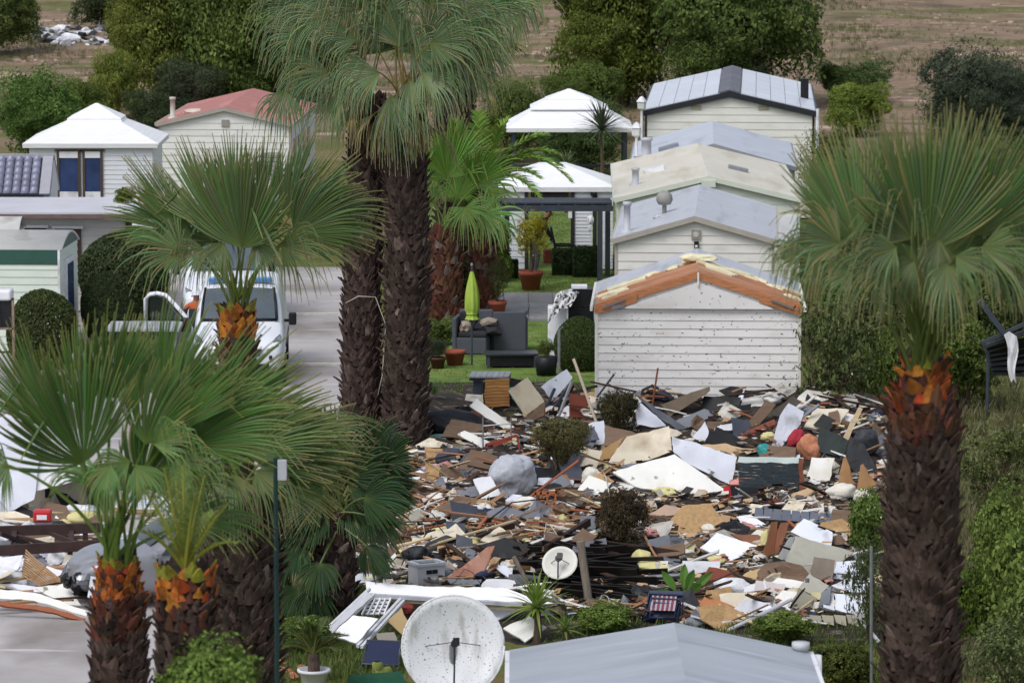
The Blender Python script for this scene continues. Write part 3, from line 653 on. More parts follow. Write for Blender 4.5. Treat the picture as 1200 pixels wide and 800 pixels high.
# white pavilion house on the left with big window
ep, wp, pp = pavilion('pavilion_house', 'white pavilion house with stepped hip roof and tall dark window', 27, 185, 168, 121, 2.75, [(0, .52, 1, .42, 9), (.53, .62, .42, .92, 1), (.62, 1.0, .4, .06, 5)], 3.6, 'pavilion house')
wy = -1.65; Yp = ep.location.y + wy
clad(ep, lx(ep, 36, Yp), lx(ep, 180, Yp), .05, 2.66, wy, boardw, .13)
m = MB(); m.box((lx(ep, 180, Yp)-.03, 0, 1.35), (.06, 3.3, 2.6)); m.build('wall', boardw, ep); m = MB(); m.box((lx(ep, 36, Yp)+.03, 0, 1.35), (.06, 3.3, 2.6)); m.build('wall', boardw, ep); m = MB(); m.box((0, 1.68, 1.35), (wp-.4, .06, 2.6)); m.build('wall', boardw, ep)
winblue = M('window_blue_glass', '2c3c62', .12, .35, 1.4, 0, spec=.6)
brownf = M('brown_frame', '4b3d35', .6, .2, 5, .1)
for a, b in ((68, 96), (98, 122)):
    x0, x1 = lx(ep, a, Yp), lx(ep, b, Yp); zt = ony(a, 177, Yp).z; zb = ony(a, 235, Yp).z
    m = MB()
    for xx in (x0+.04, x1-.04): m.box((xx, wy-.04, (zt+zb)/2), (.07, .06, zt-zb))
    f = m.build('window', brownf, ep); m = MB(); m.box(((x0+x1)/2, wy-.045, zt+.02), (x1-x0+.1, .07, .05)); m.build('lintel', brownf, f)
    m = MB(); m.box(((x0+x1)/2, wy-.02, (zt+zb)/2), (x1-x0-.14, .03, zt-zb-.1)); m.build('pane', winblue, f)
    m = MB(); m.box(((x0+x1)/2, wy-.05, zt-.1), (x1-x0-.12, .03, .18)); m.build('blind', white, f)
    m = MB(); m.box(((x0+x1)/2, wy-.05, zb+.12), (x1-x0-.12, .03, .26)); m.build('sill_panel', white, f)
# dark tiled little house
p = gnd(25, 228, 2.25); Yt = p.y; kx = Yt / F
et = empty('tiled_porch', (p.x, Yt, 0), 0, 'small white porch with dark glazed roof tiles', 'porch')
xr_ = ony(46, 228, Yt).x - p.x; xl_ = xr_ - 3.4; zr_ = ony(40, 184, Yt+1.0).z
m = MB(); m.prism([(xl_, .05, .05), (xr_+.25, .05, .05), (xr_+.25, .05, 2.2), (xl_, .05, 2.2)], (0, 2.0, 0)); m.build('wall', boardw, et)
m = MB(); m.prism([(xr_+.26, .02, 2.2), (xr_+.26, 1.0, zr_-.05), (xr_+.26, 2.0, 2.2)], (.03, 0, 0)); m.build('gable', boardw, et)
tile = M('glazed_grey_tile', '787a90', .35, .2, 5, .08, rnd=.15, spec=.6)
m = MB()
for k in range(6):
    t = math.pi * k / 5; m.v += [(-.11*math.cos(t), 0, .07*math.sin(t)+.01), (-.10*math.cos(t), .26, .06*math.sin(t))]
m.f += [(2*k, 2*k+1, 2*k+3, 2*k+2) for k in range(5)]; m.f += [(0, 2, 4, 6, 8, 10)]
tmesh = m.mesh('tile', True); sl = math.atan2(zr_-2.25, 1.0); rows = 6
m = MB(); m.prism([(xl_, -.08, 2.2), (xr_+.1, -.08, 2.2), (xr_+.1, 1.0, zr_-.06), (xl_, 1.0, zr_-.06)], (0, 0, .05)); m.build('roof_deck', navytrim, et)
m = MB(); m.prism([(xl_, 2.1, 2.2), (xr_+.1, 2.1, 2.2), (xr_+.1, 1.0, zr_-.06), (xl_, 1.0, zr_-.06)], (0, 0, .05)); m.build('roof_deck', navytrim, et)
Ls = math.hypot(1.08, zr_-2.2)
for r_ in range(rows):
    for c_ in range(14):
        f = r_/rows; inst('roof_tile', tmesh, tile, et, (xr_-.0-.14-c_*.225, -.06+1.06*f, 2.27+(zr_-2.25)*f), (sl-.05, 0, 0), (1, Ls/rows/.235, 1))
m = MB(); m.box((xr_/2+xl_/2, -.1, 2.15), (xr_-xl_+.25, .06, .18)); m.build('fascia', navytrim, et)
m = MB(); m.beam((xr_+.14, -.1, 2.26), (xr_+.14, 1.0, zr_+.05), .26, .06); m.build('verge', M('verge_grey', '9a9aa2', .6, .1, 4, .05), et)
m = MB(); m.beam((xr_+.27, 2.1, 2.2), (xr_+.27, 1.0, zr_), .06, .1); m.build('verge', M('verge_grey', ''), et)
m = MB(); m.beam((xl_, 1.0, zr_+.03), (xr_+.28, 1.0, zr_+.03), .14, .1); m.build('ridge', M('verge_grey', ''), et)
# flat porch with white roof slab
pf = gnd(70, 249, 2.45); Yf = pf.y
ef = empty('flat_roof_porch', (pf.x, Yf, 0), 0, 'long white flat-roofed porch with dark doorway behind clipped bushes', 'porch')
x0, x1 = -4.5, ony(158, 250, Yf).x - pf.x; dp = gnd(70, 231, 2.45).y - Yf
m = MB(); m.box(((x0+x1)/2, dp/2, 2.4), (x1-x0, dp, .1)); m.build('roof', M('porch_roof', 'bdbcc4', .6, .08, .9, .05), ef)
m = MB(); m.box(((x0+x1)/2, -.03, 2.36), (x1-x0+.04, .05, .1)); m.build('fascia', M('brown_edge', '6d5a58', .6, .2, 4, .05), ef)
yw = .5; clad(ef, x0, x1-.2, .05, 2.3, yw, M('warm_white_cladding', 'cfcac6', .5, .05, 2, .03, rnd=.03), .2)
m = MB(); m.box((x1-.19, yw, 1.2), (.14, .12, 2.2)); m.build('post', brownf, ef)
def lf(px): return ony(px, 270, Yf+yw).x - pf.x
for a, b, t, bt in ((20, 54, 267, 300), (65, 95, 268, 330)):
    zt, zb = ony(a, t, Yf+yw).z, ony(a, bt, Yf+yw).z; m = MB(); m.box(((lf(a)+lf(b))/2, yw-.05, (zt+zb)/2), (lf(b)-lf(a), .06, zt-zb)); v = m.build('window', brownf, ef)
    m = MB(); m.box(((lf(a)+lf(b))/2, yw-.09, (zt+zb)/2-.05), (lf(b)-lf(a)-.16, .02, zt-zb-.16)); m.build('pane', darkglass, v)
    m = MB(); m.box(((lf(a)+lf(b))/2, yw-.1, zt+.05), (lf(b)-lf(a)+.14, .14, .07)); m.build('lintel', white, v)
m = MB(); q = ony(147, 240, Yf+.3); m.box((q.x, Yf+.3, 2.55), (.42, .3, .2)); tag(m.build('planter', white), 'white planter box on the edge of the flat porch roof', 'planter')
bush('potted_plant', 'small yellow-green plant in the white planter box on the porch roof', 'plant', 134, 160, 219, 236, 'nearyel', base=Vector((q.x, Yf+.3, 2.63)), trunk=False)
# green-banded caravan on the left
pg = gnd(69, 293, 2.3); Yg = pg.y
eg = empty('green_band_caravan', (pg.x, Yg, 0), -R(3), 'old white caravan with dark green band under its rounded roof', 'caravan')
mint = M('mint_siding', 'c9d2c6', .5, .05, 2, .03, rnd=.03); dgreen = M('dark_green_band', '2e5348', .5, .1, 3, .03)
W_, L_ = 4.8, 2.6
m = MB(); m.box((-W_/2, L_/2, 1.17), (W_-.02, L_-.02, 2.26)); m.build('wall', mint, eg)
zb = 2.3 - 17*Yg/F
siding(eg, mint, W_, .05, 9, zb, .165, cx=-W_/2)
m = MB(); m.box((-W_/2, -.014, (zb+2.3)/2), (W_-.02, .03, 2.3-zb)); m.build('green_band', dgreen, eg)
z = .05
while z < 2.28:                                      # end wall boards facing right
    z1 = min(z+.165, 2.3); m = MB(); m.add([(.018, .02, z), (.018, L_, z), (.0, L_, z1), (.0, .02, z1), (-.01, .02, z), (-.01, L_, z), (-.01, L_, z1), (-.01, .02, z1)], [(0,1,2,3),(0,4,5,1),(3,2,6,7),(0,3,7,4)]); m.build('siding_board', mint, eg); z = z1
rows_ = []
for k in range(9):
    t = k/8; rows_.append([(-W_-.05, t*L_, 2.31+.3*math.sin(math.pi*t)), (.06, t*L_, 2.31+.3*math.sin(math.pi*t))])
m = MB(); m.grid(rows_); o = m.build('roof', M('caravan_roof', 'b9b9b6', .6, .1, 1.5, .05, dirt=('8f8a80', .55, 1.5, (1, 1, 1), .2)), eg, True); sd = o.modifiers.new('s', 'SOLIDIFY'); sd.thickness = .05; sd.offset = -1
m = MB(); m.prism([(.0, 0, 2.29)] + [(.0, k/8*L_, 2.28+.3*math.sin(math.pi*k/8)) for k in range(1, 8)] + [(.0, L_, 2.29)], (.03, 0, 0)); m.build('gable_end', dgreen, eg)
m = MB(); m.box((.03, 1.2, 1.35), (.06, 1.1, 1.35)); v = m.build('window', white, eg); m = MB(); m.box((.07, 1.2, 1.38), (.02, .75, 1.05)); m.build('pane', M('window_blue_glass', ''), v)
m = MB(); m.box((0, -.02, 1.17), (.05, .05, 2.26)); m.build('corner_trim', white, eg)
# rounded end of another caravan behind it
pq = gnd(8, 270, 2.25); m = MB(); eq = empty('rounded_caravan', (pq.x, pq.y, 0), 0, 'pale caravan end with rounded roof, mostly hidden behind the green-banded caravan', 'caravan')
m = MB(); m.box((-1.2, .6, 1.1), (2.9, 1.6, 2.2)); m.build('wall', mint, eq); rows_ = [[(-2.7, k/8*1.7-.25, 2.2+.32*math.sin(math.pi*k/8)), (.3, k/8*1.7-.25, 2.2+.32*math.sin(math.pi*k/8))] for k in range(9)]
m = MB(); m.grid(rows_); m.build('roof', M('caravan_roof', ''), eq, True)
# near roof at the bottom edge of the picture
pr = gnd(790, 729, 2.95); Yn = pr.y
en = empty('near_grey_roof_home', (pr.x, Yn, 0), 0, 'mobile home seen from above, plain pale grey sheet roof', 'mobile home')
xl_ = ony(597, 760, Yn).x - pr.x; xr_ = ony(948, 760, Yn).x - pr.x; zl = ony(597, 761, Yn).z; zr2 = ony(948, 762, Yn).z
nroof = M('near_roof_sheet', 'a0a5ae', .55, .06, .8, .05, dirt=('8b9097', .5, .8, (.35, 2.2, 1), .3), stain=('b4b9c1', .6, 1.2, (.3, 2.5, 1), .2))
m = MB(); m.prism([(xl_, 0, zl), (0, 0, 2.95), (0, -9, 2.95), (xl_, -9, zl)], (0, 0, -.06)); m.build('roof_panel', nroof, en)
m = MB(); m.prism([(xr_, 0, zr2), (0, 0, 2.95), (0, -9, 2.95), (xr_, -9, zr2)], (0, 0, -.06)); m.build('roof_panel', nroof, en)
m = MB(); m.prism([(xl_+.1, -.1, .05), (xr_-.1, -.1, .05), (xr_-.1, -.1, zr2-.07), (0, -.1, 2.87), (xl_+.1, -.1, zl-.07)], (0, -8.8, 0)); m.build('wall', cream, en)
for x, z in ((xl_, zl), (xr_, zr2)): m = MB(); m.box((x, -4.5, z-.06), (.1, 9, .1)); m.build('gutter', white, en)
m = MB(); m.lathe([(.075, -.6), (.075, .02), (.1, .03), (.1, .1), (0, .1)], 14, (xr_-.1, -.12, zr2+.02)); m.build('vent_pipe', M('pvc_grey', 'b5b8bd', .5, .08, 4, .03), en, True)
m = MB(); m.tube([(xr_+.1, .0, zr2-.05), (xr_+.12, .05, 1.2), (xr_+.1, 0, .05)], .045, 8); m.build('downpipe', white, en, True)
# lantern posts by the homes
for i, (px, yt, yb2, Yl, lab) in enumerate([(746, 143, 200, Y4+.3, 'white garden lantern on a post beside the thick flue'), (752, 113, 140, Y5-.3, 'white garden lantern at the corner of the panelled roof')]):
    a = ony(px, yt, Yl); e = empty('garden_lantern', (a.x, Yl, 0), 0, lab, 'lantern'); h = a.z
    m = MB(); m.tube([(0, 0, 0), (0, 0, h-.42)], .035, 8); m.build('post', white, e)
    m = MB(); m.lathe([(.04, h-.42), (.12, h-.36), (.13, h-.18), (.1, h-.15)], 6); m.build('lantern_glass', M('milky_glass', 'c8c9c6', .3, .05, 4, 0), e)
    m = MB(); m.lathe([(.16, h-.16), (.08, h-.05), (.02, h), (0, h)], 6); m.build('lantern_cap', white, e)
for e in (h1, h2, h3, h4, h5, hr): del_meta(e)

# ================================================================== PALMS
def lerp3(a, b, t): return tuple(a[k]*(1-t)+b[k]*t for k in range(3))
GREEN = (.062, .102, .034); BLUEG = (.095, .138, .068); STRAW = (.26, .21, .105); DARKG = (.026, .052, .022); YELG = (.13, .19, .04)
def fan_blade(hub, a, n, Rb, span, droop, rs, nseg=46, c_in=GREEN, c_out=BLUEG, tip=.8, wind=Vector((0, 0, 0)), cup=.18, dead=.05, sweep=0.0, tj0=(.46, .58)):
    """one pleated fan: segments joined near the hub, free and hanging towards the tips"""
    a = a.normalized(); s = a.cross(n).normalized(); n = s.cross(a).normalized()
    m = MB(); K = 9; dphi = span/nseg; tj = rs.uniform(*tj0)
    lc = rs.uniform(.85, 1.2)
    for i in range(nseg):
        ph = -span/2 + (i+.5)*dphi + rs.uniform(-.25, .25)*dphi
        q = abs(ph)/(span/2); d = (a*math.cos(ph) + s*math.sin(ph) + n*cup*(.4+q)).normalized()
        Ri = Rb*(1-.34*q*q)*rs.uniform(.8, 1.1); p = hub.copy(); pts = [p.copy()]; dirs = [d.copy()]
        dr = droop*rs.uniform(.6, 1.4); kink = rs.uniform(.4, .8) if rs.random() < (.6 if droop > .6 else .06) else None
        cur = d.copy()
        for k in range(1, K+1):
            t = k/K; g = dr*max(0, (t-.45)/.55)**1.5*2.6
            if kink and t > kink: g += 2.2
            cur = (d + a*sweep*t + Vector((0, 0, -1))*g + wind*t*t).normalized(); p = p + cur*(Ri/K); pts.append(p.copy()); dirs.append(cur.copy())
        wj = Ri*tj*math.tan(dphi/2)*1.02
        col_ = lerp3(c_in, c_out, rs.uniform(0, 1)); col_ = tuple(x*lc*rs.uniform(.82, 1.18) for x in col_)
        isdead = rs.random() < dead
        vs = []; cs = []; fold = .8 if i % 2 else 1.15
        for k, pt in enumerate(pts):
            t = k/K; w = max(.004*Rb, Ri*t*math.tan(dphi/2)*1.02 if t <= tj else wj*(1-(t-tj)/(1-tj))**.75)
            sd = dirs[k].cross(n)
            if sd.length < .1: sd = s
            sd.normalize(); nn = sd.cross(dirs[k]).normalized()
            vs += [pt - sd*w, pt + nn*w*fold, pt + sd*w]
            c = col_
            if isdead: c = lerp3(c, STRAW, .7)
            if t > tip: c = lerp3(c, STRAW, min(.85, (t-tip)/(1-tip)*rs.uniform(.4, 1.0)))
            if t < .16: c = lerp3((.12, .15, .05), c, t/.16)
            cs += [c, tuple(x*1.12 for x in c), c]
        b = len(m.v); m.v += [tuple(v) for v in vs]; m.c += cs
        for k in range(K):
            o = b+3*k; m.f += [(o, o+1, o+4, o+3), (o+1, o+2, o+5, o+4)]
    return m
def mesh_raw(m, name):
    me = bpy.data.meshes.new(name); me.from_pydata(m.v, [], m.f); set_col(me, np.array(m.c, dtype=np.float32)); me.update(); return me
def petiole(p0, p1, bend, r0, r1, rs, c=(.14, .17, .06)):
    mid = (p0+p1)/2 + bend; m = MB(); pts = []
    for k in range(7):
        t = k/6; pts.append(p0*(1-t)**2 + mid*2*t*(1-t) + p1*t*t)
    m.tube(pts, [r0*(1-k/6)+r1*k/6 for k in range(7)], 5); m.c = [c]*len(m.v); return m
# leaf bases left on the trunk: a pointed, split, outward-curving scale
def boot_mesh(seed, w=1.0, h=1.0):
    rs = random.Random(seed); m = MB(); P = []
    for t, ww, o in ((0, .5, 0), (.35, .42, .1), (.7, .26, .26), (1.0, .05, .42)):
        P += [(-ww*w, -o*h*.6, t*h), (rs.uniform(-.05, .05), -o*h*.6-.16*w*(1-t*.6), t*h*1.02), (ww*w*rs.uniform(.8, 1.1), -o*h*.6, t*h*rs.uniform(.92, 1.05))]
    m.add(P, [(3*i, 3*i+1, 3*i+4, 3*i+3) for i in range(3)] + [(3*i+1, 3*i+2, 3*i+5, 3*i+4) for i in range(3)] + [(0, 2, 1)])
    back = [(x, y+.09, z) for x, y, z in P]; b = len(m.v); m.v += back
    m.f += [(b+3*i+3, b+3*i+4, b+3*i+1, b+3*i) for i in range(3)] + [(b+3*i+4, b+3*i+5, b+3*i+2, b+3*i+1) for i in range(3)]
    m.f += [(3*i+3, 3*i, b+3*i, b+3*i+3)[::-1] for i in range(3)] + [(3*i+2, 3*i+5, b+3*i+5, b+3*i+2)[::-1] for i in range(3)]
    return m
boots = [boot_mesh(i).mesh('leaf_base') for i in range(5)]
bootm = M('dead_leaf_base', '463833', .95, .7, 5, .8, rnd=.45, hue=.02)
bootred = M('reddish_leaf_base', '563428', .8, .4, 2.0, .3, rnd=.4, hue=.02)
bootor = M('orange_leaf_base', '9c5722', .75, .45, 2.0, .25, rnd=.45, hue=.025)
bootgrey = M('grey_leaf_base', '6c5e58', .9, .4, 3.0, .4, rnd=.3)
bootgr = M('green_leaf_base', '7f7a2c', .6, .3, 2.0, .2, rnd=.35, hue=.03)
trunkm = M('palm_trunk', '2b201c', .95, .4, 8, .6)
def trunk_fn(base, top, r0, r1, bend=0.0, neck=0.0):
    def f(z):
        t = (z-base.z)/(top.z-base.z); c = base.lerp(top, t) + Vector((bend*math.sin(math.pi*t), 0, 0)); return c, (r0+(r1-r0)*t)*(1-neck*sm(.42, .22, top.z-z) if neck and top.z-z < .42 else 1)
    return f
def palm_trunk(e, fn, z0, z1, zv0, orange=.35, green=.1, sz=.14, pitch=.085, seed=1, mat=None, maxobj=250, out=.5, orr=1.0):
    """tapered trunk clad in leaf bases; those towards the open side are parts, the rest one joined part"""
    rs = random.Random(seed); o0 = Vector(e.location); m = MB(); N = 14
    pts = []; rad = []
    for k in range(N+5):
        z = z0+(z1-.45-z0)*k/N if k <= N else z1-.45+.45*(k-N)/4; c, r = fn(z); pts.append(c-o0); rad.append(r*.93)
    m.tube(pts, rad, 16); m.build('trunk', trunkm, e, True)
    cand = []; z = max(z0+.05, zv0); row = 0
    while z < z1 - .02:
        c, r = fn(z); n = max(7, int(2*math.pi*r/(sz*.82)))
        for k in range(n):
            a = 2*math.pi*(k+.5*(row % 2)+rs.uniform(-.15, .15))/n; cand.append((z+rs.uniform(-.25, .25)*pitch, a, c, r))
        z += pitch; row += 1
    front = [q for q in cand if math.sin(q[1]) < .35]; back = [q for q in cand if math.sin(q[1]) >= .35]
    if len(front) > maxobj: 
        rs.shuffle(front); front.sort(key=lambda q: z1-q[0] > max(orange*1.9, .25)); back += front[maxobj:]; front = front[:maxobj]
    st = MB(); bsrc = [boot_mesh(i) for i in range(5)]
    for lst, single in ((front, True), (back, False)):
        for z, a, c, r in lst:
            top = z1 - z; s = sz*rs.uniform(.8, 1.25); lean = rs.uniform(-.1, .45)*out
            mt = mat or bootm
            if top < orange+rs.uniform(-.06, .06): mt = bootor if rs.random() < .72 else bootred; s *= 1.2; lean -= .12
            elif top < orange*1.9: mt = bootred if rs.random() < .6 else bootm
            elif rs.random() < .12: mt = bootgrey
            if top < green: mt = bootgr if rs.random() < .7 else bootor
            if top < orange: r *= orr
            hgt = 1.0 if top < orange else rs.uniform(1.1, 1.6)
            loc = Vector((c.x+math.cos(a)*r*.96, c.y+math.sin(a)*r*.96, z)) - o0; rz = a + math.pi/2
            lean += rs.choice([0, 0, 0, .35, -.15]); rot = (lean, rs.uniform(-.5, .5), rz); sc = (s*rs.uniform(.8, 1.1), s, s*hgt)
            if single: inst('leaf_base', boots[rs.randrange(5)], mt, e, loc, rot, sc)
            else:
                b = bsrc[rs.randrange(5)]; M4 = Matrix.LocRotScale(loc, Matrix.Rotation(rz, 3, 'Z') @ Matrix.Rotation(rot[1], 3, 'Y') @ Matrix.Rotation(rot[0], 3, 'X'), Vector(sc))
                st.add([M4 @ Vector(v) for v in b.v], b.f)
    if st.v: st.build('leaf_base_mass', mat or bootm, e, kind='stuff')
def fan_palm(name, label, cpx, cpy, sc_, leaves, r_bot, r_top, tmat, base=None, bend=0, zv0=0.0, orange=.35, green=.1, sz=.14, pitch=.085, seed=1, group=None, extra=6, extraR=1.0, c_in=GREEN, c_out=BLUEG, droopk=1.0, wind=Vector((0, 0, 0)), bootmat=None, out=.5, pet=(.022, .012), nseg=46, dead=.05, orr=1.0, petc=(.14, .17, .06), tip=.8, neck=0.0, skirt=0):
    Y = F/sc_; C = ony(cpx, cpy, Y); b = base or Vector((C.x, C.y, 0)); rs = random.Random(seed)
    e = empty(name, b, 0, label, 'palm tree', group)
    fn = trunk_fn(b, C, r_bot, r_top, bend, neck); palm_trunk(e, fn, b.z, C.z, zv0, orange, green, sz, pitch, seed, bootmat, out=out, orr=orr)
    o0 = Vector(b); k = Y/F
    for lf in leaves:
        hx, hy, Rp, th, dep = lf[:5]; span = R(lf[5]) if len(lf) > 5 else R(200); dr = lf[6] if len(lf) > 6 else .45
        hub = ony(hx, hy, Y + dep) - o0; a = Vector((math.cos(R(th)), rs.uniform(-.25, .25) + (dep*.35), math.sin(R(th))))
        n = Vector((rs.uniform(-.75, .75), -1, rs.uniform(-.1, .5)))
        if abs(a.normalized().dot(n.normalized())) > .9: n = Vector((.6, -.8, 0))
        pale = dr > .6; m = fan_blade(hub, a, n, Rp*k, span, dr*droopk, rs, nseg if not pale else int(nseg*.8), lerp3(c_in, (.12, .165, .09), .5) if pale else c_in, lerp3(c_out, (.19, .235, .14), .6) if pale else c_out, wind=wind, dead=dead*1.5 if pale else dead*.3, tip=tip, sweep=0 if pale else .8, tj0=(.34, .46) if pale else (.55, .68))
        f = inst('frond', mesh_raw(m, 'frond'), tmat, e)
        p0 = C - o0 + Vector((rs.uniform(-.5, .5)*r_top, -r_top*.5 if dep < .2 else r_top*.4, -rs.uniform(.0, .12)))
        bd = (hub-p0); bend_ = Vector((bd.x*-.18, 0, abs(bd.x)*.22 + .03))
        m = petiole(p0, hub, bend_, pet[0], pet[1], rs, petc); inst('petiole', mesh_raw(m, 'petiole'), tmat, f)
    for i in range(skirt):                            # withered leaves hanging under the crown
        az = R(rs.uniform(180, 360)); d = Vector((math.cos(az), math.sin(az), 0)); p0 = C - o0 + d*r_top*.8 + Vector((0, 0, -rs.uniform(.0, .35))); hub = p0 + d*rs.uniform(.2, .4) + Vector((0, 0, -.1))
        m = fan_blade(hub, d + Vector((0, 0, -1.1)), d + Vector((0, 0, .6)), rs.uniform(.7, 1.1), R(90), 1.6, rs, 26, (.10, .10, .05), (.2, .16, .08), dead=.4); f = inst('frond', mesh_raw(m, 'frond'), tmat, e)
        m = petiole(p0, hub, Vector((0, 0, .06)), pet[0], pet[1], rs, (.2, .13, .05)); inst('petiole', mesh_raw(m, 'petiole'), tmat, f)
    for i in range(extra):                            # leaves on the far side of the crown
        az = R(rs.uniform(20, 160)); el = R(rs.uniform(5, 75)); d = Vector((math.cos(az)*math.cos(el), math.sin(az)*math.cos(el), math.sin(el)))
        p0 = C - o0; pl = extraR*rs.uniform(.7, 1.0); hub = p0 + d*pl; a = (d + Vector((0, 0, -.25))).normalized(); sdv = a.cross(Vector((0, 0, 1))).normalized()
        n = (sdv.cross(a)).normalized() + Vector((rs.uniform(-.4, .4), -.3, 0))
        m = fan_blade(hub, a, n, extraR*rs.uniform(.85, 1.1), R(200), .6*droopk, rs, nseg, c_in, c_out, wind=wind, tip=tip); f = inst('frond', mesh_raw(m, 'frond'), tmat, e)
        m = petiole(p0, hub, Vector((0, 0, .05)), pet[0], pet[1], rs, petc); inst('petiole', mesh_raw(m, 'petiole'), tmat, f)
    return e
def feather(p0, tipv, arch, nl, Ll, rs, c0, c1, droop=.35, width=.022, stiff=.7, stalk=(.15, .17, .06)):
    """pinnate frond from p0 to p0+tipv, leaflets both sides"""
    m = MB(); mid = tipv*.5 + arch; P = lambda t: p0 + mid*(2*t*(1-t)) + tipv*(t*t)
    pts = [P(k/10) for k in range(11)]; m.tube(pts, [.018*(1-k/10)+.004 for k in range(11)], 4); m.c = [stalk]*len(m.v)
    for i in range(nl):
        t = .12 + .88*(i+.5)/nl; p = P(t); d = (P(min(1, t+.02))-P(max(0, t-.02))).normalized()
        sd = d.cross(Vector((0, 0, 1)))
        if sd.length < .15: sd = Vector((1, 0, 0))
        sd.normalize(); up = sd.cross(d).normalized()
        L = Ll*(math.sin(math.pi*(.12+.83*t))**.6)*rs.uniform(.85, 1.1)
        for s in (-1, 1):
            v = (sd*s*stiff + d*.75 + up*rs.uniform(.15, .5)).normalized(); q1 = p+v*L*.5; q2 = q1+(v+Vector((0, 0, -droop*rs.uniform(.6, 1.6)))).normalized()*L*.5
            w = width*rs.uniform(.8, 1.2); wv = d*w; f = rs.uniform(0, 1); c = tuple(x*rs.uniform(.8, 1.2) for x in lerp3(c0, c1, f))
            b = len(m.v); m.v += [tuple(p-wv*.4), tuple(p+wv*.4), tuple(q1+wv*.5), tuple(q1-wv*.5), tuple(q2)]; m.c += [c]*4+[lerp3(c, STRAW, .3)]; m.f += [(b, b+1, b+2, b+3), (b+3, b+2, b+4)]
    return m
palm_g = LEAF('palm_leaf', (1.3, 1.3, 1.1), .5, .3); palm_b = LEAF('palm_leaf_bright', (1.25, 1.45, 1.0), .42, .3); palm_s = LEAF('palm_leaf_silver', (1.25, 1.3, 1.2), .5, .3); palm_d = LEAF('palm_leaf_dark', (.95, 1.0, .95), .45, .2)

# ---- tall palm on the right, in front of everything
fan_palm('fan_palm', 'tall fan palm with brown shaggy trunk and orange collar beside the green bushes', 1083, 418, 140,
 [(1086, 292, 165, 91, -.3, 165, .03), (1006, 285, 140, 113, -.1, 120, .06), (1046, 262, 135, 101, .25, 130, .05), (1142, 276, 155, 70, -.05, 130, .06), (1118, 250, 135, 84, .3, 130, .05), (1180, 262, 130, 55, .2, 120, .12),
  (972, 306, 92, 168, -.2, 150, 1.0), (1030, 296, 80, 176, -.35, 130, 1.5), (1190, 298, 105, 12, -.2, 160, 1.1), (1158, 312, 84, -8, -.5, 130, 1.6), (1072, 305, 70, 220, -.6, 120, 1.8), (1120, 300, 72, 330, -.7, 120, 1.8), (1050, 290, 78, 200, -.7, 130, 1.5), (1000, 318, 70, 185, -.5, 140, 1.6), (1100, 280, 80, 250, -.4, 130, 1.6), (940, 300, 66, 170, 0, 140, 1.2), (985, 285, 100, 165, -.4, 150, .9), (1045, 310, 95, 195, -.6, 140, 1.3), (1150, 290, 100, 340, -.6, 140, 1.2), (1185, 320, 95, 350, -.3, 150, 1.2), (1110, 310, 90, 270, -.7, 130, 1.5), (1070, 280, 110, 130, -.4, 120, .7), (1205, 280, 110, 30, .4, 150, .8)],
 .36, .28, palm_g, zv0=3.6, orange=.40, green=.08, neck=.33, sz=.105, pitch=.07, seed=11, extra=3, extraR=1.0, out=.75, petc=(.09, .12, .04), tip=.72, orr=.9)
# ---- front left palm
fan_palm('fan_palm', 'young fan palm with glowing orange collar beside the crushed silver car', 138, 652, 130,
 [(98, 542, 158, 112, -.35, 165, .05), (168, 568, 105, 55, -.2, 190, .15), (130, 468, 120, 92, -.1, 110, .03), (192, 478, 138, 78, -.1, 120, .05), (152, 480, 112, 86, .25, 120, .05), (62, 500, 142, 122, .1, 100, .08), (240, 500, 150, 50, .0, 110, .12), (10, 545, 72, 200, -.1, 180, 1.2), (152, 540, 80, 200, -.5, 120, 1.7), (200, 535, 95, 340, -.2, 130, 1.5), (222, 520, 140, 28, -.2, 110, .3), (130, 545, 75, 250, -.6, 120, 1.6), (180, 520, 85, 20, -.6, 120, 1.4), (205, 505, 120, 62, -.3, 110, .1), (100, 480, 110, 100, .3, 110, .06), (170, 520, 100, 70, -.35, 140, .15), (160, 545, 80, 300, -.7, 110, 1.6)],
 .31, .23, palm_b, zv0=2.9, orange=.40, green=.12, sz=.09, pitch=.062, seed=21, neck=.2, extra=3, extraR=.9, out=.8, wind=Vector((.3, 0, 0)), petc=(.11, .15, .045), tip=.74, orr=.95)
# ---- palm behind it with shaggy trunk
fan_palm('fan_palm', 'thick dark-trunked fan palm beside the green pole, fronds blown sideways', 282, 575, 110,
 [(292, 535, 150, 27, -.3, 110, .2), (264, 515, 140, 50, -.2, 110, .15), (304, 560, 125, 6, -.4, 110, .5), (252, 530, 115, 78, .1, 120, .12), (262, 548, 85, 215, -.5, 120, 1.7), (300, 552, 85, 320, -.5, 130, 1.7), (310, 545, 110, 40, .2, 120, .3), (280, 530, 130, 38, -.5, 110, .2), (330, 545, 105, 15, .1, 110, .35), (240, 540, 100, 100, .2, 120, .15), (275, 555, 80, 270, -.6, 110, 1.7), (315, 555, 95, 345, -.3, 110, 1.3)],
 .34, .40, palm_g, zv0=1.2, orange=.0, green=.0, sz=.125, pitch=.085, seed=31, extra=3, extraR=1.0, out=1.0, wind=Vector((.45, 0, 0)), tip=.74)
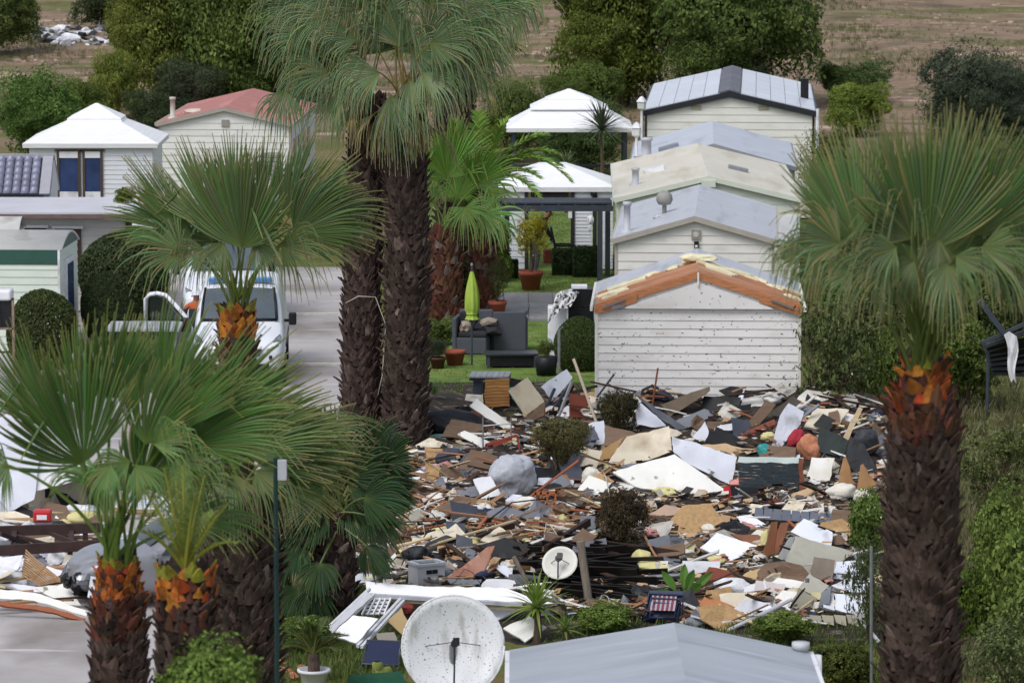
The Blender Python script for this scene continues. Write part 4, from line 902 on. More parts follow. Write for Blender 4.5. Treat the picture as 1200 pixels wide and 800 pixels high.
# ---- palm in front of the van
fan_palm('fan_palm', 'spreading fan palm with orange-red collar in front of the ambulance van', 278, 358, 95,
 [(283, 290, 122, 91, -.45, 170, .04), (252, 268, 108, 110, -.1, 130, .05), (304, 262, 104, 80, .1, 130, .05), (212, 294, 84, 172, -.25, 190, .7), (226, 284, 122, 126, .1, 50, .03), (345, 272, 108, 25, -.2, 170, .35), (338, 255, 108, 58, .1, 130, .1), (330, 288, 84, 350, -.35, 150, .9), (240, 292, 66, 205, -.3, 130, 1.2), (274, 246, 96, 96, .3, 120, .05), (208, 272, 88, 152, .3, 120, .25), (365, 262, 92, 14, .1, 120, .3), (300, 285, 66, 300, -.5, 120, 1.6), (262, 285, 62, 240, -.5, 120, 1.6)],
 .24, .2, palm_g, zv0=4.2, orange=.42, green=.1, sz=.12, pitch=.075, seed=41, extra=3, extraR=.95, out=.7, petc=(.13, .17, .05), tip=.78, orr=1.05)
# ---- tall twin palms in the middle
SIL0, SIL1 = (.075, .122, .050), (.145, .195, .105)
b6 = gnd(424, 528); b7 = gnd(474, 532)
fan_palm('tall_fan_palm', 'tall palm of the twin pair, slimmer trunk beside the road', 432, 118, F/b6.y,
 [(334, 106, 70, 255, -.2, 120, 1.2), (398, 108, 84, 245, -.6, 110, 1.2), (388, 18, 92, 172, -.2, 140, 1.2), (374, 66, 68, 185, -.1, 120, .7), (412, -30, 105, 120, .1, 150, .7), (440, -20, 105, 92, -.3, 140, .5), (352, 5, 85, 190, .3, 150, 1.2), (420, 45, 80, 160, -.5, 130, 1.3), (432, 75, 70, 210, -.7, 120, 1.5), (405, 60, 75, 100, .3, 130, .6), (365, 95, 62, 200, .2, 130, 1.3), (395, -5, 90, 150, .5, 150, 1.0), (445, 50, 85, 80, -.4, 130, .7), (415, 85, 80, 235, -.7, 130, 1.0), (385, 85, 75, 200, -.4, 140, 1.1), (360, 40, 80, 180, 0, 140, 1.1), (425, 10, 95, 130, -.4, 140, .8)],
 .36, .3, palm_s, skirt=5, base=b6, bend=-.05, zv0=0, orange=.0, green=.0, sz=.15, pitch=.1, seed=51, extra=2, extraR=1.2, c_in=SIL0, c_out=SIL1, out=.9, tip=.85, group=None, petc=(.2, .2, .1))
fan_palm('tall_fan_palm', 'tall palm of the twin pair, thicker dark trunk standing in the rubble edge', 474, 122, F/b7.y,
 [(457, 112, 92, 285, -.7, 100, .8), (482, 58, 78, 340, -.4, 150, 1.4), (522, 35, 90, 12, -.2, 150, 1.1), (540, 72, 76, 345, -.3, 150, 1.3), (500, 5, 100, 60, -.2, 150, .8), (462, -15, 105, 96, .2, 150, .5), (550, 15, 88, 12, .2, 150, 1.1), (512, 70, 76, 320, -.5, 120, 1.6), (470, 55, 85, 100, -.6, 130, .7), (445, 85, 70, 200, -.8, 110, 1.6), (495, 85, 75, 310, -.7, 120, 1.4), (530, 10, 90, 30, .4, 150, 1.0), (500, 40, 85, 40, .2, 140, .9), (460, 30, 90, 120, .3, 140, .8), (480, 95, 85, 290, -.8, 120, 1.0), (505, 50, 90, 350, -.6, 150, 1.1), (450, 15, 95, 80, -.5, 140, .7), (535, 45, 85, 350, 0, 150, 1.1)],
 .40, .35, palm_s, skirt=5, base=b7, bend=.04, zv0=0, orange=.0, green=.0, sz=.16, pitch=.1, seed=61, extra=3, extraR=1.2, c_in=GREEN, c_out=SIL1, out=.9, tip=.85, petc=(.24, .17, .06))
b65 = gnd(532, 362)
fan_palm('tall_fan_palm', 'shaggy palm partly hidden behind the twin palms, crown by the brown field', 533, 85, F/b65.y,
 [(575, 10, 80, 15, -.2, 200, 1.1), (545, 40, 75, 300, -.5, 210, 1.5), (520, 0, 85, 90, 0, 200, .8), (595, 0, 75, 20, .2, 200, 1.0), (560, 55, 62, 330, -.2, 200, 1.4)],
 .36, .42, palm_g, skirt=4, base=b65, zv0=1.0, orange=0, green=0, sz=.2, pitch=.14, seed=66, extra=3, extraR=1.3, c_in=GREEN, c_out=SIL1, out=1.2)
# ---- bright fan palm behind the twins, and a date palm
b7a = gnd(521, 376)
fan_palm('fan_palm', 'bright green fan palm with reddish trunk beside the pergola', 521, 268, F/b7a.y,
 [(524, 208, 66, 98, -.3, 210, .3), (560, 216, 62, 45, -.2, 210, .4), (566, 250, 58, 355, -.3, 210, .7), (508, 238, 52, 150, -.2, 210, .7), (545, 243, 52, 290, -.5, 220, 1.0), (535, 190, 55, 80, .2, 200, .3), (500, 210, 56, 120, .1, 200, .4)],
 .4, .33, palm_b, base=b7a, zv0=0, orange=.0, green=.0, sz=.17, pitch=.12, seed=71, extra=4, extraR=1.1, bootmat=bootred, out=.8, c_in=(.07, .125, .03), c_out=(.11, .17, .045))
def feather_palm(name, label, cpx, cpy, Y, tips, r, seed, mat, base=None, Ll=.35, nl=46, c0=(.05, .085, .02), c1=(.12, .17, .04), zv0=0, orange=0, green=0, sz=.15, bootmat=None, archk=.35, extra=0, extraL=1.5, width=.022, stalk=(.15, .17, .06)):
    C = ony(cpx, cpy, Y); b = base or Vector((C.x, C.y, 0)); rs = random.Random(seed); e = empty(name, b, 0, label, 'palm tree')
    palm_trunk(e, trunk_fn(b, C, r, r*.9), b.z, C.z, zv0, orange, green, sz, .09, seed, bootmat, out=.8)
    for t in tips:
        dep = t[2] if len(t) > 2 else rs.uniform(-.5, .3); v = ony(t[0], t[1], Y+dep) - C; ln = v.length
        m = feather(C-b, v, Vector((0, 0, ln*archk*(t[3] if len(t) > 3 else 1))), nl, Ll, rs, c0, c1, width=width, stalk=stalk); inst('frond', mesh_raw(m, 'frond'), mat, e)
    for i in range(extra):
        az = R(rs.uniform(0, 360)); v = Vector((math.cos(az), math.sin(az), rs.uniform(-.1, .9)))*extraL
        m = feather(C-b, v, Vector((0, 0, extraL*archk)), nl, Ll, rs, c0, c1, width=width); inst('frond', mesh_raw(m, 'frond'), mat, e)
    return e
b7b = gnd(566, 370)
feather_palm('date_palm', 'date palm with arching feathery fronds over the white pavilion roof', 566, 218, b7b.y, [(670, 214, -.8, 1.6), (632, 232, -.9, 1.3), (596, 140, .2, .5), (560, 132, -.2, .4), (640, 158, .2, .8), (655, 182, -.3, 1.1), (512, 168, -.3, .8), (532, 142, .1, .5), (660, 196, .5, 1.2), (500, 195, .2, 1.0), (585, 150, -.6, .5)], .3, 75, palm_b, base=b7b, Ll=.46, nl=44, c0=(.08, .13, .03), c1=(.2, .27, .07), extra=3, sz=.16, bootmat=bootred, width=.06)
feather_palm('date_palm', 'slim feathery young palm with yellow leaf stalks between two shaggy trunks', 217, 668, F/139, [(168, 570, -.3, .3), (192, 548, -.2, .15), (214, 545, .1, .1), (240, 556, -.2, .2), (268, 590, -.2, .4), (160, 622, -.3, .7), (278, 636, -.2, .8), (205, 560, .3, .2), (228, 580, -.5, .3), (182, 590, .3, .3), (250, 600, .3, .4)], .27, 81, palm_g, Ll=.17, nl=34, stalk=(.3, .3, .06), c0=(.09, .13, .04), c1=(.17, .22, .07), zv0=2.6, orange=.28, green=.12, sz=.095, width=.011)
# ---- low dark palm beside the rubble
b8 = gnd(392, 722); lv = []; rs = random.Random(8)
for i in range(34):
    th = rs.uniform(-50, 230); rr = rs.uniform(12, 40); lv.append((394+math.cos(R(th))*rr*1.25, 578-math.sin(R(th))*rr*1.35, rs.uniform(50, 70), th, rs.uniform(-.6, .3), 190, rs.uniform(.2, .5)))
lv += [(452, 540, 44, 40, -.1, 190, .3), (440, 520, 42, 60, 0, 190, .3), (455, 580, 40, 5, -.1, 190, .4), (350, 640, 52, 240, -.4, 200, .5), (375, 660, 48, 265, -.6, 200, .5), (430, 640, 46, 310, -.5, 200, .5), (350, 690, 44, 250, -.5, 200, .5), (365, 690, 44, 290, -.6, 200, .5), (340, 665, 44, 200, -.3, 200, .5), (372, 520, 44, 105, 0, 190, .3)]
fan_palm('low_fan_palm', 'bushy dark green fan palm standing at the edge of the rubble', 392, 600, F/b8.y, lv, .3, .3, palm_d, base=b8, zv0=.2, orange=0, green=0, sz=.15, pitch=.1, seed=91, extra=10, extraR=.62, c_in=DARKG, c_out=(.055, .085, .04), nseg=30, out=1.0, tip=.9)
# ---- sword-leaved plants: every leaf is a part
def sword_leaf(L, w, droop, c, seed):
    rs = random.Random(seed); m = MB(); p = Vector((0, 0, 0)); vs = []; cs = []
    for k in range(7):
        t = k/6; ww = w*(1-abs(t-.35)**1.5*1.2)*(1-t**4); ww = max(.002, ww); vs += [p + Vector((0, -ww, ww*.25)), p, p + Vector((0, ww, ww*.25))]; cs += [tuple(x*(1.2-.3*t) for x in c)]*3
        p = p + Vector((1, 0, -droop*t*1.4)).normalized()*(L/6)
    m.v = [tuple(v) for v in vs]; m.c = cs
    for k in range(6): m.f += [(3*k, 3*k+1, 3*k+4, 3*k+3), (3*k+1, 3*k+2, 3*k+5, 3*k+4)]
    return mesh_raw(m, 'leaf')
def yucca(name, label, px, py, ybase, rpx, n, cols_, w, stem=True, droop=.4, seed=1, base=None, lo=-30, cat='yucca'):
    b = base or on(px, ybase); C = ony(px, py, b.y); k = b.y/F; rs = random.Random(seed); e = empty(name, b, 0, label, cat)
    L = rpx*k; ms = [sword_leaf(L*rs.uniform(.85, 1.1), w, droop*rs.uniform(.5, 1.4), cols_[i % len(cols_)], i) for i in range(6)]
    h = max(.05, C.z-b.z)
    if stem: m = MB(); m.tube([(0, 0, -.05), (.02, 0, h*.5), (0, 0, h)], [.07, .055, .05], 8); m.build('stem', barkm, e)
    for i in range(n):
        el = R(lo + (88-lo)*(i/n)**.8); inst('leaf', ms[i % 6], leafm, e, (0, 0, h), (rs.uniform(-.3, .3), -el, i*2.399))
    return e
yucca('yucca', 'bright green spiky yucca beside the big satellite dish', 629, 712, 752, 46, 70, [(.16, .24, .045), (.12, .2, .04), (.22, .27, .07)], .022, seed=2)
yucca('yucca', 'small spiky plant at the corner of the near grey roof', 662, 738, 752, 26, 24, [(.13, .2, .04)], .018, seed=3)
yucca('dragon_tree', 'dark spiky dragon tree in front of the tiered pavilion', 705, 152, 205, 42, 90, [(.035, .05, .03), (.06, .08, .045), (.09, .1, .05)], .03, seed=4, base=Vector((ony(705, 200, pa.y-.6).x, pa.y-.6, 0)), cat='plant')
yucca('agave', 'spiky agave leaves behind the white pavilion roof', 664, 196, 215, 24, 26, [(.08, .11, .05)], .03, seed=5, base=Vector((ony(664, 200, pa.y-2.6).x, pa.y-2.6, 0)), lo=10, cat='plant', stem=True)
yucca('sword_plant', 'leafy lily-like clump on the lawn by the twin palm trunk', 508, 462, 468, 22, 26, [(.07, .12, .04), (.11, .16, .06)], .02, stem=False, seed=6, lo=15, cat='plant')
# cycad in a white pot
pc = gnd(368, 812); e = empty('potted_cycad', pc, 0, 'dark green cycad in a white pot on the verge', 'potted plant'); k = pc.y/F
m = MB(); m.lathe([(.13, 0), (.2, .3), (.23, .3), (.23, .34), (.19, .34), (.18, .3), (0, .3)], 18); m.build('pot', white, e, True)
m = MB(); m.tube([(0, 0, .28), (0, 0, .55)], [.09, .08], 10); m.build('stem', bootm, e)
rs = random.Random(9)
for i in range(26):
    az = i*2.399; el = R(rs.uniform(5, 70)); v = Vector((math.cos(az)*math.cos(el), math.sin(az)*math.cos(el), math.sin(el)))*rs.uniform(.42, .56)
    inst('frond', mesh_raw(feather(Vector((0, 0, .54)), v, Vector((0, 0, .16)), 26, .13, rs, (.025, .045, .015), (.07, .1, .035), droop=.1, width=.014), 'frond'), palm_g, e)

# ------------------------------------------------------------------ hedges, clipped balls and shrubs nearer the camera
bush('clipped_bush', 'large clipped dark bush beside the porch', 'bush', 92, 200, 277, 372, 'clip', base=gnd(146, 372), trunk=True)
bush('clipped_bush', 'smaller clipped dark ball in front of the larger one', 'bush', 95, 158, 323, 402, 'clip', base=gnd(126, 402), trunk=True)
bush('clipped_bush', 'clipped dark bush at the green-banded caravan', 'bush', 8, 92, 344, 432, 'clip', base=gnd(50, 430), trunk=True, tint=('cb', (1.3, 1.15, .9)))
bush('clipped_bush', 'clipped olive bush leaning on the torn home', 'bush', 648, 706, 374, 434, 'clip', base=gnd(678, 434), tint=('cb2', (1.3, 1.3, .9)))
for i, (x0, x1, yt, yb, lab) in enumerate([(648, 673, 291, 322, 'dark clipped square hedge block beside the pavilion entrance'), (672, 701, 288, 324, 'clipped square hedge block between pavilion and home'), (590, 606, 304, 326, 'low clipped hedge block at the pavilion wall')]):
    g = gnd((x0+x1)/2, yb); k = g.y/F; e = empty('hedge_block', g, 0, lab, 'hedge'); w = (x1-x0)*k; h = (yb-yt)*k*.96
    rs_ = np.random.RandomState(i); n = 6000; d = rs_.uniform(-1, 1, (n, 3)); ax = rs_.randint(0, 3, n); d[np.arange(n), ax] = np.sign(d[np.arange(n), ax])*rs_.uniform(.9, 1.02, n)
    P = d*np.array([w/2, w*.4, h/2]) + np.array([0, 0, h/2]); nn = nrm(d + rs_.normal(size=(n, 3))*.6); t = nrm(np.cross(nn, rs_.normal(size=(n, 3)))); bb = np.cross(nn, t); L = .05
    V = np.stack([P-t*L, P+bb*L*.6, P+t*L, P-bb*L*.6], 1); C = np.array([[.02, .035, .014]])*rs_.uniform(.5, 2.4, (n, 1)) + np.array([[.01, .012, 0]])*rs_.uniform(0, 1, (n, 1))
    inst('foliage', quads_mesh('hedge_leaves', V, C), leafm, e)
bush('shrub', 'bushy hedge with ivy at the left pergola posts', 'shrub', 527, 566, 292, 362, 'near', base=gnd(546, 362), tint=('iv', (.7, .75, .7)))
bush('shrub', 'low leafy plants round the reddish palm foot', 'shrub', 490, 545, 372, 402, 'near', base=gnd(518, 404), trunk=False)
bush('shrub', 'bright leafy shrub behind the closed parasol', 'shrub', 560, 600, 258, 300, 'nearyel', base=gnd(580, 330), tint=('bs', (.8, .9, .8)))
bush('shrub', 'sparse branching shrub growing against the torn home', 'shrub', 900, 1030, 350, 530, 'sparse', base=gnd(975, 514), depth=.7, tint=('sp', (.9, 1.0, .85)))
bush('shrub', 'leafy shrub leaning over the rubble beside the torn home', 'shrub', 940, 1075, 345, 500, 'sparse', base=gnd(1010, 478), tint=('sp2', (.95, 1.0, .85)))
bush('shrub', 'tangled shrub at the foot of the collapsed awning', 'shrub', 1085, 1180, 372, 486, 'near', base=gnd(1130, 480), tint=('sp3', (.85, .9, .75)))
bush('shrub', 'loose green shrub spilling over the rubble edge by the tall palm', 'shrub', 1000, 1075, 390, 520, 'near', base=gnd(1040, 508), tint=('sp4', (.95, 1.0, .8)))
bush('shrub', 'leafy scrub on the bank behind the tall palm trunk', 'shrub', 1100, 1210, 500, 600, 'sparse', base=gnd(1165, 600), tint=('sp5', (1.1, 1.15, .9)))
bush('shrub', 'round green bush beside the tall palm trunk, lower of the bank', 'shrub', 1125, 1215, 575, 690, 'near', base=gnd(1172, 690), tint=('r1', (1.15, 1.2, 1.0)))
bush('shrub', 'bright yellow-green bush behind the tall palm trunk', 'shrub', 1105, 1180, 660, 750, 'nearyel', base=gnd(1140, 760), tint=('r2', (.8, .9, .8)))
bush('shrub', 'large green bush at the edge of the bank', 'shrub', 1150, 1290, 610, 780, 'near', base=gnd(1220, 790), tint=('r3', (1.15, 1.2, 1.0)))
bush('shrub', 'grey-green feathery bush in front of the bank', 'shrub', 1130, 1250, 725, 840, 'sparse', base=gnd(1190, 850), tint=('r4', (1.3, 1.4, 1.3)))
bush('shrub', 'bright leafy bush by the palm trunk at the rubble edge', 'shrub', 985, 1045, 575, 660, 'near', base=on(1018, 660), tint=('r5', (1.1, 1.2, 1.0)))
bush('shrub', 'thin-leaved sapling in front of the white appliance', 'shrub', 985, 1045, 640, 750, 'sparse', base=on(1018, 752), tint=('r6', (.9, 1.0, 1.0)))
bush('shrub', 'low olive bush below the tipped white cabinet', 'shrub', 875, 960, 716, 756, 'near', base=on(918, 754), trunk=False, tint=('r7', (1.2, 1.25, 1.0)))
bush('shrub', 'low brownish bush in front of the beige wreck panels', 'shrub', 950, 1030, 752, 800, 'nearyel', base=gnd(990, 806), trunk=False, tint=('r8', (.7, .62, .7)))
ob = ony(250, 870, 33.5); ob_e = bush('shrub', 'leafy oleander bush at the foot of the shaggy trunks', 'shrub', 178, 318, 752, 870, 'near', base=ob, trunk=False, tint=('r9', (1.25, 1.4, 1.1)))
for i in range(7):
    m = MB(); an_ = i*.9; m.tube([(.1*math.cos(an_), .1*math.sin(an_), -ob.z), (.2*math.cos(an_), .2*math.sin(an_), -ob.z*.4), (.25*math.cos(an_), .2*math.sin(an_), .5)], [.03, .025, .012], 6); m.build('stem', barkm, ob_e)
bush('shrub', 'low green plants under the dark fan palm', 'shrub', 320, 395, 722, 765, 'near', base=gnd(356, 766), trunk=False, tint=('r10', (1.0, 1.1, .9)))
bush('shrub', 'low weeds at the foot of the weathered post', 'shrub', 668, 752, 706, 742, 'near', base=on(708, 740), trunk=False, tint=('r11', (1.2, 1.3, 1.0)))
bush('shrub', 'small green plant among planks beside the plastic crate', 'shrub', 434, 458, 656, 676, 'near', base=on(446, 678), trunk=False)
bush('withered_bush', 'brown-topped clipped bush on bare stems amid the rubble', 'bush', 618, 692, 486, 545, 'topiary', base=on(655, 566) + Vector((0, 0, .3)), trunk=False)
bush('withered_bush', 'brown withered bush beside the small white dish', 'bush', 700, 762, 572, 645, 'brown', base=on(731, 645))
bush('withered_bush', 'olive-brown bush between torn panels and the white home', 'bush', 698, 748, 456, 516, 'brown', base=on(722, 514), tint=('wb', (.85, 1.0, .8)))
e = empty('bare_stems', on(655, 567), 0, 'tangle of bare grey stems under the brown-topped bush', 'stems')
rs = random.Random(12)
for i in range(14):
    m = MB(); a = rs.uniform(0, 6.28); m.tube([(rs.uniform(-.1, .1), rs.uniform(-.1, .1), -.05), (math.cos(a)*.14, math.sin(a)*.12, .35), (math.cos(a)*.36, math.sin(a)*.3, .75)], [.025, .018, .008], 5); m.build('stem', barkm, e)
# banana-like leaves
bp_ = on(800, 706); e = empty('banana_plant', bp_, 0, 'broad-leaved green banana plant beside the folded striped chair', 'plant')
for i, (az, el, L) in enumerate([(20, 50, .5), (160, 60, .45), (80, 70, .5), (-60, 40, .4), (200, 35, .35), (-20, 75, .45)]):
    m = MB(); d = Vector((math.cos(R(az))*math.cos(R(el)), math.sin(R(az))*.5, math.sin(R(el)))).normalized(); s = d.cross(Vector((0, -1, .3))).normalized(); vs = []
    for k in range(8):
        t = k/7; p = d*L*t*1.5 + Vector((0, 0, -.25*t*t*L)); w = .062*math.sin(math.pi*max(0, (t-.3)/.7))+.006; vs += [tuple(p-s*w), tuple(p+Vector((0, .02, -.02))), tuple(p+s*w)]
    m.v = vs; m.c = [(.08, .17, .03)]*len(vs)
    for k in range(7): m.f += [(3*k, 3*k+1, 3*k+4, 3*k+3), (3*k+1, 3*k+2, 3*k+5, 3*k+4)]
    inst('leaf', mesh_raw(m, 'leaf'), leafm, e)

# ================================================================== GARDEN: pergola, pots, furniture
Yq = gnd(690, 332).y
e = empty('pergola', (ony(636, 300, Yq).x, Yq, 0), 0, 'charcoal metal pergola in front of the white pavilion', 'pergola'); ex = e.location.x
X = lambda px, Y=Yq: ony(px, 300, Y).x - ex
ztop = ony(600, 247, Yq).z; dpt = 1.5
for px, yy in ((560, 0), (570, dpt), (703, 0), (712, dpt), (594, dpt)):
    m = MB(); m.box((X(px, Yq+yy), yy, ztop/2), (.13, .13, ztop-.02)); m.build('post', charcoal, e)
for yy in (0, dpt):
    m = MB(); m.box((X(636, Yq), yy, ztop+.06), (X(718)-X(553), .12, .14)); m.build('beam', charcoal, e)
for k in range(9):
    m = MB(); x = X(557) + k*(X(714)-X(557))/8; m.box((x, dpt/2, ztop+.10), (.06, dpt-.13, .12)); m.build('rafter', charcoal, e)
for k in range(6):
    m = MB(); m.box((X(636), .15+k*.24, ztop+.185), (X(716)-X(555), .1, .04)); m.build('slat', charcoal, e)
g = ony(692, 252, Yq-.1); m = MB(); m.tube([(0, 0, 0), (0, 0, -.35)], .006, 4)
e2 = empty('hanging_ornament', (g.x, Yq-.12, ony(692, 288, Yq).z), 0, 'white hanging ornament under the pergola corner', 'ornament')
m = MB(); zt = ztop - e2.location.z
m.tube([(0, 0, zt), (0, 0, 0)], .008, 4); m.build('string', white, e2)
o = inst('ornament', lumpm[3], white, e2, (0, 0, zt-.22), (0, 0, 0), (.09, .06, .12)); inst('tassel', lumpm[1], white, e2, (0, 0, zt-.42), (0, 0, 0), (.06, .05, .1))

def pot(name, label, px, ybase, rpx, hpx, mat=terracotta, soil_=True, cat='plant pot'):
    b = gnd(px, ybase); k = b.y/F; r = rpx*k; h = hpx*k; e = empty(name, b, 0, label, cat)
    m = MB(); m.lathe([(0, 0), (r*.68, 0), (r*.9, h*.78), (r, h*.79), (r, h), (r*.88, h), (r*.85, h*.85), (0, h*.85)], 22); m.build('pot_body', mat, e, True)
    return e, b, r, h
pe, pb_, pr_, ph_ = pot('large_plant_pot', 'large terracotta pot with yellow-leaved tree on the lawn', 622, 340, 14.5, 23)
bush('potted_tree', 'small tree with yellow-green leaves growing in the large terracotta pot', 'tree', 604, 650, 252, 306, 'sparse', base=Vector((pb_.x, pb_.y, ony(622, 306, pb_.y).z)), trunk=False, tint=('yt', (3.2, 2.4, .5)))
m = MB(); zt = ony(622, 280, pb_.y).z; m.tube([(pb_.x, pb_.y, ph_*.8), (pb_.x+.02, pb_.y, zt*.6), (pb_.x, pb_.y, zt)], [.05, .045, .03], 8); o = m.build('stem', barkm, None); tree = [q for q in bpy.data.objects if q.name.startswith('potted_tree')][0]
o.parent = tree; o.matrix_parent_inverse = (Matrix.Translation(tree.location) @ Matrix.Rotation(tree.rotation_euler.z, 4, 'Z')).inverted()
pot('plant_pot', 'square-shouldered terracotta pot beside the garden path', 583, 374, 11, 22)
bush('dry_plant', 'half-dead twiggy plant in the terracotta pot by the path', 'plant', 568, 600, 305, 356, 'sparse', base=Vector((gnd(583, 374).x, gnd(583, 374).y, .4)), tint=('dp', (.8, .8, .7)))
bush('leafy_plant', 'dark leafy plant spilling beside the terracotta pot', 'plant', 560, 586, 330, 364, 'near', base=gnd(572, 366), trunk=False, tint=('dp2', (.6, .7, .6)))
pot('plant_bowl', 'wide terracotta bowl on the lawn behind the twin palms', 533, 428, 13, 18)
pot('plant_bowl', 'dark brown bowl beside the wide terracotta bowl', 513, 432, 10, 14, M('brown_glaze', '4a2a22', .6, .2, 6, .1))
bush('bowl_plant', 'grey-green plant in the dark brown bowl', 'plant', 500, 526, 398, 420, 'olv', base=gnd(513, 432) + Vector((0, 0, .22)), trunk=False, tint=('bpn', (.6, .6, .5)))
g = gnd(650, 308); m = MB(); m.box((g.x, g.y, .18), (.62, .4, .36)); o = bevel(m.build('brick_planter', M('brick_red', '8a4a3a', .85, .25, 8, .2)), .03); tag(o, 'low brick-red trough behind the standing person', 'planter')
# black garden chair by the pavilion
g = gnd(660, 320); e = empty('garden_chair', (g.x, g.y+.5, 0), 0, 'black high-backed garden chair beside the pavilion opening', 'chair')
m = MB(); m.box((0, 0, .45), (.55, .5, .08)); m.build('seat', black, e)
m = MB(); m.box((-.24, 0, .8), (.06, .5, .75), Matrix.Rotation(-.22, 3, 'Y')); m.build('backrest', black, e)
for sx in (-1, 1):
    for sy in (-1, 1): m = MB(); m.box((sx*.23, sy*.2, .2), (.05, .05, .42)); m.build('leg', black, e)
for sy in (-1, 1): m = MB(); m.box((.02, sy*.24, .68), (.5, .05, .05)); m.build('armrest', black, e)

# closed lime parasol
g = gnd(553, 428); e = empty('closed_parasol', g, 0, 'closed lime green parasol on a dark pole', 'parasol')
zt = ony(553, 311, g.y).z; z1 = ony(553, 318, g.y).z; z0 = ony(553, 374, g.y).z
m = MB(); m.tube([(0, 0, 0), (0, 0, zt)], .022, 8); m.build('pole', charcoal, e)
m = MB(); rows_ = []; 
for k in range(11):
    t = k/10; z = z1+(z0-z1)*t; r = .03+.11*math.sin(min(1, t*1.35)*math.pi*.56) if t < .8 else .14-.05*math.sin((t-.8)/.2*math.pi)
    rows_.append([(math.cos(a*math.pi/12)*r*(1+.22*math.cos(a*2.0)), math.sin(a*math.pi/12)*r*(1+.22*math.cos(a*2.0)), z) for a in range(25)])
m.grid(rows_); m.build('canopy', M('lime_fabric', '9ab24a', .8, .12, 5, .2), e, True)
m = MB(); m.lathe([(.1, z0+.14), (.13, z0+.12), (.1, z0+.09)], 12); m.build('strap', M('lime_fabric', ''), e)
m = MB(); m.lathe([(0, zt-.02), (.03, zt), (.02, zt+.05), (0, zt+.06)], 8); m.build('finial', steel, e)

# rattan armchairs and table
rattan = M('grey_rattan', '4b4f57', .75, .2, 30, .3, grain=(1, 1, 4)); cushion = M('beige_cushion', '8f8378', .9, .15, 6, .2); darkcush = M('charcoal_cushion', '2b2c31', .9, .2, 6, .2)
g = gnd(552, 416); e = empty('rattan_sofa', g, R(-8), 'grey rattan garden sofa with dark and beige cushions', 'sofa'); k = g.y/F; S = lambda px: px*k
m = MB(); m.box((0, .4, .2), (S(36), .8, .36)); bevel(m.build('base', rattan, e), .02)
m = MB(); m.box((-S(20), .4, .42), (.1, .85, .8)); bevel(m.build('armrest', rattan, e), .03)
m = MB(); m.box((0, .82, .5), (S(40), .1, .85)); bevel(m.build('backrest', rattan, e), .03)
m = MB(); m.box((.02, .38, .44), (S(34), .7, .14)); bevel(m.build('seat_cushion', darkcush, e), .05, 3)
inst('cushion', lumpm[0], darkcush, e, (-.1, .4, .72), (.3, .4, 0), (.24, .16, .26)); inst('cushion', lumpm[2], cushion, e, (-.14, .2, .6), (0, 1.4, .2), (.13, .2, .14)); inst('cushion', lumpm[1], cushion, e, (.32, .5, .66), (0, 1.5, .1), (.12, .3, .22)); inst('cushion', lumpm[3], darkcush, e, (.42, .4, .52), (0, .3, .1), (.25, .25, .12))
g = gnd(597, 412); e = empty('rattan_armchair', g, R(4), 'grey rattan armchair seen from its plain back, on the lawn', 'armchair')
m = MB(); m.box((0, 0, .46), (S(39), .09, .86)); bevel(m.build('backrest', rattan, e), .02)
for s in (-1, 1): m = MB(); m.box((s*S(20), .38, .4), (.08, .75, .72)); bevel(m.build('armrest', rattan, e), .02)
m = MB(); m.box((0, .4, .28), (S(34), .66, .3)); bevel(m.build('seat', rattan, e), .02)
m = MB(); m.beam((S(20), 0, .86), (S(25), .6, .95), .05, .08); m.build('arm_top', rattan, e)
g = gnd(600, 432); e = empty('garden_table', g, R(3), 'low black garden table in front of the rattan armchair', 'table')
m = MB(); m.box((0, .3, .3), (S(62), .62, .05)); bevel(m.build('table_top', M('black_slate', '2c2e34', .35, .2, 5, .05), e), .01)
for sx in (-1, 1):
    for sy in (0, 1): m = MB(); m.box((sx*S(27), .05+sy*.5, .14), (.06, .06, .28)); m.build('leg', charcoal, e)
m = MB(); m.box((0, .3, .16), (S(50), .5, .22)); m.build('apron', black, e)
# slatted grey bar table
g = gnd(573, 478); Yt2 = g.y; k2 = Yt2/F; zt = ony(572, 441, Yt2).z
e = empty('slatted_table', g, R(-4), 'grey slatted garden bar table beside the rubble', 'table')
for i in range(7):
    m = MB(); m.box((-.34+i*.115, .28, zt), (.108, .74, .035)); m.build('table_slat', M('grey_slat', '8a8d94', .6, .12, 5, .1, rnd=.08), e)
m = MB(); m.box((0, .28, zt-.06), (.8, .6, .06)); m.build('frame', charcoal, e)
for s in (-1, 1): m = MB(); m.box((s*.24, .28, zt/2-.04), (.16, .45, zt-.1)); m.build('leg', charcoal, e)
# white appliance with black bag and chain-patterned cloth
g = gnd(668, 428); e = empty('white_barbecue', g, 0, 'white cabinet under a black cover beside the clipped olive bush', 'cabinet'); k3 = g.y/F
zt = ony(650, 360, g.y).z; m = MB(); m.box((-.28, .3, zt/2), (.4, .5, zt)); bevel(m.build('body', white, e), .03)
m = MB(); m.box((.24, .32, zt+.2), (.5, .5, .36)); m.build('hood', black, e); m = MB(); m.box((.24, .3, zt/2), (.55, .5, zt-.02)); m.build('stand', black, e)
m = MB(); m.box((.2, .3, zt+.42), (.34, .4, .06)); m.build('lid', white, e)
clothbw = M('patterned_cloth', 'c9c9cb', .8, .1, 4, .1, stain=('2a2a2e', .52, 16))
m = MB(); rows_ = [[(-.3+.5*u/9 - .2*v/6, -.06-.03*v+.05*math.sin(u*1.4+v), zt+.4-.08*(9-u)*.5*v/6 - .02*(u-5)**2*.2 - .05*v) for u in range(10)] for v in range(7)]; m.grid(rows_); o = m.build('patterned_cloth', clothbw, None, True)
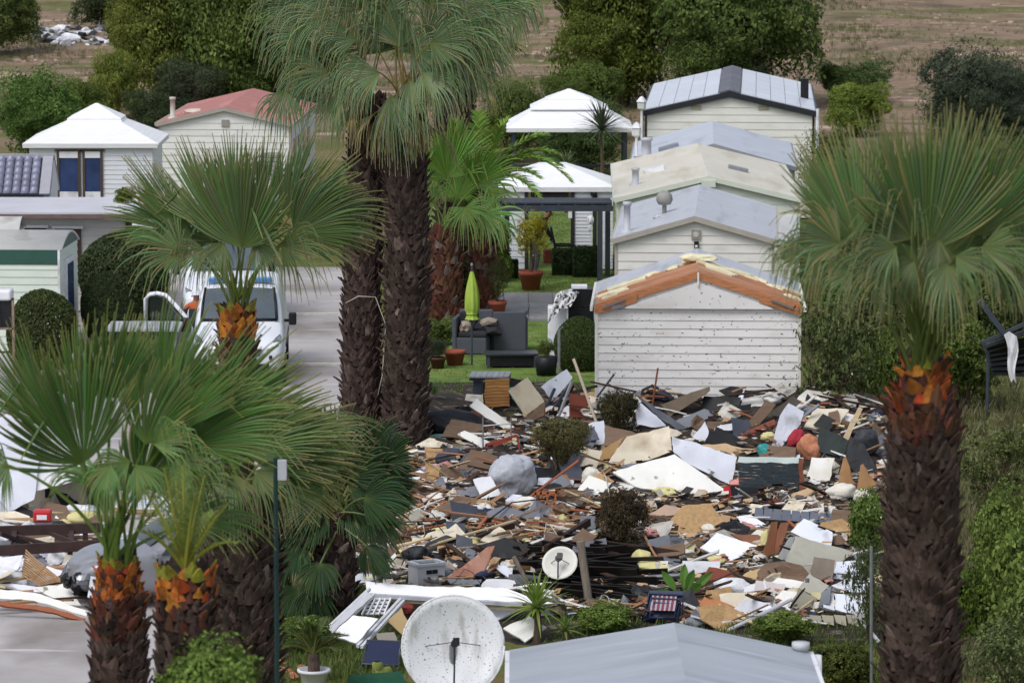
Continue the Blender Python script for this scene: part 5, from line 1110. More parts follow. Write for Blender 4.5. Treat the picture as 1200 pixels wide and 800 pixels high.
o.location = Vector(o.location) + Vector(g) ; tag(o, 'black and white patterned cloth hanging over the white cabinet', 'cloth')
g = gnd(655, 470); m = MB(); zt = ony(655, 386, g.y).z; m.tube([(g.x, g.y, 0), (g.x, g.y, zt), (g.x+.08, g.y, zt+.05)], .03, 8); tag(m.build('metal_post', steel), 'bare galvanised post standing between rubble and clipped bush', 'post')
# dark pot, black bin
g = gnd(640, 440); m = MB(); m.lathe([(0, 0), (.2, 0), (.25, .4), (.2, .42), (0, .4)], 14, g); tag(m.build('dark_planter', black, None, True), 'black round planter beside the black table', 'planter')
bush('planter_plant', 'small green plant in the black round planter', 'plant', 628, 650, 402, 424, 'near', base=gnd(640, 440)+Vector((0, 0, .38)), trunk=False)

# ================================================================== VEHICLES
vanw = M('van_white', 'd9dce4', .25, .04, 2, 0, spec=.5); tyre = M('tyre_rubber', '18181a', .9, .2, 10, .2)
scrn = M('windscreen_glass', '4a545b', .08, .35, .7, 0, spec=.7)  # greyish-teal reflection is put into the glass colour
def loft(secs, closed=True):
    m = MB(); n = len(secs[0]); 
    for s_ in secs: m.v += [tuple(p) for p in s_]
    for i in range(len(secs)-1):
        for k in range(n-1 if not closed else n):
            a, b = i*n+k, i*n+(k+1) % n; m.f.append((a, b, b+n, a+n))
    m.f.append(tuple(range(n))); m.f.append(tuple(range((len(secs)-1)*n, len(secs)*n))[::-1]); return m
def sec(y, w, z0, zb, zt, wt):
    """one cross-section of a vehicle: sill, belt, roof edge, roof"""
    return [(-w*.93, y, z0), (-w, y, z0+.25), (-w, y, zb), (-(w+wt)/2-.01, y, zb+(zt-zb)*.55), (-wt, y, zt-.07), (-wt*.82, y, zt-.005), (0, y, zt+.015), (wt*.82, y, zt-.005), (wt, y, zt-.07), ((w+wt)/2+.01, y, zb+(zt-zb)*.55), (w, y, zb), (w, y, z0+.25), (w*.93, y, z0)]
gv = gnd(279, 456)
van = empty('ambulance_van', (gv.x, gv.y, 0), R(2.0), 'white ambulance van with blue roof lights and its driver door open', 'van')
W = .97
secs = [sec(.0, W*.80, .30, .72, .82, W*.6), sec(.10, W*.93, .25, .82, .98, W*.74), sec(.45, W*.985, .24, .93, 1.10, W*.8), sec(.95, W, .24, 1.02, 1.24, W*.84), sec(1.20, W, .24, 1.06, 1.34, W*.86), sec(1.75, W, .24, 1.10, 1.86, W*.84), sec(2.0, W, .24, 1.10, 1.95, W*.83), sec(2.6, W, .24, 1.12, 1.98, W*.84), sec(4.9, W, .26, 1.12, 1.97, W*.84), sec(5.0, W*.97, .3, 1.12, 1.92, W*.82)]
o = loft(secs).build('body', vanw, van, True); md = o.modifiers.new('b', 'SUBSURF'); md.levels = 1; md.render_levels = 2
m = MB(); m.grid([[(-.76, 1.155, 1.33), (-.4, 1.09, 1.34), (0, 1.06, 1.345), (.4, 1.09, 1.34), (.76, 1.155, 1.33)], [(-.735, 1.455, 1.62), (-.4, 1.40, 1.64), (0, 1.38, 1.645), (.4, 1.40, 1.64), (.735, 1.455, 1.62)], [(-.70, 1.78, 1.89), (-.4, 1.735, 1.915), (0, 1.72, 1.925), (.4, 1.735, 1.915), (.70, 1.78, 1.89)]]); o = m.build('windscreen', scrn, van, True); o.location.z = .02; o.location.y = -.05
m = MB(); m.tube([(-.80, 1.13, 1.32), (-.4, 1.05, 1.325), (0, 1.02, 1.33), (.4, 1.05, 1.325), (.80, 1.13, 1.32)], .032, 6); m.build('windscreen_frame', black, van, True)
for s in (-1, 1):
    m = MB(); m.tube([(s*.79, 1.12, 1.33), (s*.765, 1.45, 1.64), (s*.72, 1.76, 1.92)], .03, 6); m.build('windscreen_frame', black, van, True)
    m = MB(); m.beam((s*.05, 1.1, 1.37), (s*.55, 1.13, 1.40), .015, .015); m.build('wiper', black, van)
    # headlight: dark housing with clear lens
    m = MB(); m.prism([(s*.40, .12, .80), (s*.52, .09, .72), (s*.84, .20, .78), (s*.90, .40, 1.0), (s*.87, .52, 1.07), (s*.62, .16, .90)], (0, .1, .02)); hl = m.build('headlight', M('headlight_glass', '6b7178', .1, .4, 6, 0, spec=.8), van); hl.location = (0, -.06, .0)
    m = MB(); m.prism([(s*.5, .07, .76), (s*.78, .13, .78), (s*.80, .16, .86), (s*.6, .09, .85)], (0, .04, 0)); m.build('lamp', M('lamp_white', 'd8dce4', .15, .1, 5, 0), hl)
    m = MB(); m.tube([(s*.66, -.085+.05, .66), (s*.70, -.07+.05, .66)], .05, 10); m.build('fog_lamp', black, van)
    for y in (.95, 4.1):
        m = MB(); m.lathe([(.0, -.11), (.30, -.11), (.34, -.06), (.34, .06), (.30, .11), (0, .11)], 22); wv = m.build('wheel', tyre, van, True); wv.rotation_euler = (0, R(90), 0); wv.location = (s*(W-.10), y, .34)
        m = MB(); m.lathe([(.0, .115), (.2, .112), (.21, .09)], 18); m.build('rim', steel, wv, True)
    m = MB(); m.box((0, 0, 0), (.16, .14, .26)); 
    if s == 1:
        o = bevel(m.build('mirror', black, van), .03, 3); o.location = (1.12, 1.30, 1.32); m = MB(); m.box((-.12, .02, -.04), (.12, .05, .06)); m.build('mirror_arm', black, o)
    m = MB(); m.box((s*.975, 2.9, .75), (.03, 3.0, .08)); m.build('side_moulding', black, van)
m = MB(); m.prism([(-.45, -.02, .70), (.45, -.02, .70), (.5, .02, .84), (-.5, .02, .84)], (0, .06, 0)); o = m.build('grille', black, van); o.location.y = -.05
m = MB(); m.box((0, .02, .45), (1.3, .12, .16)); o = bevel(m.build('lower_grille', black, van), .02)
m = MB(); m.box((0, -.06, .58), (.5, .02, .11)); m.build('number_plate', M('plate_white', 'd2d2cc', .4, .05, 4, 0), van)
for s in (-1, 1):
    m = MB(); m.box((s*.50, 2.35, 2.03), (.34, .3, .1)); b_ = bevel(m.build('beacon', M('beacon_blue', '3f78b5', .15, .2, 4, 0, spec=.6), van), .03, 3)
m = MB(); m.box((0, 2.4, 1.99), (1.4, .34, .03)); m.build('light_bar_base', M('lightbar_grey', 'b4b8c0', .4, .1, 5, .02), van)
for x in (-.28, .28): m = MB(); m.box((x, 2.2, 2.02), (.08, .08, .07)); m.build('spot_lamp', black, van)
# opened driver door (viewer's left)
dr = empty('door', (-.99, 1.28, 0), 0); dr.parent = van; dr.rotation_euler = (0, 0, R(68))
def door_part(nm, poly, t, mat, y0=0, par=dr):
    m = MB(); m.prism([(y0, y, z) for y, z in poly], (t, 0, 0)); return m.build(nm, mat, par)
L0 = 1.12                                        # door length along the van
inner = [(.2, 1.14), (L0-.12, 1.14), (L0-.10, 1.68), (L0-.25, 1.74), (.66, 1.71), (.33, 1.36)]
door_part('door_skin', [(0, .35), (L0, .35), (L0, 1.12), (0, 1.12)], .07, vanw)
m = MB(); m.tube([(.035, L0-.03, 1.1), (.035, L0-.03, 1.70), (.035, L0-.12, 1.80), (.035, L0-.3, 1.83), (.035, .62, 1.80), (.035, .38, 1.58), (.035, .15, 1.34), (.035, .03, 1.1)], .045, 8); m.build('door_frame', vanw, dr, True)
m = MB(); m.tube([(.035, L0-.10, 1.14), (.035, L0-.10, 1.68), (.035, L0-.18, 1.75), (.035, .66, 1.735), (.035, .25, 1.36), (.035, .16, 1.14), (.035, L0-.10, 1.14)], .022, 6); m.build('window_seal', black, dr, True)
gl = M('door_glass', '3c4a4c', .06, .3, 2, 0, spec=.7); gl.node_tree.nodes['Principled BSDF'].inputs['Transmission Weight'].default_value = .75
door_part('window_pane', inner, .006, gl, .035)
m = MB(); m.box((-.06, .12, 1.2), (.18, .2, .3)); bevel(m.build('mirror', black, dr), .04, 3)
m = MB(); m.box((-.02, .9, .98), (.04, .2, .05)); m.build('handle', black, dr)
# second, taller white van parked behind
g2 = gnd(262, 392); van2 = empty('parked_van', (g2.x, g2.y, 0), R(3), 'white high-roofed van parked close behind the ambulance van', 'van')
secs = [sec(.0, W*.8, .3, .72, .85, W*.6), sec(.12, W*.95, .25, .85, 1.0, W*.75), sec(.9, W, .24, 1.05, 1.25, W*.84), sec(1.15, W, .24, 1.08, 1.36, W*.86), sec(1.9, W, .24, 1.1, 2.15, W*.8), sec(2.3, W, .24, 1.12, 2.42, W*.76), sec(2.9, W, .24, 1.15, 2.52, W*.8), sec(5.4, W, .26, 1.15, 2.5, W*.8), sec(5.5, W*.97, .3, 1.15, 2.44, W*.78)]
o = loft(secs).build('body', vanw, van2, True); md = o.modifiers.new('b', 'SUBSURF'); md.levels = 1; md.render_levels = 2
m = MB(); m.grid([[(-.74, 1.14, 1.40), (0, 1.05, 1.42), (.74, 1.14, 1.40)], [(-.68, 1.80, 2.05), (0, 1.72, 2.08), (.68, 1.80, 2.05)]]); o = m.build('windscreen', scrn, van2, True); o.location.y = -.08
for s in (-1, 1):
    for y in (.95, 4.4):
        m = MB(); m.lathe([(.0, -.11), (.30, -.11), (.34, -.06), (.34, .06), (.30, .11), (0, .11)], 22); wv = m.build('wheel', tyre, van2, True); wv.rotation_euler = (0, R(90), 0); wv.location = (s*(W-.10), y, .34)
    m = MB(); m.box((s*1.1, 1.3, 1.4), (.16, .14, .3)); bevel(m.build('mirror', black, van2), .03)
    m = MB(); m.prism([(s*.5, .1, .8), (s*.85, .25, .85), (s*.88, .45, 1.05), (s*.6, .2, .95)], (0, .1, 0)); o = m.build('headlight', M('headlight_glass', ''), van2); o.location.y = -.06
# grey-topped bin store in front of the open door
g = gnd(168, 455); zt = ony(168, 384, g.y).z
e = empty('bin_store', g, 0, 'dark bin store with flat light grey lid beside the open van door', 'bin store'); k = g.y/F
m = MB(); m.box((0, .5, zt-.03), (86*k, 1.3, .07)); bevel(m.build('lid', M('lid_grey', 'a7a9b2', .5, .06, 3, .03), e), .01)
m = MB(); m.box((.05, .55, zt/2-.05), (62*k, 1.0, zt-.1)); m.build('bin_front', M('bin_dark', '26262c', .7, .2, 4, .1), e)
for s in (-1, 1): m = MB(); m.box((s*38*k, .05, zt/2-.04), (.06, .06, zt-.08)); m.build('post', steel, e)
# old air conditioner with rusty frame at the left edge
g = gnd(8, 452); za = ony(8, 352, g.y).z; zb_ = ony(8, 384, g.y).z
e = empty('air_conditioner', (g.x-.2, g.y, 0), 0, 'white air conditioner casing with black coil in a rusty frame by the green-banded caravan', 'air conditioner')
m = MB(); m.box((0, .3, (za+zb_)/2), (.62, .5, za-zb_)); m.build('coil', M('coil_black', '1c1d22', .6, .3, 20, .2), e)
m = MB(); m.box((.0, .28, za+.1), (.62, .58, .22)); bevel(m.build('lid', white, e), .05, 3)
rust = M('rusty_frame', '8a7466', .7, .3, 6, .2)
for s in (-1, 1): m = MB(); m.box((s*.3+.05, .02, za/2), (.05, .05, za)); m.build('frame_post', rust, e)
m = MB(); m.beam((-.3, .02, zb_-.02), (.36, .02, zb_-.02), .05, .04); m.build('frame_bar', rust, e); m = MB(); m.tube([(-.05, -.02, za-.05), (.05, -.02, za-.08), (.06, -.02, zb_)], .014, 6); m.build('pipe', white, e)

# ================================================================== PEOPLE
def skin_body(name, joints, edges, mat, parent=None, loc=(0, 0, 0), sub=2):
    me = bpy.data.meshes.new(name); me.from_pydata([j[0] for j in joints], edges, []); me.update()
    o = bpy.data.objects.new(name, me); col.objects.link(o); o.location = loc
    if parent: o.parent = parent
    me.materials.append(mat); md = o.modifiers.new('skin', 'SKIN'); md.use_smooth_shade = True
    for i, j in enumerate(joints):
        sv = me.skin_vertices[0].data[i]; r = j[1]; sv.radius = r if hasattr(r, '__len__') else (r, r); sv.use_root = (i == 0)
    s = o.modifiers.new('sub', 'SUBSURF'); s.levels = 1; s.render_levels = sub; return o
skinm = M('skin', '9a6a52', .6, .1, 6, .05)
def clothes(name, fn):
    """body material: colour picked by height bands (clothing areas of one continuous body)"""
    m = bpy.data.materials.new(name); m.use_nodes = True; n = m.node_tree.nodes; L = m.node_tree.links; b = n['Principled BSDF']; b.inputs['Roughness'].default_value = .85
    tc = n.new('ShaderNodeTexCoord'); sx = n.new('ShaderNodeSeparateXYZ'); L.new(tc.outputs['Object'], sx.inputs[0])
    r = n.new('ShaderNodeValToRGB'); r.color_ramp.interpolation = 'CONSTANT'; mr = n.new('ShaderNodeMapRange'); mr.inputs[1].default_value = 0; mr.inputs[2].default_value = 2.0; L.new(sx.outputs[2], mr.inputs[0]); L.new(mr.outputs[0], r.inputs[0])
    e_ = r.color_ramp.elements
    while len(e_) < len(fn): e_.new(.5)
    for i, (z, c) in enumerate(fn): e_[i].position = z/2.0; e_[i].color = lin(c) + (1,)
    L.new(r.outputs[0], b.inputs['Base Color']); return m
def hand(j, ed, wrist, d, side):
    """five short finger chains rooted in the palm"""
    b = len(j); w = j[wrist][0]; w = Vector(w); d = Vector(d).normalized(); sd = Vector(side).normalized()
    j.append((w + d*.05, (.03, .02))); ed.append((wrist, b))
    for i, (o_, ln) in enumerate([(-.03, .075), (-.01, .085), (.01, .08), (.03, .065)]):
        q = len(j); j.append((w + d*.1 + sd*o_, .009)); j.append((w + d*(.1+ln*.6) + sd*o_*1.1 + Vector((0, .012, 0)), .008)); ed += [(b, q), (q, q+1)]
    q = len(j); j.append((w + d*.06 - sd*.05, .01)); j.append((w + d*.1 - sd*.055, .009)); ed += [(b, q), (q, q+1)]
# person stooping in the pavilion opening
g = gnd(632, 322); e = empty('person', g, R(0), 'person in black top and grey trousers stooping in the pavilion opening', 'person')
J = [((-.08, .0, .92), (.15, .12)), ((-.02, 0, 1.12), (.15, .12)), ((.06, 0, 1.32), (.17, .12)), ((.12, 0, 1.44), (.1, .09)), ((.19, -.01, 1.50), .055), ((.26, -.01, 1.60), (.085, .095)), ((.30, -.01, 1.66), (.08, .09)),
     ((-.09, -.09, .86), .095), ((-.04, -.1, .5), .07), ((-.1, -.1, .1), .045), ((.04, -.1, .04), .04), ((-.09, .09, .86), .095), ((-.12, .1, .48), .07), ((-.2, .1, .1), .045), ((-.07, .1, .04), .04),
     ((.12, -.17, 1.38), .06), ((.2, -.22, 1.14), .048), ((.3, -.2, .94), .032), ((.12, .17, 1.38), .06), ((.22, .22, 1.15), .048), ((.32, .18, .95), .032)]
E = [(0, 1), (1, 2), (2, 3), (3, 4), (4, 5), (5, 6), (0, 7), (7, 8), (8, 9), (9, 10), (0, 11), (11, 12), (12, 13), (13, 14), (3, 15), (15, 16), (16, 17), (3, 18), (18, 19), (19, 20)]
hand(J, E, 17, (.2, 0, -1), (0, 1, 0)); hand(J, E, 20, (.2, 0, -1), (0, 1, 0))
body = skin_body('body', J, E, clothes('stooping_clothes', [(0, '201d1c'), (.1, '5a5d68'), (.9, '141317'), (1.5, '8a5f4b')]), e)
inst('hair', lumpm[0], M('black_hair', '17120f', .7, .3, 20, .3), e, (.26, 0, 1.68), (0, .3, 0), (.10, .10, .10))
inst('nose', lumpm[1], skinm, e, (.385, -.01, 1.60), (0, 0, 0), (.018, .014, .02))
for s in (-1, 1): inst('ear', lumpm[2], skinm, e, (.25, s*.095-.01, 1.61), (0, 0, 0), (.02, .012, .03))
# person behind the van door
pv = van.location + Vector((-1.02, .95+1.3, 0)); e = empty('person', (pv.x, pv.y, 0), 0, 'person with white cap and orange vest standing behind the open van door', 'person')
hd = ony(196, 340, pv.y).z - .12
k_ = hd/1.62
J = [((0, 0, .95), (.16, .12)), ((0, 0, 1.15), (.16, .12)), ((0, 0, 1.35), (.19, .12)), ((0, 0, 1.46), (.1, .08)), ((0, 0, 1.52), .055), ((0, -.01, 1.62), (.08, .095)), ((0, -.01, 1.70), (.075, .085)),
     ((-.1, 0, .88), .095), ((-.11, -.02, .5), .07), ((-.11, 0, .1), .045), ((-.11, -.12, .04), .04), ((.1, 0, .88), .095), ((.11, -.02, .5), .07), ((.11, 0, .1), .045), ((.11, -.12, .04), .04),
     ((-.2, 0, 1.4), .06), ((-.27, -.05, 1.14), .048), ((-.24, -.2, .98), .032), ((.2, 0, 1.4), .06), ((.27, -.05, 1.14), .048), ((.24, -.2, .98), .032)]
hand(J, E2 := [x for x in E[:20]], 17, (0, -.4, -1), (1, 0, 0)); hand(J, E2, 20, (0, -.4, -1), (1, 0, 0))
J = [(tuple(Vector(p)*k_), r) for p, r in J]
skin_body('body', J, E2, clothes('vest_clothes', [(0, '1e1e22'), (.1, '23252d'), (1.0*k_, '2b2f38'), (1.36*k_, 'b0562e'), (1.49*k_, '96684f')]), e)
m = MB(); m.lathe([(.098, .0), (.1, .04), (.085, .1), (.045, .135), (0, .145)], 16, (0, -.005, 1.655*k_)); c_ = m.build('cap', M('cap_white', 'cfd2d8', .8, .08, 6, .05), e, True)
m = MB(); m.prism([(-.07, -.08, 0), (.07, -.08, 0), (.06, -.16, -.01), (0, -.18, -.012), (-.06, -.16, -.01)], (0, 0, .01)); o = m.build('peak', M('cap_white', ''), c_); o.location = (0, 0, 1.66*k_)
inst('nose', lumpm[1], skinm, e, (0, -.108, 1.60*k_), (0, 0, 0), (.014, .018, .02))
for s in (-1, 1): inst('ear', lumpm[2], skinm, e, (s*.088, 0, 1.61*k_), (0, 0, 0), (.012, .02, .03))

# silver car with crushed nose, facing left
gc = gnd(176, 704); car = empty('crushed_car', (gc.x, gc.y, 0), R(20), 'silver car with crushed front end among the palm trunks', 'car')
car.scale = (.85, .85, .85)
sil = M('silver_paint', '8f9198', .34, .06, 2, .05, metal=.35, spec=.5, dirt=('7d7a75', .6, 3, (1, 1, 1), .2))
def csec(x, w, z0, zb, zt, wt): return [(x, p[0], p[2]) for p in sec(0, w, z0, zb, zt, wt)]
rsd = random.Random(3); cs_ = []
for x, w, z0, zb, zt, wt in [(-1.42, .5, .42, .62, .72, .35), (-1.36, .72, .34, .74, .86, .5), (-1.05, .82, .22, .84, .98, .62), (-.55, .85, .2, .9, 1.02, .68), (-.2, .86, .2, .93, 1.08, .70), (.35, .86, .2, .95, 1.42, .60), (.9, .86, .2, .95, 1.50, .60), (1.7, .86, .2, .96, 1.46, .60), (2.3, .84, .24, .96, 1.1, .64), (2.55, .78, .3, .9, 1.0, .6)]: cs_.append([(a+rsd.uniform(-.08, .08)*(x < -.4), b+rsd.uniform(-.06, .06)*(x < -.4), c+rsd.uniform(-.09, .09)*(x < -.4)) for a, b, c in csec(x, w, z0, zb, zt, wt)])
o = loft(cs_).build('body', sil, car, True); md = o.modifiers.new('b', 'SUBSURF'); md.levels = 1; md.render_levels = 2
for s in (-1, 1):
    yo = s*.80
    for (a, b, c, d) in (((-.02, .97), (.75, .98), (.75, 1.40), (.38, 1.36)), ((.82, .98), (1.62, .98), (1.5, 1.38), (.82, 1.41))):
        m = MB(); m.prism([(a[0], s*.845, a[1]), (b[0], s*.845, b[1]), (c[0], s*.655, c[1]), (d[0], s*.655, d[1])], (0, s*.02, 0)); m.build('side_window', darkglass, car)
    for x in (-.98, 1.6):
        m = MB(); m.lathe([(.0, -.1), (.27, -.1), (.31, -.05), (.31, .05), (.27, .1), (0, .1)], 20); wv = m.build('wheel', tyre, car, True); wv.rotation_euler = (R(90), 0, 0); wv.location = (x, s*.78, .31)
        m = MB(); m.lathe([(0, .09), (.15, .105), (.17, .08)], 16); m.build('rim', M('dark_rim', '55575c', .5, .2, 5, .1), wv, True)
    m = MB(); m.prism([(-.1, s*.86, .22), (-.08, s*.86, .22), (-.08, s*.86, .95), (-.1, s*.86, .95)], (0, s*.006, 0)); m.build('door_gap', black, car)
    m = MB(); m.box((-.1, s*.95, 1.0), (.14, .16, .12)); bevel(m.build('mirror', sil, car), .03)
m = MB(); m.grid([[(-.16, -.62, 1.12), (-.2, 0, 1.13), (-.16, .62, 1.12)], [(.36, -.54, 1.44), (.33, 0, 1.46), (.36, .54, 1.44)]]); m.build('windscreen', darkglass, car, True)
for k in range(9): inst('torn_bumper', lumpm[k % 4], black if k % 3 else sil, car, (-1.4+rsd.uniform(-.1, .15), -.7+.17*k, .45+rsd.uniform(-.1, .25)), (rsd.uniform(0, 3), 0, 0), (.14, .12, .1))
m = MB(); m.prism([(-1.36, -.86, .3), (-1.28, -.9, .3), (-1.2, -.9, .66), (-1.3, -.86, .68)], (0, .05, 0)); m.build('hanging_headlight', M('lamp_white', ''), car)
# green pole with junction box
g = Vector((ony(324, 700, 43).x, 43, 0)); zt = ony(324, 536, 43).z; e = empty('green_pole', g, 0, 'dark green metal pole with grey junction box', 'pole')
m = MB(); m.tube([(0, 0, 0), (0, 0, zt)], .024, 8); m.build('pole', M('pole_green', '183433', .5, .15, 5, .05), e)
m = MB(); m.box((.07, -.04, zt-.12), (.09, .08, .2)); m.build('junction_box', greymetal, e)
# collapsed awning at the right edge
gA = gnd(1185, 492); e = empty('collapsed_awning', gA, 0, 'collapsed dark metal awning with torn white cloth', 'awning'); YA = gA.y
Q = lambda px, py, d=0: ony(px, py, YA+d) - gA
m = MB(); m.beam(Q(1148, 352), Q(1190, 408), .14, .1); m.build('beam', charcoal, e)
for i in range(8): m = MB(); m.beam(Q(1150+i*2, 402+i*5, i*.15), Q(1262, 352+i*13, i*.15), .05, .07); m.build('beam', charcoal, e)
m = MB(); m.prism([Q(1156, 408, .2), Q(1260, 380, .2), Q(1260, 430, 1.2), Q(1165, 440, 1.2)], (0, 0, .02)); m.build('sheet', black, e)
m = MB(); rows_ = [[Q(1184+(u-2.5)*(3-.25*v)+v*.6+2*math.sin(v*.9), 388+v*8+abs(u-2)*2, -.25-.06*math.sin(u*2+v)) for u in range(6)] for v in range(8)]; m.grid(rows_); m.build('torn_cloth', white, e, True)
m = MB(); m.tube([Q(1240, 380, .5), Vector((Q(1240, 380, .5).x, .5, 0))], .05, 6); m.build('post', charcoal, e); m = MB(); m.tube([Q(1158, 405, .3), Vector((Q(1158, 405, .3).x, .3, 0))], .04, 6); m.build('post', charcoal, e)

# ================================================================== RUBBLE
def slabn(tau, psi=0.0): return Vector((math.sin(R(psi))*math.cos(R(tau)), -math.cos(R(psi))*math.cos(R(tau)), math.sin(R(tau))))
EXCL = []
def slab_mb(poly, tau, psi=0.0, t=.025, lift=0.0, anchor=None, warp=None):
    """board whose outline is given in photo pixels; it lies in one tilted plane resting on the rubble at its lowest corner; slightly warped, edges chipped"""
    lo = max(poly, key=lambda q: q[1]); p = anchor or on(*lo); n = slabn(tau, psi); EXCL.append(poly)
    P = [isect(x, y, p, n) + Vector((0, 0, lift)) for x, y in poly]
    bm = bmesh.new(); vs = [bm.verts.new(q) for q in P]; f = bm.faces.new(vs); bmesh.ops.triangulate(bm, faces=[f])
    size = max((a-b).length for a in P for b in P)
    if size > .35 and warp != 0:
        for it in range(2 if size < .9 else 3):
            bmesh.ops.subdivide_edges(bm, edges=bm.edges[:], cuts=1)
            bmesh.ops.triangulate(bm, faces=bm.faces[:])
        amp = (warp or .035)*min(1.6, size)
        for v in bm.verts:
            q = v.co.copy(); v.co += n*amp*(noise.noise(q*1.1) + .4*noise.noise(q*3.0))
            if v.is_boundary: v.co += Vector((noise.noise(q*9), 0, noise.noise(q*9+Vector((5, 5, 5)))))*.022
    bm.normal_update()
    g = bm.faces[:]; r = bmesh.ops.extrude_face_region(bm, geom=g)
    for v in [x for x in r['geom'] if isinstance(x, bmesh.types.BMVert)]: v.co -= n*t
    bm.verts.ensure_lookup_table(); bm.verts.index_update(); m = MB(); m.v = [tuple(v.co) for v in bm.verts]; m.f = [tuple(v.index for v in fc.verts) for fc in bm.faces]; bm.free(); return m
def slab(name, label, cat, poly, mat, tau=40, psi=0, t=.025, group=None):
    return tag(slab_mb(poly, tau, psi, t).build(name, mat), label, cat, group)
creamp = M('cream_panel', 'd2c8b4', .6, .1, 1.6, .05, dirt=('9c8a70', .55, 1.5, (1, 1, 1), .2))
speck = M('speckled_white_panel', 'e0dfda', .6, .05, 2, .05, stain=('8a8577', .64, 5), dirt=('c7bfae', .55, 1.5, (1, 1, 1), .25))
beige = M('beige_panel', 'b8ae98', .7, .1, 2, .06, dirt=('8c8271', .56, 2, (1, 1, 1), .2)); greybe = M('greige_metal', 'a3a195', .55, .08, 2, .05, dirt=('7a786d', .6, 2, (1, 1, 1), .2))
greyp = M('slate_grey_panel', '6d7078', .55, .12, 2, .05); navyp = M('navy_grey_panel', '454a55', .5, .15, 2, .05)
brownp = M('brown_board', '6b5747', .7, .2, 3, .15, grain=(1, 5, 5)); redbrown = M('red_brown_board', '7a4030', .6, .2, 3, .1)
osb = M('chipboard', 'a98a62', .8, .22, 16, .25); teal = M('teal_board', '6fa097', .6, .1, 3, .05)
doorw = M('polished_brown_door', '95624a', .3, .2, 2, .05, grain=(1, 5, 5), spec=.5); mauve = M('mauve_white_panel', 'c7bfc0', .6, .06, 2, .05)
ydoor = M('yellowish_board', 'b59c70', .6, .12, 2, .05); dgpanel = M('dark_green_slat', '2b353a', .6, .2, 4, .08, rnd=.12)
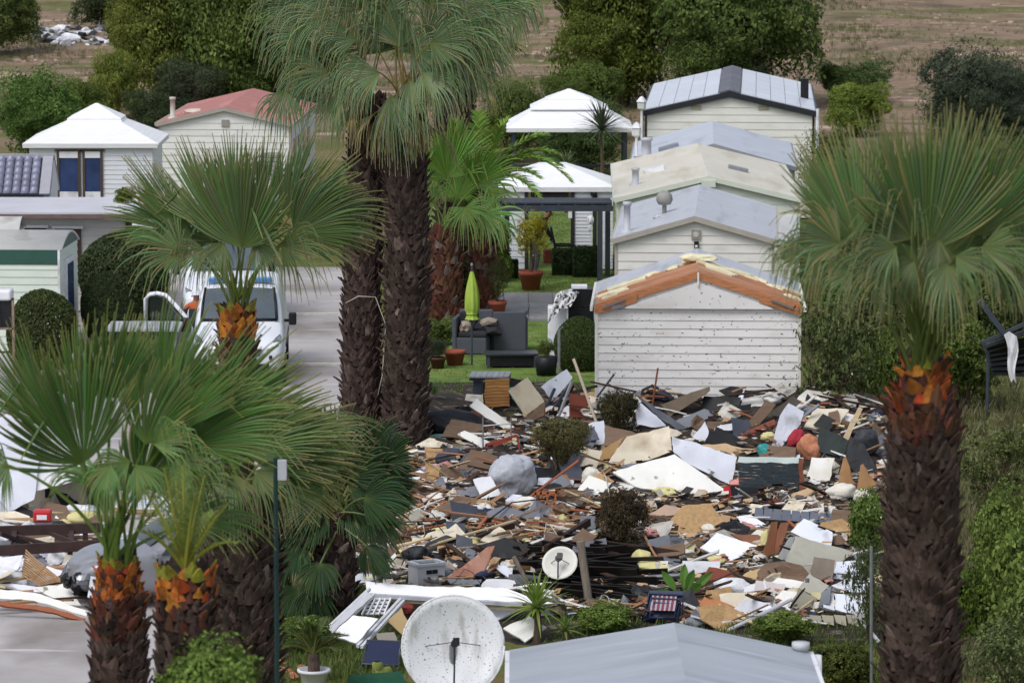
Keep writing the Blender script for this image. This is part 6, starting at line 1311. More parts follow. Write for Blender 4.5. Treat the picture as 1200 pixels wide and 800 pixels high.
D = [  # name, label, category, pixels, material, tilt, turn, thickness
 ('drawer_panel', 'square beige cabinet panel standing on its corner near the slatted bar table', 'panel', [(596, 458), (618, 441), (638, 470), (615, 488)], beige, 20, 8, .05),
 ('board', 'brown shadowed cabinet side below the square beige panel', 'board', [(615, 489), (639, 470), (638, 486), (622, 494)], brownp, 10, -30, .04),
 ('panel', 'pale blue-white panel tilted up behind dark strips', 'panel', [(634, 453), (664, 432), (671, 442), (648, 471)], whiteb, 15, 10, .02),
 ('panel', 'red-brown broken cabinet beside the torn home corner', 'panel', [(668, 460), (692, 466), (686, 490), (668, 488)], redbrown, 10, 20, .05),
 ('panel', 'small white torn sheet under the red-brown cabinet', 'panel', [(652, 486), (669, 471), (666, 492)], white, 25, 0, .015),
 ('plank', 'long white plank sloping down from the brown slatted shutter', 'plank', [(550, 476), (559, 467), (609, 504), (601, 510)], speck, 35, 15, .03),
 ('plank', 'shorter white plank below the long white one', 'plank', [(536, 508), (544, 504), (575, 518), (565, 525)], speck, 35, 15, .03),
 ('board', 'teal painted board lying at the twin palm foot', 'board', [(488, 511), (519, 508), (524, 516), (488, 521)], teal, 55, 0, .04),
 ('panel', 'slate grey panel lying in front of the grey quilt', 'panel', [(534, 574), (566, 566), (569, 578), (541, 585)], greyp, 35, 0, .03),
 ('panel', 'big cream wall panel bent over the rubble middle', 'panel', [(712, 541), (734, 512), (784, 499), (788, 528), (742, 545)], creamp, 32, -8, .05),
 ('panel', 'curled tan edge piece beside the big cream panel', 'panel', [(695, 547), (706, 526), (731, 512), (713, 542)], M('tan_board', 'ad8b5e', .7, .15, 3, .1), 30, 30, .05),
 ('panel', 'large white speckled panel lying in the rubble middle', 'panel', [(718, 553), (790, 531), (850, 574), (811, 583), (744, 571)], speck, 48, 5, .04),
 ('block', 'grey-beige board box below the white speckled panel', 'board', [(742, 573), (798, 561), (810, 573), (810, 582), (760, 580)], beige, 45, 0, .12),
 ('panel', 'large blue-white wall panel with torn brown edge', 'panel', [(787, 512), (812, 518), (864, 536), (857, 569), (806, 543), (788, 528)], whiteb, 22, -6, .04),
 ('beam_piece', 'brown boxed beam piece leaning against the torn home', 'beam', [(776, 474), (808, 460), (830, 453), (832, 458), (820, 467), (785, 488)], M('weathered_box', '6e6151', .7, .2, 3, .1), 18, 10, .2),
 ('panel', 'narrow navy strip panel crossing below the torn home', 'panel', [(745, 463), (750, 465), (805, 502), (794, 504), (772, 489)], navyp, 30, 0, .04),
 ('panel', 'pale blue triangular panel beside the olive-brown bush', 'panel', [(746, 469), (772, 489), (781, 499), (768, 501), (746, 497)], whiteb, 22, 0, .02),
 ('panel', 'grey panel with white edge below the boxed beam piece', 'panel', [(786, 495), (826, 479), (840, 485), (802, 503)], greyp, 40, 0, .04),
 ('panel', 'white triangular offcut beside pink insulation', 'panel', [(811, 513), (826, 494), (838, 521)], whiteb, 15, 0, .02),
 ('board', 'flat pale wood board in front of the torn home', 'board', [(818, 521), (850, 520), (877, 528), (861, 533)], M('flat_wood', 'b59a78', .7, .15, 3, .1), 62, 0, .03),
 ('board', 'grey-brown wall board leaning on the torn home', 'board', [(869, 505), (897, 469), (910, 474), (890, 497)], brownp, 15, -10, .05),
 ('board', 'dark brown board behind the white torn sheet', 'board', [(900, 485), (930, 464), (939, 470), (921, 489)], M('dark_board', '4d463f', .7, .2, 3, .1), 18, 0, .04),
 ('board', 'reddish beam end under the grey-brown board', 'board', [(866, 509), (908, 490), (909, 497), (880, 512)], redbrown, 30, 0, .05),
 ('panel', 'upright torn white sheet beside the grey pipe', 'panel', [(904, 523), (914, 487), (924, 472), (942, 482), (938, 497), (916, 523)], whiteb, 14, 5, .02),
 ('tarp', 'dark green tarpaulin slumped beside the pink cloth', 'tarp', [(956, 527), (962, 499), (994, 516), (988, 537)], M('dark_green_tarp', '222b2a', .6, .25, 4, .3), 25, 0, .05),
 ('tarp', 'black sheet bundle beside the light upright board', 'tarp', [(990, 540), (996, 512), (1012, 520), (1030, 552), (1006, 558)], M('black_tarp', '1d2024', .5, .3, 5, .3), 25, 0, .08),
 ('board', 'light wooden board standing upright in the dark sheets', 'board', [(988, 512), (1006, 477), (1011, 479), (994, 515)], woodpale, 12, 0, .04),
 ('board', 'pointed wooden offcut standing like a fin', 'board', [(980, 577), (984, 558), (988, 537), (991, 535), (995, 547), (998, 556), (1001, 567), (991, 571)], M('fin_wood', '96714c', .7, .2, 3, .1), 10, -20, .05),
 ('board', 'second pointed wooden offcut beside the fluffy insulation', 'board', [(1002, 581), (1006, 562), (1008, 545), (1012, 543), (1018, 556), (1027, 567), (1014, 574)], M('fin_wood', ''), 10, -20, .05),
 ('panel', 'crumpled white panel below the dark green tarpaulin', 'panel', [(944, 562), (952, 536), (978, 536), (972, 562), (955, 568)], speck, 30, 0, .02),
 ('panel', 'wide tan board lying below the crumpled white panel', 'board', [(905, 586), (950, 571), (960, 575), (930, 588)], M('flat_wood', ''), 45, 0, .03),
 ('panel', 'chipboard panel broken beside the brown withered bush', 'panel', [(774, 621), (800, 592), (832, 590), (849, 611), (816, 627)], osb, 38, 0, .03),
 ('panel', 'smooth white panel lying in front of the chipboard', 'panel', [(820, 641), (840, 623), (888, 640), (860, 657)], white, 50, 0, .03),
 ('panel', 'white torn panel behind the chipboard', 'panel', [(852, 606), (880, 602), (898, 616), (866, 621)], white, 50, 0, .03),
 ('board', 'broad brown board upright beside the yellow foam', 'board', [(893, 655), (904, 612), (911, 611), (908, 648)], M('brown_upright', '7d5036', .6, .2, 3, .1), 15, 15, .03),
 ('board', 'second broad brown board leaning behind the first', 'board', [(900, 652), (914, 613), (925, 611), (912, 648)], M('brown_upright', ''), 18, 0, .03),
 ('board', 'dark brown board in front of the smooth white panel', 'board', [(856, 626), (888, 626), (900, 634), (884, 640)], M('brown_upright', ''), 40, 0, .03),
 ('panel', 'white appliance side tilted above the greige panel', 'panel', [(926, 622), (942, 607), (976, 623), (974, 640), (950, 634)], whiteb, 35, 0, .12),
 ('panel', 'large greige metal door panel with ribs', 'panel', [(918, 667), (932, 627), (1000, 646), (976, 669), (948, 674)], greybe, 28, 5, .05),
 ('panel', 'grey flap folded along the greige metal panel', 'panel', [(902, 669), (926, 629), (932, 628), (920, 665)], M('grey_flap', '9b9c9a', .6, .1, 2, .05), 25, 35, .02),
 ('panel', 'grey-brown square panel in front of the greige metal panel', 'panel', [(950, 673), (954, 652), (979, 656), (975, 683)], M('greybrown', '857a6f', .7, .2, 4, .1), 12, 0, .04),
 ('panel', 'white torn sheets beside the tall palm trunk', 'panel', [(976, 680), (980, 658), (1012, 656), (1020, 672), (996, 684)], whiteb, 45, 0, .02),
 ('panel', 'mauve-white board beside the fluffy white quilt', 'panel', [(882, 699), (886, 679), (920, 684), (918, 701)], mauve, 25, 0, .04),
 ('board', 'yellowish board lying behind the mauve-white board', 'board', [(869, 673), (896, 663), (917, 680), (900, 682)], ydoor, 50, 0, .04),
 ('panel', 'white sheet sloping down to the bent pipe', 'panel', [(896, 706), (918, 692), (934, 694), (926, 712), (908, 714)], speck, 45, 0, .03),
 ('panel', 'white rounded trim lying by the low olive bush', 'panel', [(886, 716), (900, 708), (928, 712), (926, 720), (900, 724)], white, 50, 0, .05),
 ('case', 'orange-brown suitcase-like box beside the banana plant', 'box', [(820, 709), (826, 696), (868, 714), (862, 722), (836, 720)], M('case_brown', 'b5794e', .6, .12, 3, .08), 30, 0, .12),
 ('door', 'polished brown door lying aslant behind the white awning', 'door', [(524, 675), (572, 641), (579, 640), (565, 678)], doorw, 42, 0, .04),
 ('panel', 'grey edge panel under the polished brown door', 'panel', [(524, 677), (564, 679), (562, 686), (528, 684)], M('grey_edge_panel', '80838a', .5, .1, 3, .05), 30, 0, .05),
 ('panel', 'small white triangular shelf beside the brown door', 'panel', [(575, 662), (592, 663), (607, 677), (600, 678)], whiteb, 45, 0, .02),
 ('panel', 'black panel behind the polished brown door', 'panel', [(560, 640), (592, 630), (624, 642), (610, 656), (580, 654)], M('black_panel', '1c1d20', .5, .3, 4, .1), 45, 0, .03),
 ('board', 'weathered brown board stack beside the dark fan palm', 'board', [(414, 655), (452, 638), (467, 645), (432, 668)], brownp, 35, 0, .08),
 ('board', 'rough brown board below the weathered stack', 'board', [(427, 678), (430, 654), (452, 656), (458, 674)], M('rough_brown', '6f5a4b', .8, .3, 5, .2), 30, 0, .03),
 ('panel', 'white wall sheet beside the steel beams on the left', 'panel', [(41, 689), (76, 683), (96, 709), (80, 708)], speck, 45, 0, .02),
 ('panel', 'grey carpet-like sheet lying at the bottom beside the dish', 'panel', [(440, 742), (462, 740), (472, 768), (450, 772)], M('stone_grey', '8a857c', .8, .15, 3, .1), 30, 0, .03),
 ('board', 'yellowish plank end behind the big satellite dish', 'board', [(454, 728), (470, 712), (484, 742), (476, 748)], ydoor, 25, 10, .03),
 ('carpet', 'green carpet piece at the foot of the navy lounger', 'carpet', [(404, 806), (412, 790), (470, 784), (480, 808)], M('green_carpet', '1f4a36', .95, .2, 8, .2), 70, 0, .02),
 ('panel', 'crushed white cabinet top behind the big satellite dish', 'panel', [(564, 688), (570, 677), (604, 679), (606, 692)], white, 35, 0, .14),
 ('panel', 'white low box lid at the left of the white awning', 'panel', [(413, 683), (415, 672), (456, 671), (459, 683)], whiteb, 30, 0, .15),
]
D += [
 ('board', 'slanting white board in front of the withered bush', 'board', [(676, 574), (690, 556), (716, 566), (704, 582)], speck, 40, 0, .02),
 ('board', 'white picture-frame-like board left of the tan edge piece', 'board', [(676, 545), (679, 522), (706, 528), (699, 549)], creamp, 25, 0, .03),
 ('panel', 'tall white offcut beside the olive-brown bush', 'panel', [(688, 522), (690, 496), (708, 492), (711, 520)], whiteb, 15, 10, .02),
 ('panel', 'pinkish torn board behind the chipboard panel', 'board', [(758, 604), (780, 592), (800, 596), (786, 612)], M('pinkish_board', 'b59a86', .7, .15, 3, .1), 40, 0, .03),
 ('panel', 'grey ridged sheet below the grey quilt', 'panel', [(560, 604), (590, 592), (616, 600), (600, 614)], greyp, 50, 0, .02),
 ('panel', 'long cream torn sheet below the brown planks', 'panel', [(488, 628), (520, 618), (544, 624), (520, 636)], creamp, 50, 0, .02),
 ('panel', 'white curled sheet beside the purple cloth', 'panel', [(468, 560), (492, 550), (506, 558), (484, 570)], white, 45, 0, .02),
]
for nm, lab, cat, poly, mt, ta, ps, th in D: slab(nm, lab, cat, poly, mt, ta, ps, th)
def group_thing(name, label, cat, px, py): return empty(name, on(px, py), 0, label, cat)
def part_slab(e, name, poly, mat, tau, psi=0, t=.025, anchor=None):
    m = slab_mb(poly, tau, psi, t, anchor=anchor); o0 = e.location; m.v = [(a-o0.x, b-o0.y, c-o0.z) for a, b, c in m.v]; return m.build(name, mat, e)
# brown slatted shutter
e = group_thing('slatted_shutter', 'brown wooden slatted shutter standing in front of the bar table', 'shutter', 582, 500); an = on(582, 482)
part_slab(e, 'backing', [(566, 447), (600, 443), (626, 448), (628, 496), (600, 504), (566, 486)], black, 8, 0, .04, an + Vector((0, .3, 0)))
for i in range(9): part_slab(e, 'slat', [(568, 444+i*3.7), (597, 443+i*3.7), (597, 446.2+i*3.7), (568, 447.2+i*3.7)], M('golden_slat', 'b07c45', .6, .2, 4, .1, rnd=.12), 8, 0, .03, an + Vector((0, -.08, 0)))
# dark slatted panel with white top
e = group_thing('slatted_wall', 'dark blue-green slatted wall panel with white top rail', 'panel', 905, 574); an = on(905, 574)
for i in range(8): part_slab(e, 'slat', [(866, 542+i*3.6), (941, 543+i*3.9), (941, 546.4+i*3.9), (866, 545.2+i*3.6)], dgpanel, 6, 0, .03, an)
part_slab(e, 'top_rail', [(865, 535), (942, 536), (942, 542.5), (865, 541.5)], M('mint_white', 'c9d6d3', .6, .08, 3, .05), 6, 0, .06, an)
part_slab(e, 'end_post', [(936, 537), (941, 537), (942, 582), (937, 582)], M('rusty_post', '7a4a35', .7, .25, 6, .2), 5, 0, .05, an + Vector((0, -.06, 0)))
# greige cabinet lying open, with white appliance
e = group_thing('greige_cabinet', 'greige cabinet lying on its side below the grey-brown panel', 'cabinet', 940, 716); an = on(945, 716)
part_slab(e, 'top', [(936, 688), (948, 672), (972, 686), (958, 700)], greybe, 45, 0, .03, an + Vector((0, .25, 0)))
part_slab(e, 'front', [(925, 712), (936, 689), (958, 701), (948, 720)], M('greige_front', '8f8c7e', .55, .08, 2, .05), 15, -10, .05, an)
m = MB(); q = isect(946, 682, an + Vector((0, .1, 0)), slabn(15)) - e.location; m.lathe([(.03, 0), (.035, .06), (0, .07)], 10, q); m.build('handle', steel, e)
e = group_thing('white_appliance', 'tipped white appliance with lined top beside the sapling', 'appliance', 980, 730); an = on(985, 732)
for i in range(4): x0 = 964+i*14; part_slab(e, 'top_panel', [(x0, 694-i*-.8), (x0+13, 695+i*.9), (x0+14, 715+i*3), (x0+1, 711+i*3)], whiteb, 42, 0, .04, an)
part_slab(e, 'side_panel', [(958, 710), (964, 693), (974, 686), (972, 707)], M('appliance_dark', '70757d', .4, .15, 3, .05), 20, -30, .03, an)
part_slab(e, 'back_panel', [(974, 686), (1020, 670), (1022, 694), (1000, 694)], whiteb, 30, 0, .03, an + Vector((0, .2, 0)))
for i in range(5): x0 = 948+i*14.5; part_slab(e, 'lower_board', [(x0, 720-i*.2), (x0+14, 721), (x0+15, 732+i*.6), (x0+3, 728+i*.6)], M('greige_lower', 'a59f8e', .6, .1, 3, .05, rnd=.06), 20, 0, .03, an + Vector((0, -.1, 0)))
# ribbed grey sheets behind
e = group_thing('ribbed_sheet', 'dark grey ribbed metal roof sheet lying behind the greige panel', 'metal sheet', 940, 612); an = on(940, 614)
for i in range(10): x0 = 884+i*10.8; part_slab(e, 'rib_panel', [(x0+1, 594+i*.9), (x0+10.4, 595+i*.9), (x0+10.2, 608+i*.7), (x0-.5, 607+i*.7)], M('ribbed_grey', '5e636f', .45, .12, 4, .05, rnd=.08), 50, 0, .02 + .015*(i % 2), an)
# white collapsed awning frame with lattice
e = group_thing('white_awning', 'collapsed white awning roof with gutter, rails and lattice panel', 'awning', 530, 706); an = on(470, 726) + Vector((0, 0, .25))
O = e.location; S_ = lambda px, py, d=0.0: ony(px, py, an.y + d) - O
part_slab(e, 'roof_sheet', [(428, 680), (520, 687), (590, 689), (652, 707), (560, 703), (430, 694)], M('awning_white', 'e8e8ea', .5, .04, 2, .03), 55, 0, .05, an)
m = MB(); m.beam(S_(431, 697), S_(612, 708), .1, .05); m.build('gutter', greymetal, e); m = MB(); m.beam(S_(431, 701, .02), S_(612, 713, .02), .06, .04); m.build('wood_batten', woodpale, e)
for a, b in (((433, 690), (367, 752)), ((439, 696), (388, 744)), ((470, 701), (419, 757)), ((474, 703), (424, 758))): m = MB(); pa_ = S_(a[0], a[1], 0); pb2 = gnd(*b, .12) - O; m.beam(pa_, pb2, .045, .045); m.build('rail', M('rail_white', 'c9cbd0', .5, .1, 4, .05), e)
part_slab(e, 'white_panel', [(388, 744), (414, 720), (443, 724), (418, 752)], M('awning_white', ''), 50, 0, .03, gnd(400, 748, .2)); part_slab(e, 'side_panel', [(368, 751), (430, 692), (437, 697), (384, 746)], greymetal, 30, -20, .02, gnd(380, 748, .1))
for i in range(5): m = MB(); m.beam(S_(424+i*1, 702+i*4.2, -.05-i*.05), S_(458-i*2, 701+i*4.2, -.05-i*.05), .02, .03); m.build('lattice_slat', white, e)
for i in range(5): m = MB(); m.beam(S_(434+i*6, 701, -.08), S_(424+i*6.5, 720, -.3), .02, .03); m.build('lattice_slat', white, e)
part_slab(e, 'white_panel', [(556, 718), (588, 703), (612, 712), (580, 728)], M('awning_white', ''), 55, 0, .03, on(580, 730)); part_slab(e, 'white_panel', [(590, 735), (620, 722), (640, 735), (615, 752)], speck, 50, 0, .03, on(615, 754))
# plastic crate
g = on(500, 684); e = empty('plastic_crate', g, R(28), 'pale grey plastic crate lying open among brown boards', 'crate'); k = g.y/F; cw = 34*k; plast = M('grey_plastic', 'b4b7bc', .5, .08, 4, .03)
for s in (-1, 1):
    m = MB(); m.box((s*cw/2, 0, .16), (.025, cw*.75, .32)); m.build('side', plast, e); m = MB(); m.box((0, s*cw*.375, .16), (cw, .025, .32)); m.build('side', plast, e)
    m = MB(); m.box((0, s*cw*.375, .33), (cw+.06, .06, .04)); m.build('rim', plast, e); m = MB(); m.box((s*cw/2, 0, .335), (.06, cw*.75, .04)); m.build('rim', plast, e)
    m = MB(); m.box((s*.05, -cw*.375-.02, .22), (.09, .012, .06)); m.build('grip', black, e)
m = MB(); m.box((0, 0, .02), (cw, cw*.75, .03)); m.build('bottom', plast, e)
# pallet-like slatted panel on the left
e = group_thing('slatted_bed_base', 'wooden slatted bed base propped beside the steel beams', 'bed base', 50, 686); an = gnd(50, 690)
for i in range(11):
    t = i/10; t2 = t+.055; part_slab(e, 'slat', [(30-4*t, 644+28*t), (74-26*t, 680+6*t), (74-26*t2, 680+6*t2), (30-4*t2, 644+28*t2)], M('bed_slat', 'b8946c', .7, .2, 4, .1, rnd=.15), 30, 20, .02, an)
for a, b in (((30, 644), (26, 673)), ((52, 662), (37, 680)), ((74, 680), (48, 687))): part_slab(e, 'crossbar', [a, (a[0]+2.5, a[1]+1.5), (b[0]+2.5, b[1]+1), b], wooddark, 30, 20, .02, an + Vector((0, .05, 0)))
# steel chassis beams of a stripped caravan on the left
e = group_thing('caravan_chassis', 'rusty dark steel chassis of a stripped caravan on the concrete', 'chassis', 60, 668); O = e.location; Yc = gnd(60, 668).y
chm = M('rusty_steel', '3b2b29', .75, .3, 5, .2); T = lambda px, py, d=0.0: ony(px, py, Yc+d) - O
for a, b, d in (((-60, 624), (118, 618), 1.6), ((-60, 648), (118, 638), 0)): m = MB(); m.beam(T(*a, d), T(*b, d), .1, .16); m.build('beam', chm, e)
for x in (15, 82, -30): m = MB(); m.beam(T(x, 646), T(x+2, 624, 1.6), .08, .1); m.build('crossbar', chm, e)
for a, b in (((20, 628), (70, 642)), ((40, 640), (0, 625)), ((62, 626), (100, 640))): m = MB(); m.beam(T(*a, 1.2), T(*b, .2), .06, .06); m.build('brace', chm, e)
for x, d in ((14, 0), (100, 0), (14, 1.6), (100, 1.6)): q = T(x, 644 if d == 0 else 622, d); m = MB(); m.beam(q, (q.x, q.y, 0), .08, .08); m.build('leg', chm, e)
# broken caravan walls at far left
g = gnd(70, 604); e = empty('broken_caravan', g, 0, 'broken caravan remains with stone-coloured side and white ledge', 'caravan'); k = g.y/F
m = MB(); m.box((0, .5, .32), (110*k, .06, .62)); m.build('wall', M('stone_wall', 'b3a898', .75, .12, 2, .1, dirt=('8d8375', .55, 2, (1, 1, 1), .2)), e); m = MB(); m.box((.3, .4, .68), (100*k, .5, .06)); m.build('ledge', white, e)
m = MB(); m.box((-.25, .46, .36), (.09, .03, .24)); m.build('vent', black, e); m = MB(); m.box((.62, .46, .3), (.4, .03, .34)); m.build('opening', black, e)
m = MB(); m.box((0, .2, .06), (120*k, .7, .1)); m.build('floor', greybe, e)
for lab, poly, mt, ta in [('white curved caravan shell behind the young fan palm', [(-20, 560), (-20, 500), (20, 478), (48, 520), (40, 585), (10, 600)], whiteb, 15), ('white bent sheet beside the white curved shell', [(40, 575), (44, 520), (95, 500), (100, 560)], white, 20), ('pale grey crumpled sheet at the chassis end', [(-10, 615), (-10, 580), (18, 590), (12, 616)], M('pale_grey_sheet', 'b4b7c0', .5, .1, 3, .2), 20)]:
    m = slab_mb(poly, ta, 0, .04, anchor=gnd(poly[0][0], 612)); tag(m.build('wall_sheet', mt), lab, 'panel')
for lab, poly, mt, ta in [('white box-like cabinet at the bed base', [(-14, 687), (-12, 671), (30, 670), (31, 686)], whiteb, 20), ('long white plank with splintered orange edge beside the concrete', [(-10, 690), (40, 694), (104, 716), (100, 722), (40, 704), (-10, 700)], speck, 55), ('white floor panel behind the long splintered plank', [(-10, 684), (50, 686), (80, 694), (40, 694)], white, 60), ('orange splintered batten along the white plank', [(-8, 702), (60, 712), (100, 724), (96, 727), (50, 716), (-8, 706)], woodred, 40)]:
    m = slab_mb(poly, ta, 0, .05, anchor=gnd(max(poly, key=lambda q: q[1])[0], max(poly, key=lambda q: q[1])[1])); tag(m.build('wreck_board', mt), lab, 'panel')
g = gnd(50, 632); m = MB(); m.box((0, 0, 0), (1, 1, 1)); z_ = .62
e = empty('red_toolbox', (ony(49, 618, g.y).x, g.y, 0), 0, 'red box on a grey crate behind the steel beams', 'box'); k = g.y/F
m = MB(); m.box((0, .15, .14), (24*k, .3, .28)); m.build('crate', greyp, e); m = MB(); m.box((0, .15, .38), (21*k, .26, .2)); b_ = bevel(m.build('box_body', M('red_plastic', 'b52a2e', .45, .1, 4, .03), e), .03); m = MB(); m.box((0, .01, .37), (12*k, .01, .08)); m.build('sticker', white, b_)
# pipes, poles, long beams
def rod(name, label, cat, a, b, r, mat, za=None, zb=None, sq=False):
    pa_ = on(*a) if za is None else gnd(*a, za); pb2 = on(*b) if zb is None else ony(b[0], b[1], pa_.y + zb); m = MB()
    (m.beam(pa_, pb2, r*2, r*2) if sq else m.tube([pa_, pb2], r, 8)); return tag(m.build(name, mat), label, cat)
rod('pipe', 'grey pipe rising from the rubble beside the pink cloth', 'pipe', (903, 517), (960, 474), .03, steel, None, .3)
rod('pipe', 'bent grey pipe across the low olive bush', 'pipe', (852, 739), (928, 702), .03, greymetal, None, .5)
rod('pipe', 'grey pipe leaning on the tipped white appliance', 'pipe', (972, 690), (1028, 662), .03, greymetal, None, .4)
rod('pipe', 'long grey pipe lying over black boards', 'pipe', (688, 679), (810, 673), .035, steel, None, .1)
rod('pole', 'thin white curtain pole over the rubble', 'pole', (846, 599), (948, 585), .018, white, None, .6)
rod('timber', 'long pinkish-brown beam lying below the slatted wall panel', 'timber', (844, 588), (966, 592), .06, M('pink_beam', 'a98672', .7, .15, 3, .1), None, .1, True)
rod('post', 'thin rusty stake in front of the torn home', 'stake', (764, 478), (771, 431), .018, M('rusty_post', ''), None, 0)
rod('pole', 'dark bent strip rising beside the olive-brown bush', 'strip', (696, 470), (720, 438), .02, charcoal, None, 0)
rod('post', 'galvanised fence post in front of the tall palm', 'post', (1021, 812), (1021, 640), .022, steel, 0, 0)
rod('rail', 'bent white rail beside the galvanised fence post', 'rail', (1030, 752), (1000, 715), .03, white, None, .2)
rod('post', 'weathered grey timber post beside the small white dish', 'post', (691, 712), (680, 634), .06, M('weathered_timber', '7b7166', .85, .3, 4, .3, grain=(5, 5, 1)), None, 0)
rod('post', 'short splintered grey stake behind the bright yucca', 'stake', (622, 690), (602, 652), .035, M('weathered_timber', ''), None, 0)
rod('pole', 'curved pale strip arching in front of the torn home', 'strip', (708, 520), (672, 420), .028, M('pale_strip', 'b8ab98', .6, .1, 4, .05), None, .3)
rod('timber', 'dark plank resting across the garden bar table', 'plank', (606, 476), (700, 452), .025, wooddark, None, .2, True)
for i, (a, b) in enumerate([((642, 489), (668, 450)), ((648, 491), (672, 452)), ((654, 490), (670, 447)), ((636, 486), (650, 455))]): o = rod('strip', 'thin dark strip leaning beside the red-brown cabinet', 'strip', a, b, .022, [charcoal, black, M('grey_strip', '8d8f92', .6, .1, 4, .05)][i % 3], None, .2, True); o['group'] = 'dark strips leaning by the cabinet'
# black collapsed boards in front of the small dish
rs = random.Random(17)
for i in range(46):
    x0 = rs.uniform(600, 700); y0 = 640+62*(i/46)+rs.uniform(-2, 2); L_ = rs.uniform(50, 130); a = on(x0, y0); b = on(min(815, x0+L_), y0+rs.uniform(-2, 12)); up = Vector((0, 0, rs.uniform(.02, .22))); m = MB(); m.beam(a+up, b+Vector((0, 0, rs.uniform(.02, .2))), .025, rs.uniform(.06, .14), (0, -.5, 1))
    tag(m.build('black_board', M('black_board', '1b1716', .6, .4, 3, .1, rnd=.5)), 'black board in the collapsed stack beside the small white dish', 'board', 'collapsed black boards')
EXCL.append([(612, 642), (800, 646), (812, 690), (800, 704), (640, 702)]); EXCL.append([(470, 680), (592, 680), (592, 720), (470, 720)]); EXCL.append([(634, 640), (680, 636), (690, 690), (634, 690)]); EXCL.append([(570, 520), (630, 520), (630, 590), (570, 590)]); EXCL.append([(700, 575), (762, 575), (762, 650), (700, 650)]); EXCL.append([(474, 650), (526, 650), (526, 690), (474, 690)]); EXCL.append([(925, 498), (1030, 498), (1030, 590), (970, 590), (925, 530)])
for i, (a, b) in enumerate([((674, 642), (796, 664)), ((516, 656), (602, 630)), ((640, 652), (690, 626)), ((690, 640), (742, 612))]):
    pa_, pb2 = on(*a), on(*b); m = MB(); m.beam(pa_+Vector((0, 0, .12)), pb2+Vector((0, 0, .2)), .07, .12); tag(m.build('dark_beam', wooddark), ['long dark beam above the black boards', 'dark brown beam behind the polished brown door', 'short dark beam behind the small white dish', 'dark beam running into the brown withered bush'][i], 'beam')
# satellite dishes
def dish(name, label, cx, cy, rpx, Y, tilt, yaw, mat, ell=1.0, arm=True):
    c = ony(cx, cy, Y); r = rpx*Y/F; e = empty(name, (c.x, c.y, 0), yaw, label, 'satellite dish')
    m = MB(); dpt_ = r*.26
    for j in range(9):
        q = j/8*r; m.v += [(math.cos(t*math.pi/18)*q, math.sin(t*math.pi/18)*q, dpt_*(q/r)**2-dpt_) for t in range(36)]
    m.f += [(j*36+k, j*36+(k+1) % 36, (j+1)*36+(k+1) % 36, (j+1)*36+k) for j in range(8) for k in range(36)]
    m.tube([(math.cos(t*math.pi/18)*r, math.sin(t*math.pi/18)*r, 0) for t in range(37)], r*.022, 6, False)
    o = m.build('reflector', mat, e, True); o.location = (0, 0, c.z); o.rotation_euler = (R(90-tilt), 0, 0)
    sd = o.modifiers.new('s', 'SOLIDIFY'); sd.thickness = .012
    if arm:
        m = MB(); f = r*.55
        m.tube([(0, -r*.98, 0), (0, -.02*r, f)], .012, 6); m.tube([(-r*.55, r*.02, -dpt_*.7), (0, r*.06, f)], .006, 5); m.tube([(r*.55, r*.02, -dpt_*.7), (0, r*.06, f)], .006, 5); a = m.build('feed_arm', charcoal, o)
        m = MB(); m.tube([(0, .02*r, f*.86), (0, .03*r, f*1.1)], .05, 10); m.box((.02, .04, f*1.0), (.08, .1, .06)); m.build('feed_horn', black, o)
    m = MB(); m.tube([(0, .12, 0), (0, .12, c.z)], .045, 10); m.build('mast', steel, e)
    return e
dishm = M('dish_white_spattered', 'd9dbdf', .5, .05, 2, .03, stain=('5a544b', .63, 42), dirt=('a9a6a2', .55, 3.5, (2, .5, 1), .2))
dish('satellite_dish', 'big white satellite dish spattered with dirt', 531, 757, 61, 52, 14, R(4), dishm)
gd = on(662, 692); dish('satellite_dish', 'small white satellite dish tipped beside the weathered post', 656, 659, 21, gd.y, 34, R(-12), M('dish_ivory', 'd4d3cb', .5, .08, 3, .03), arm=True)
# folded striped chair
g = on(776, 730); e = empty('folded_chair', g, R(-8), 'folded navy camping chair with red and white striped seat', 'chair'); k = g.y/F; nav = M('navy_tube', '1f2c48', .5, .2, 5, .05)
for s in range(3): w = (44-s*7)*k; h = (30-s*5)*k; m = MB(); m.tube([(-w/2, -.05*s, .04+s*.03), (w/2, -.05*s, .04+s*.03), (w/2+.03, .18-.05*s, h+.02), (-w/2+.06, .18-.05*s, h+.04), (-w/2, -.05*s, .04+s*.03)], .022, 6); m.build('frame', nav, e, True)
for i in range(11):
    x = -.24+i*.045; m = MB(); m.prism([(x*.75, -.04, .2), (x*.75+.03, -.04, .2), (x*.75+.042, .2, .4), (x*.75+.012, .2, .4)], (0, .02, 0)); m.build('seat_stripe', M('stripe_red', '77404e', .85, .1, 5, .1) if i % 2 else M('stripe_white', 'a2979f', .85, .1, 5, .1), e)
m = MB(); m.prism([(-.25, .0, .1), (.25, .0, .1), (.28, .26, .44), (-.22, .26, .44)], (0, .02, 0)); m.build('backing', nav, e)
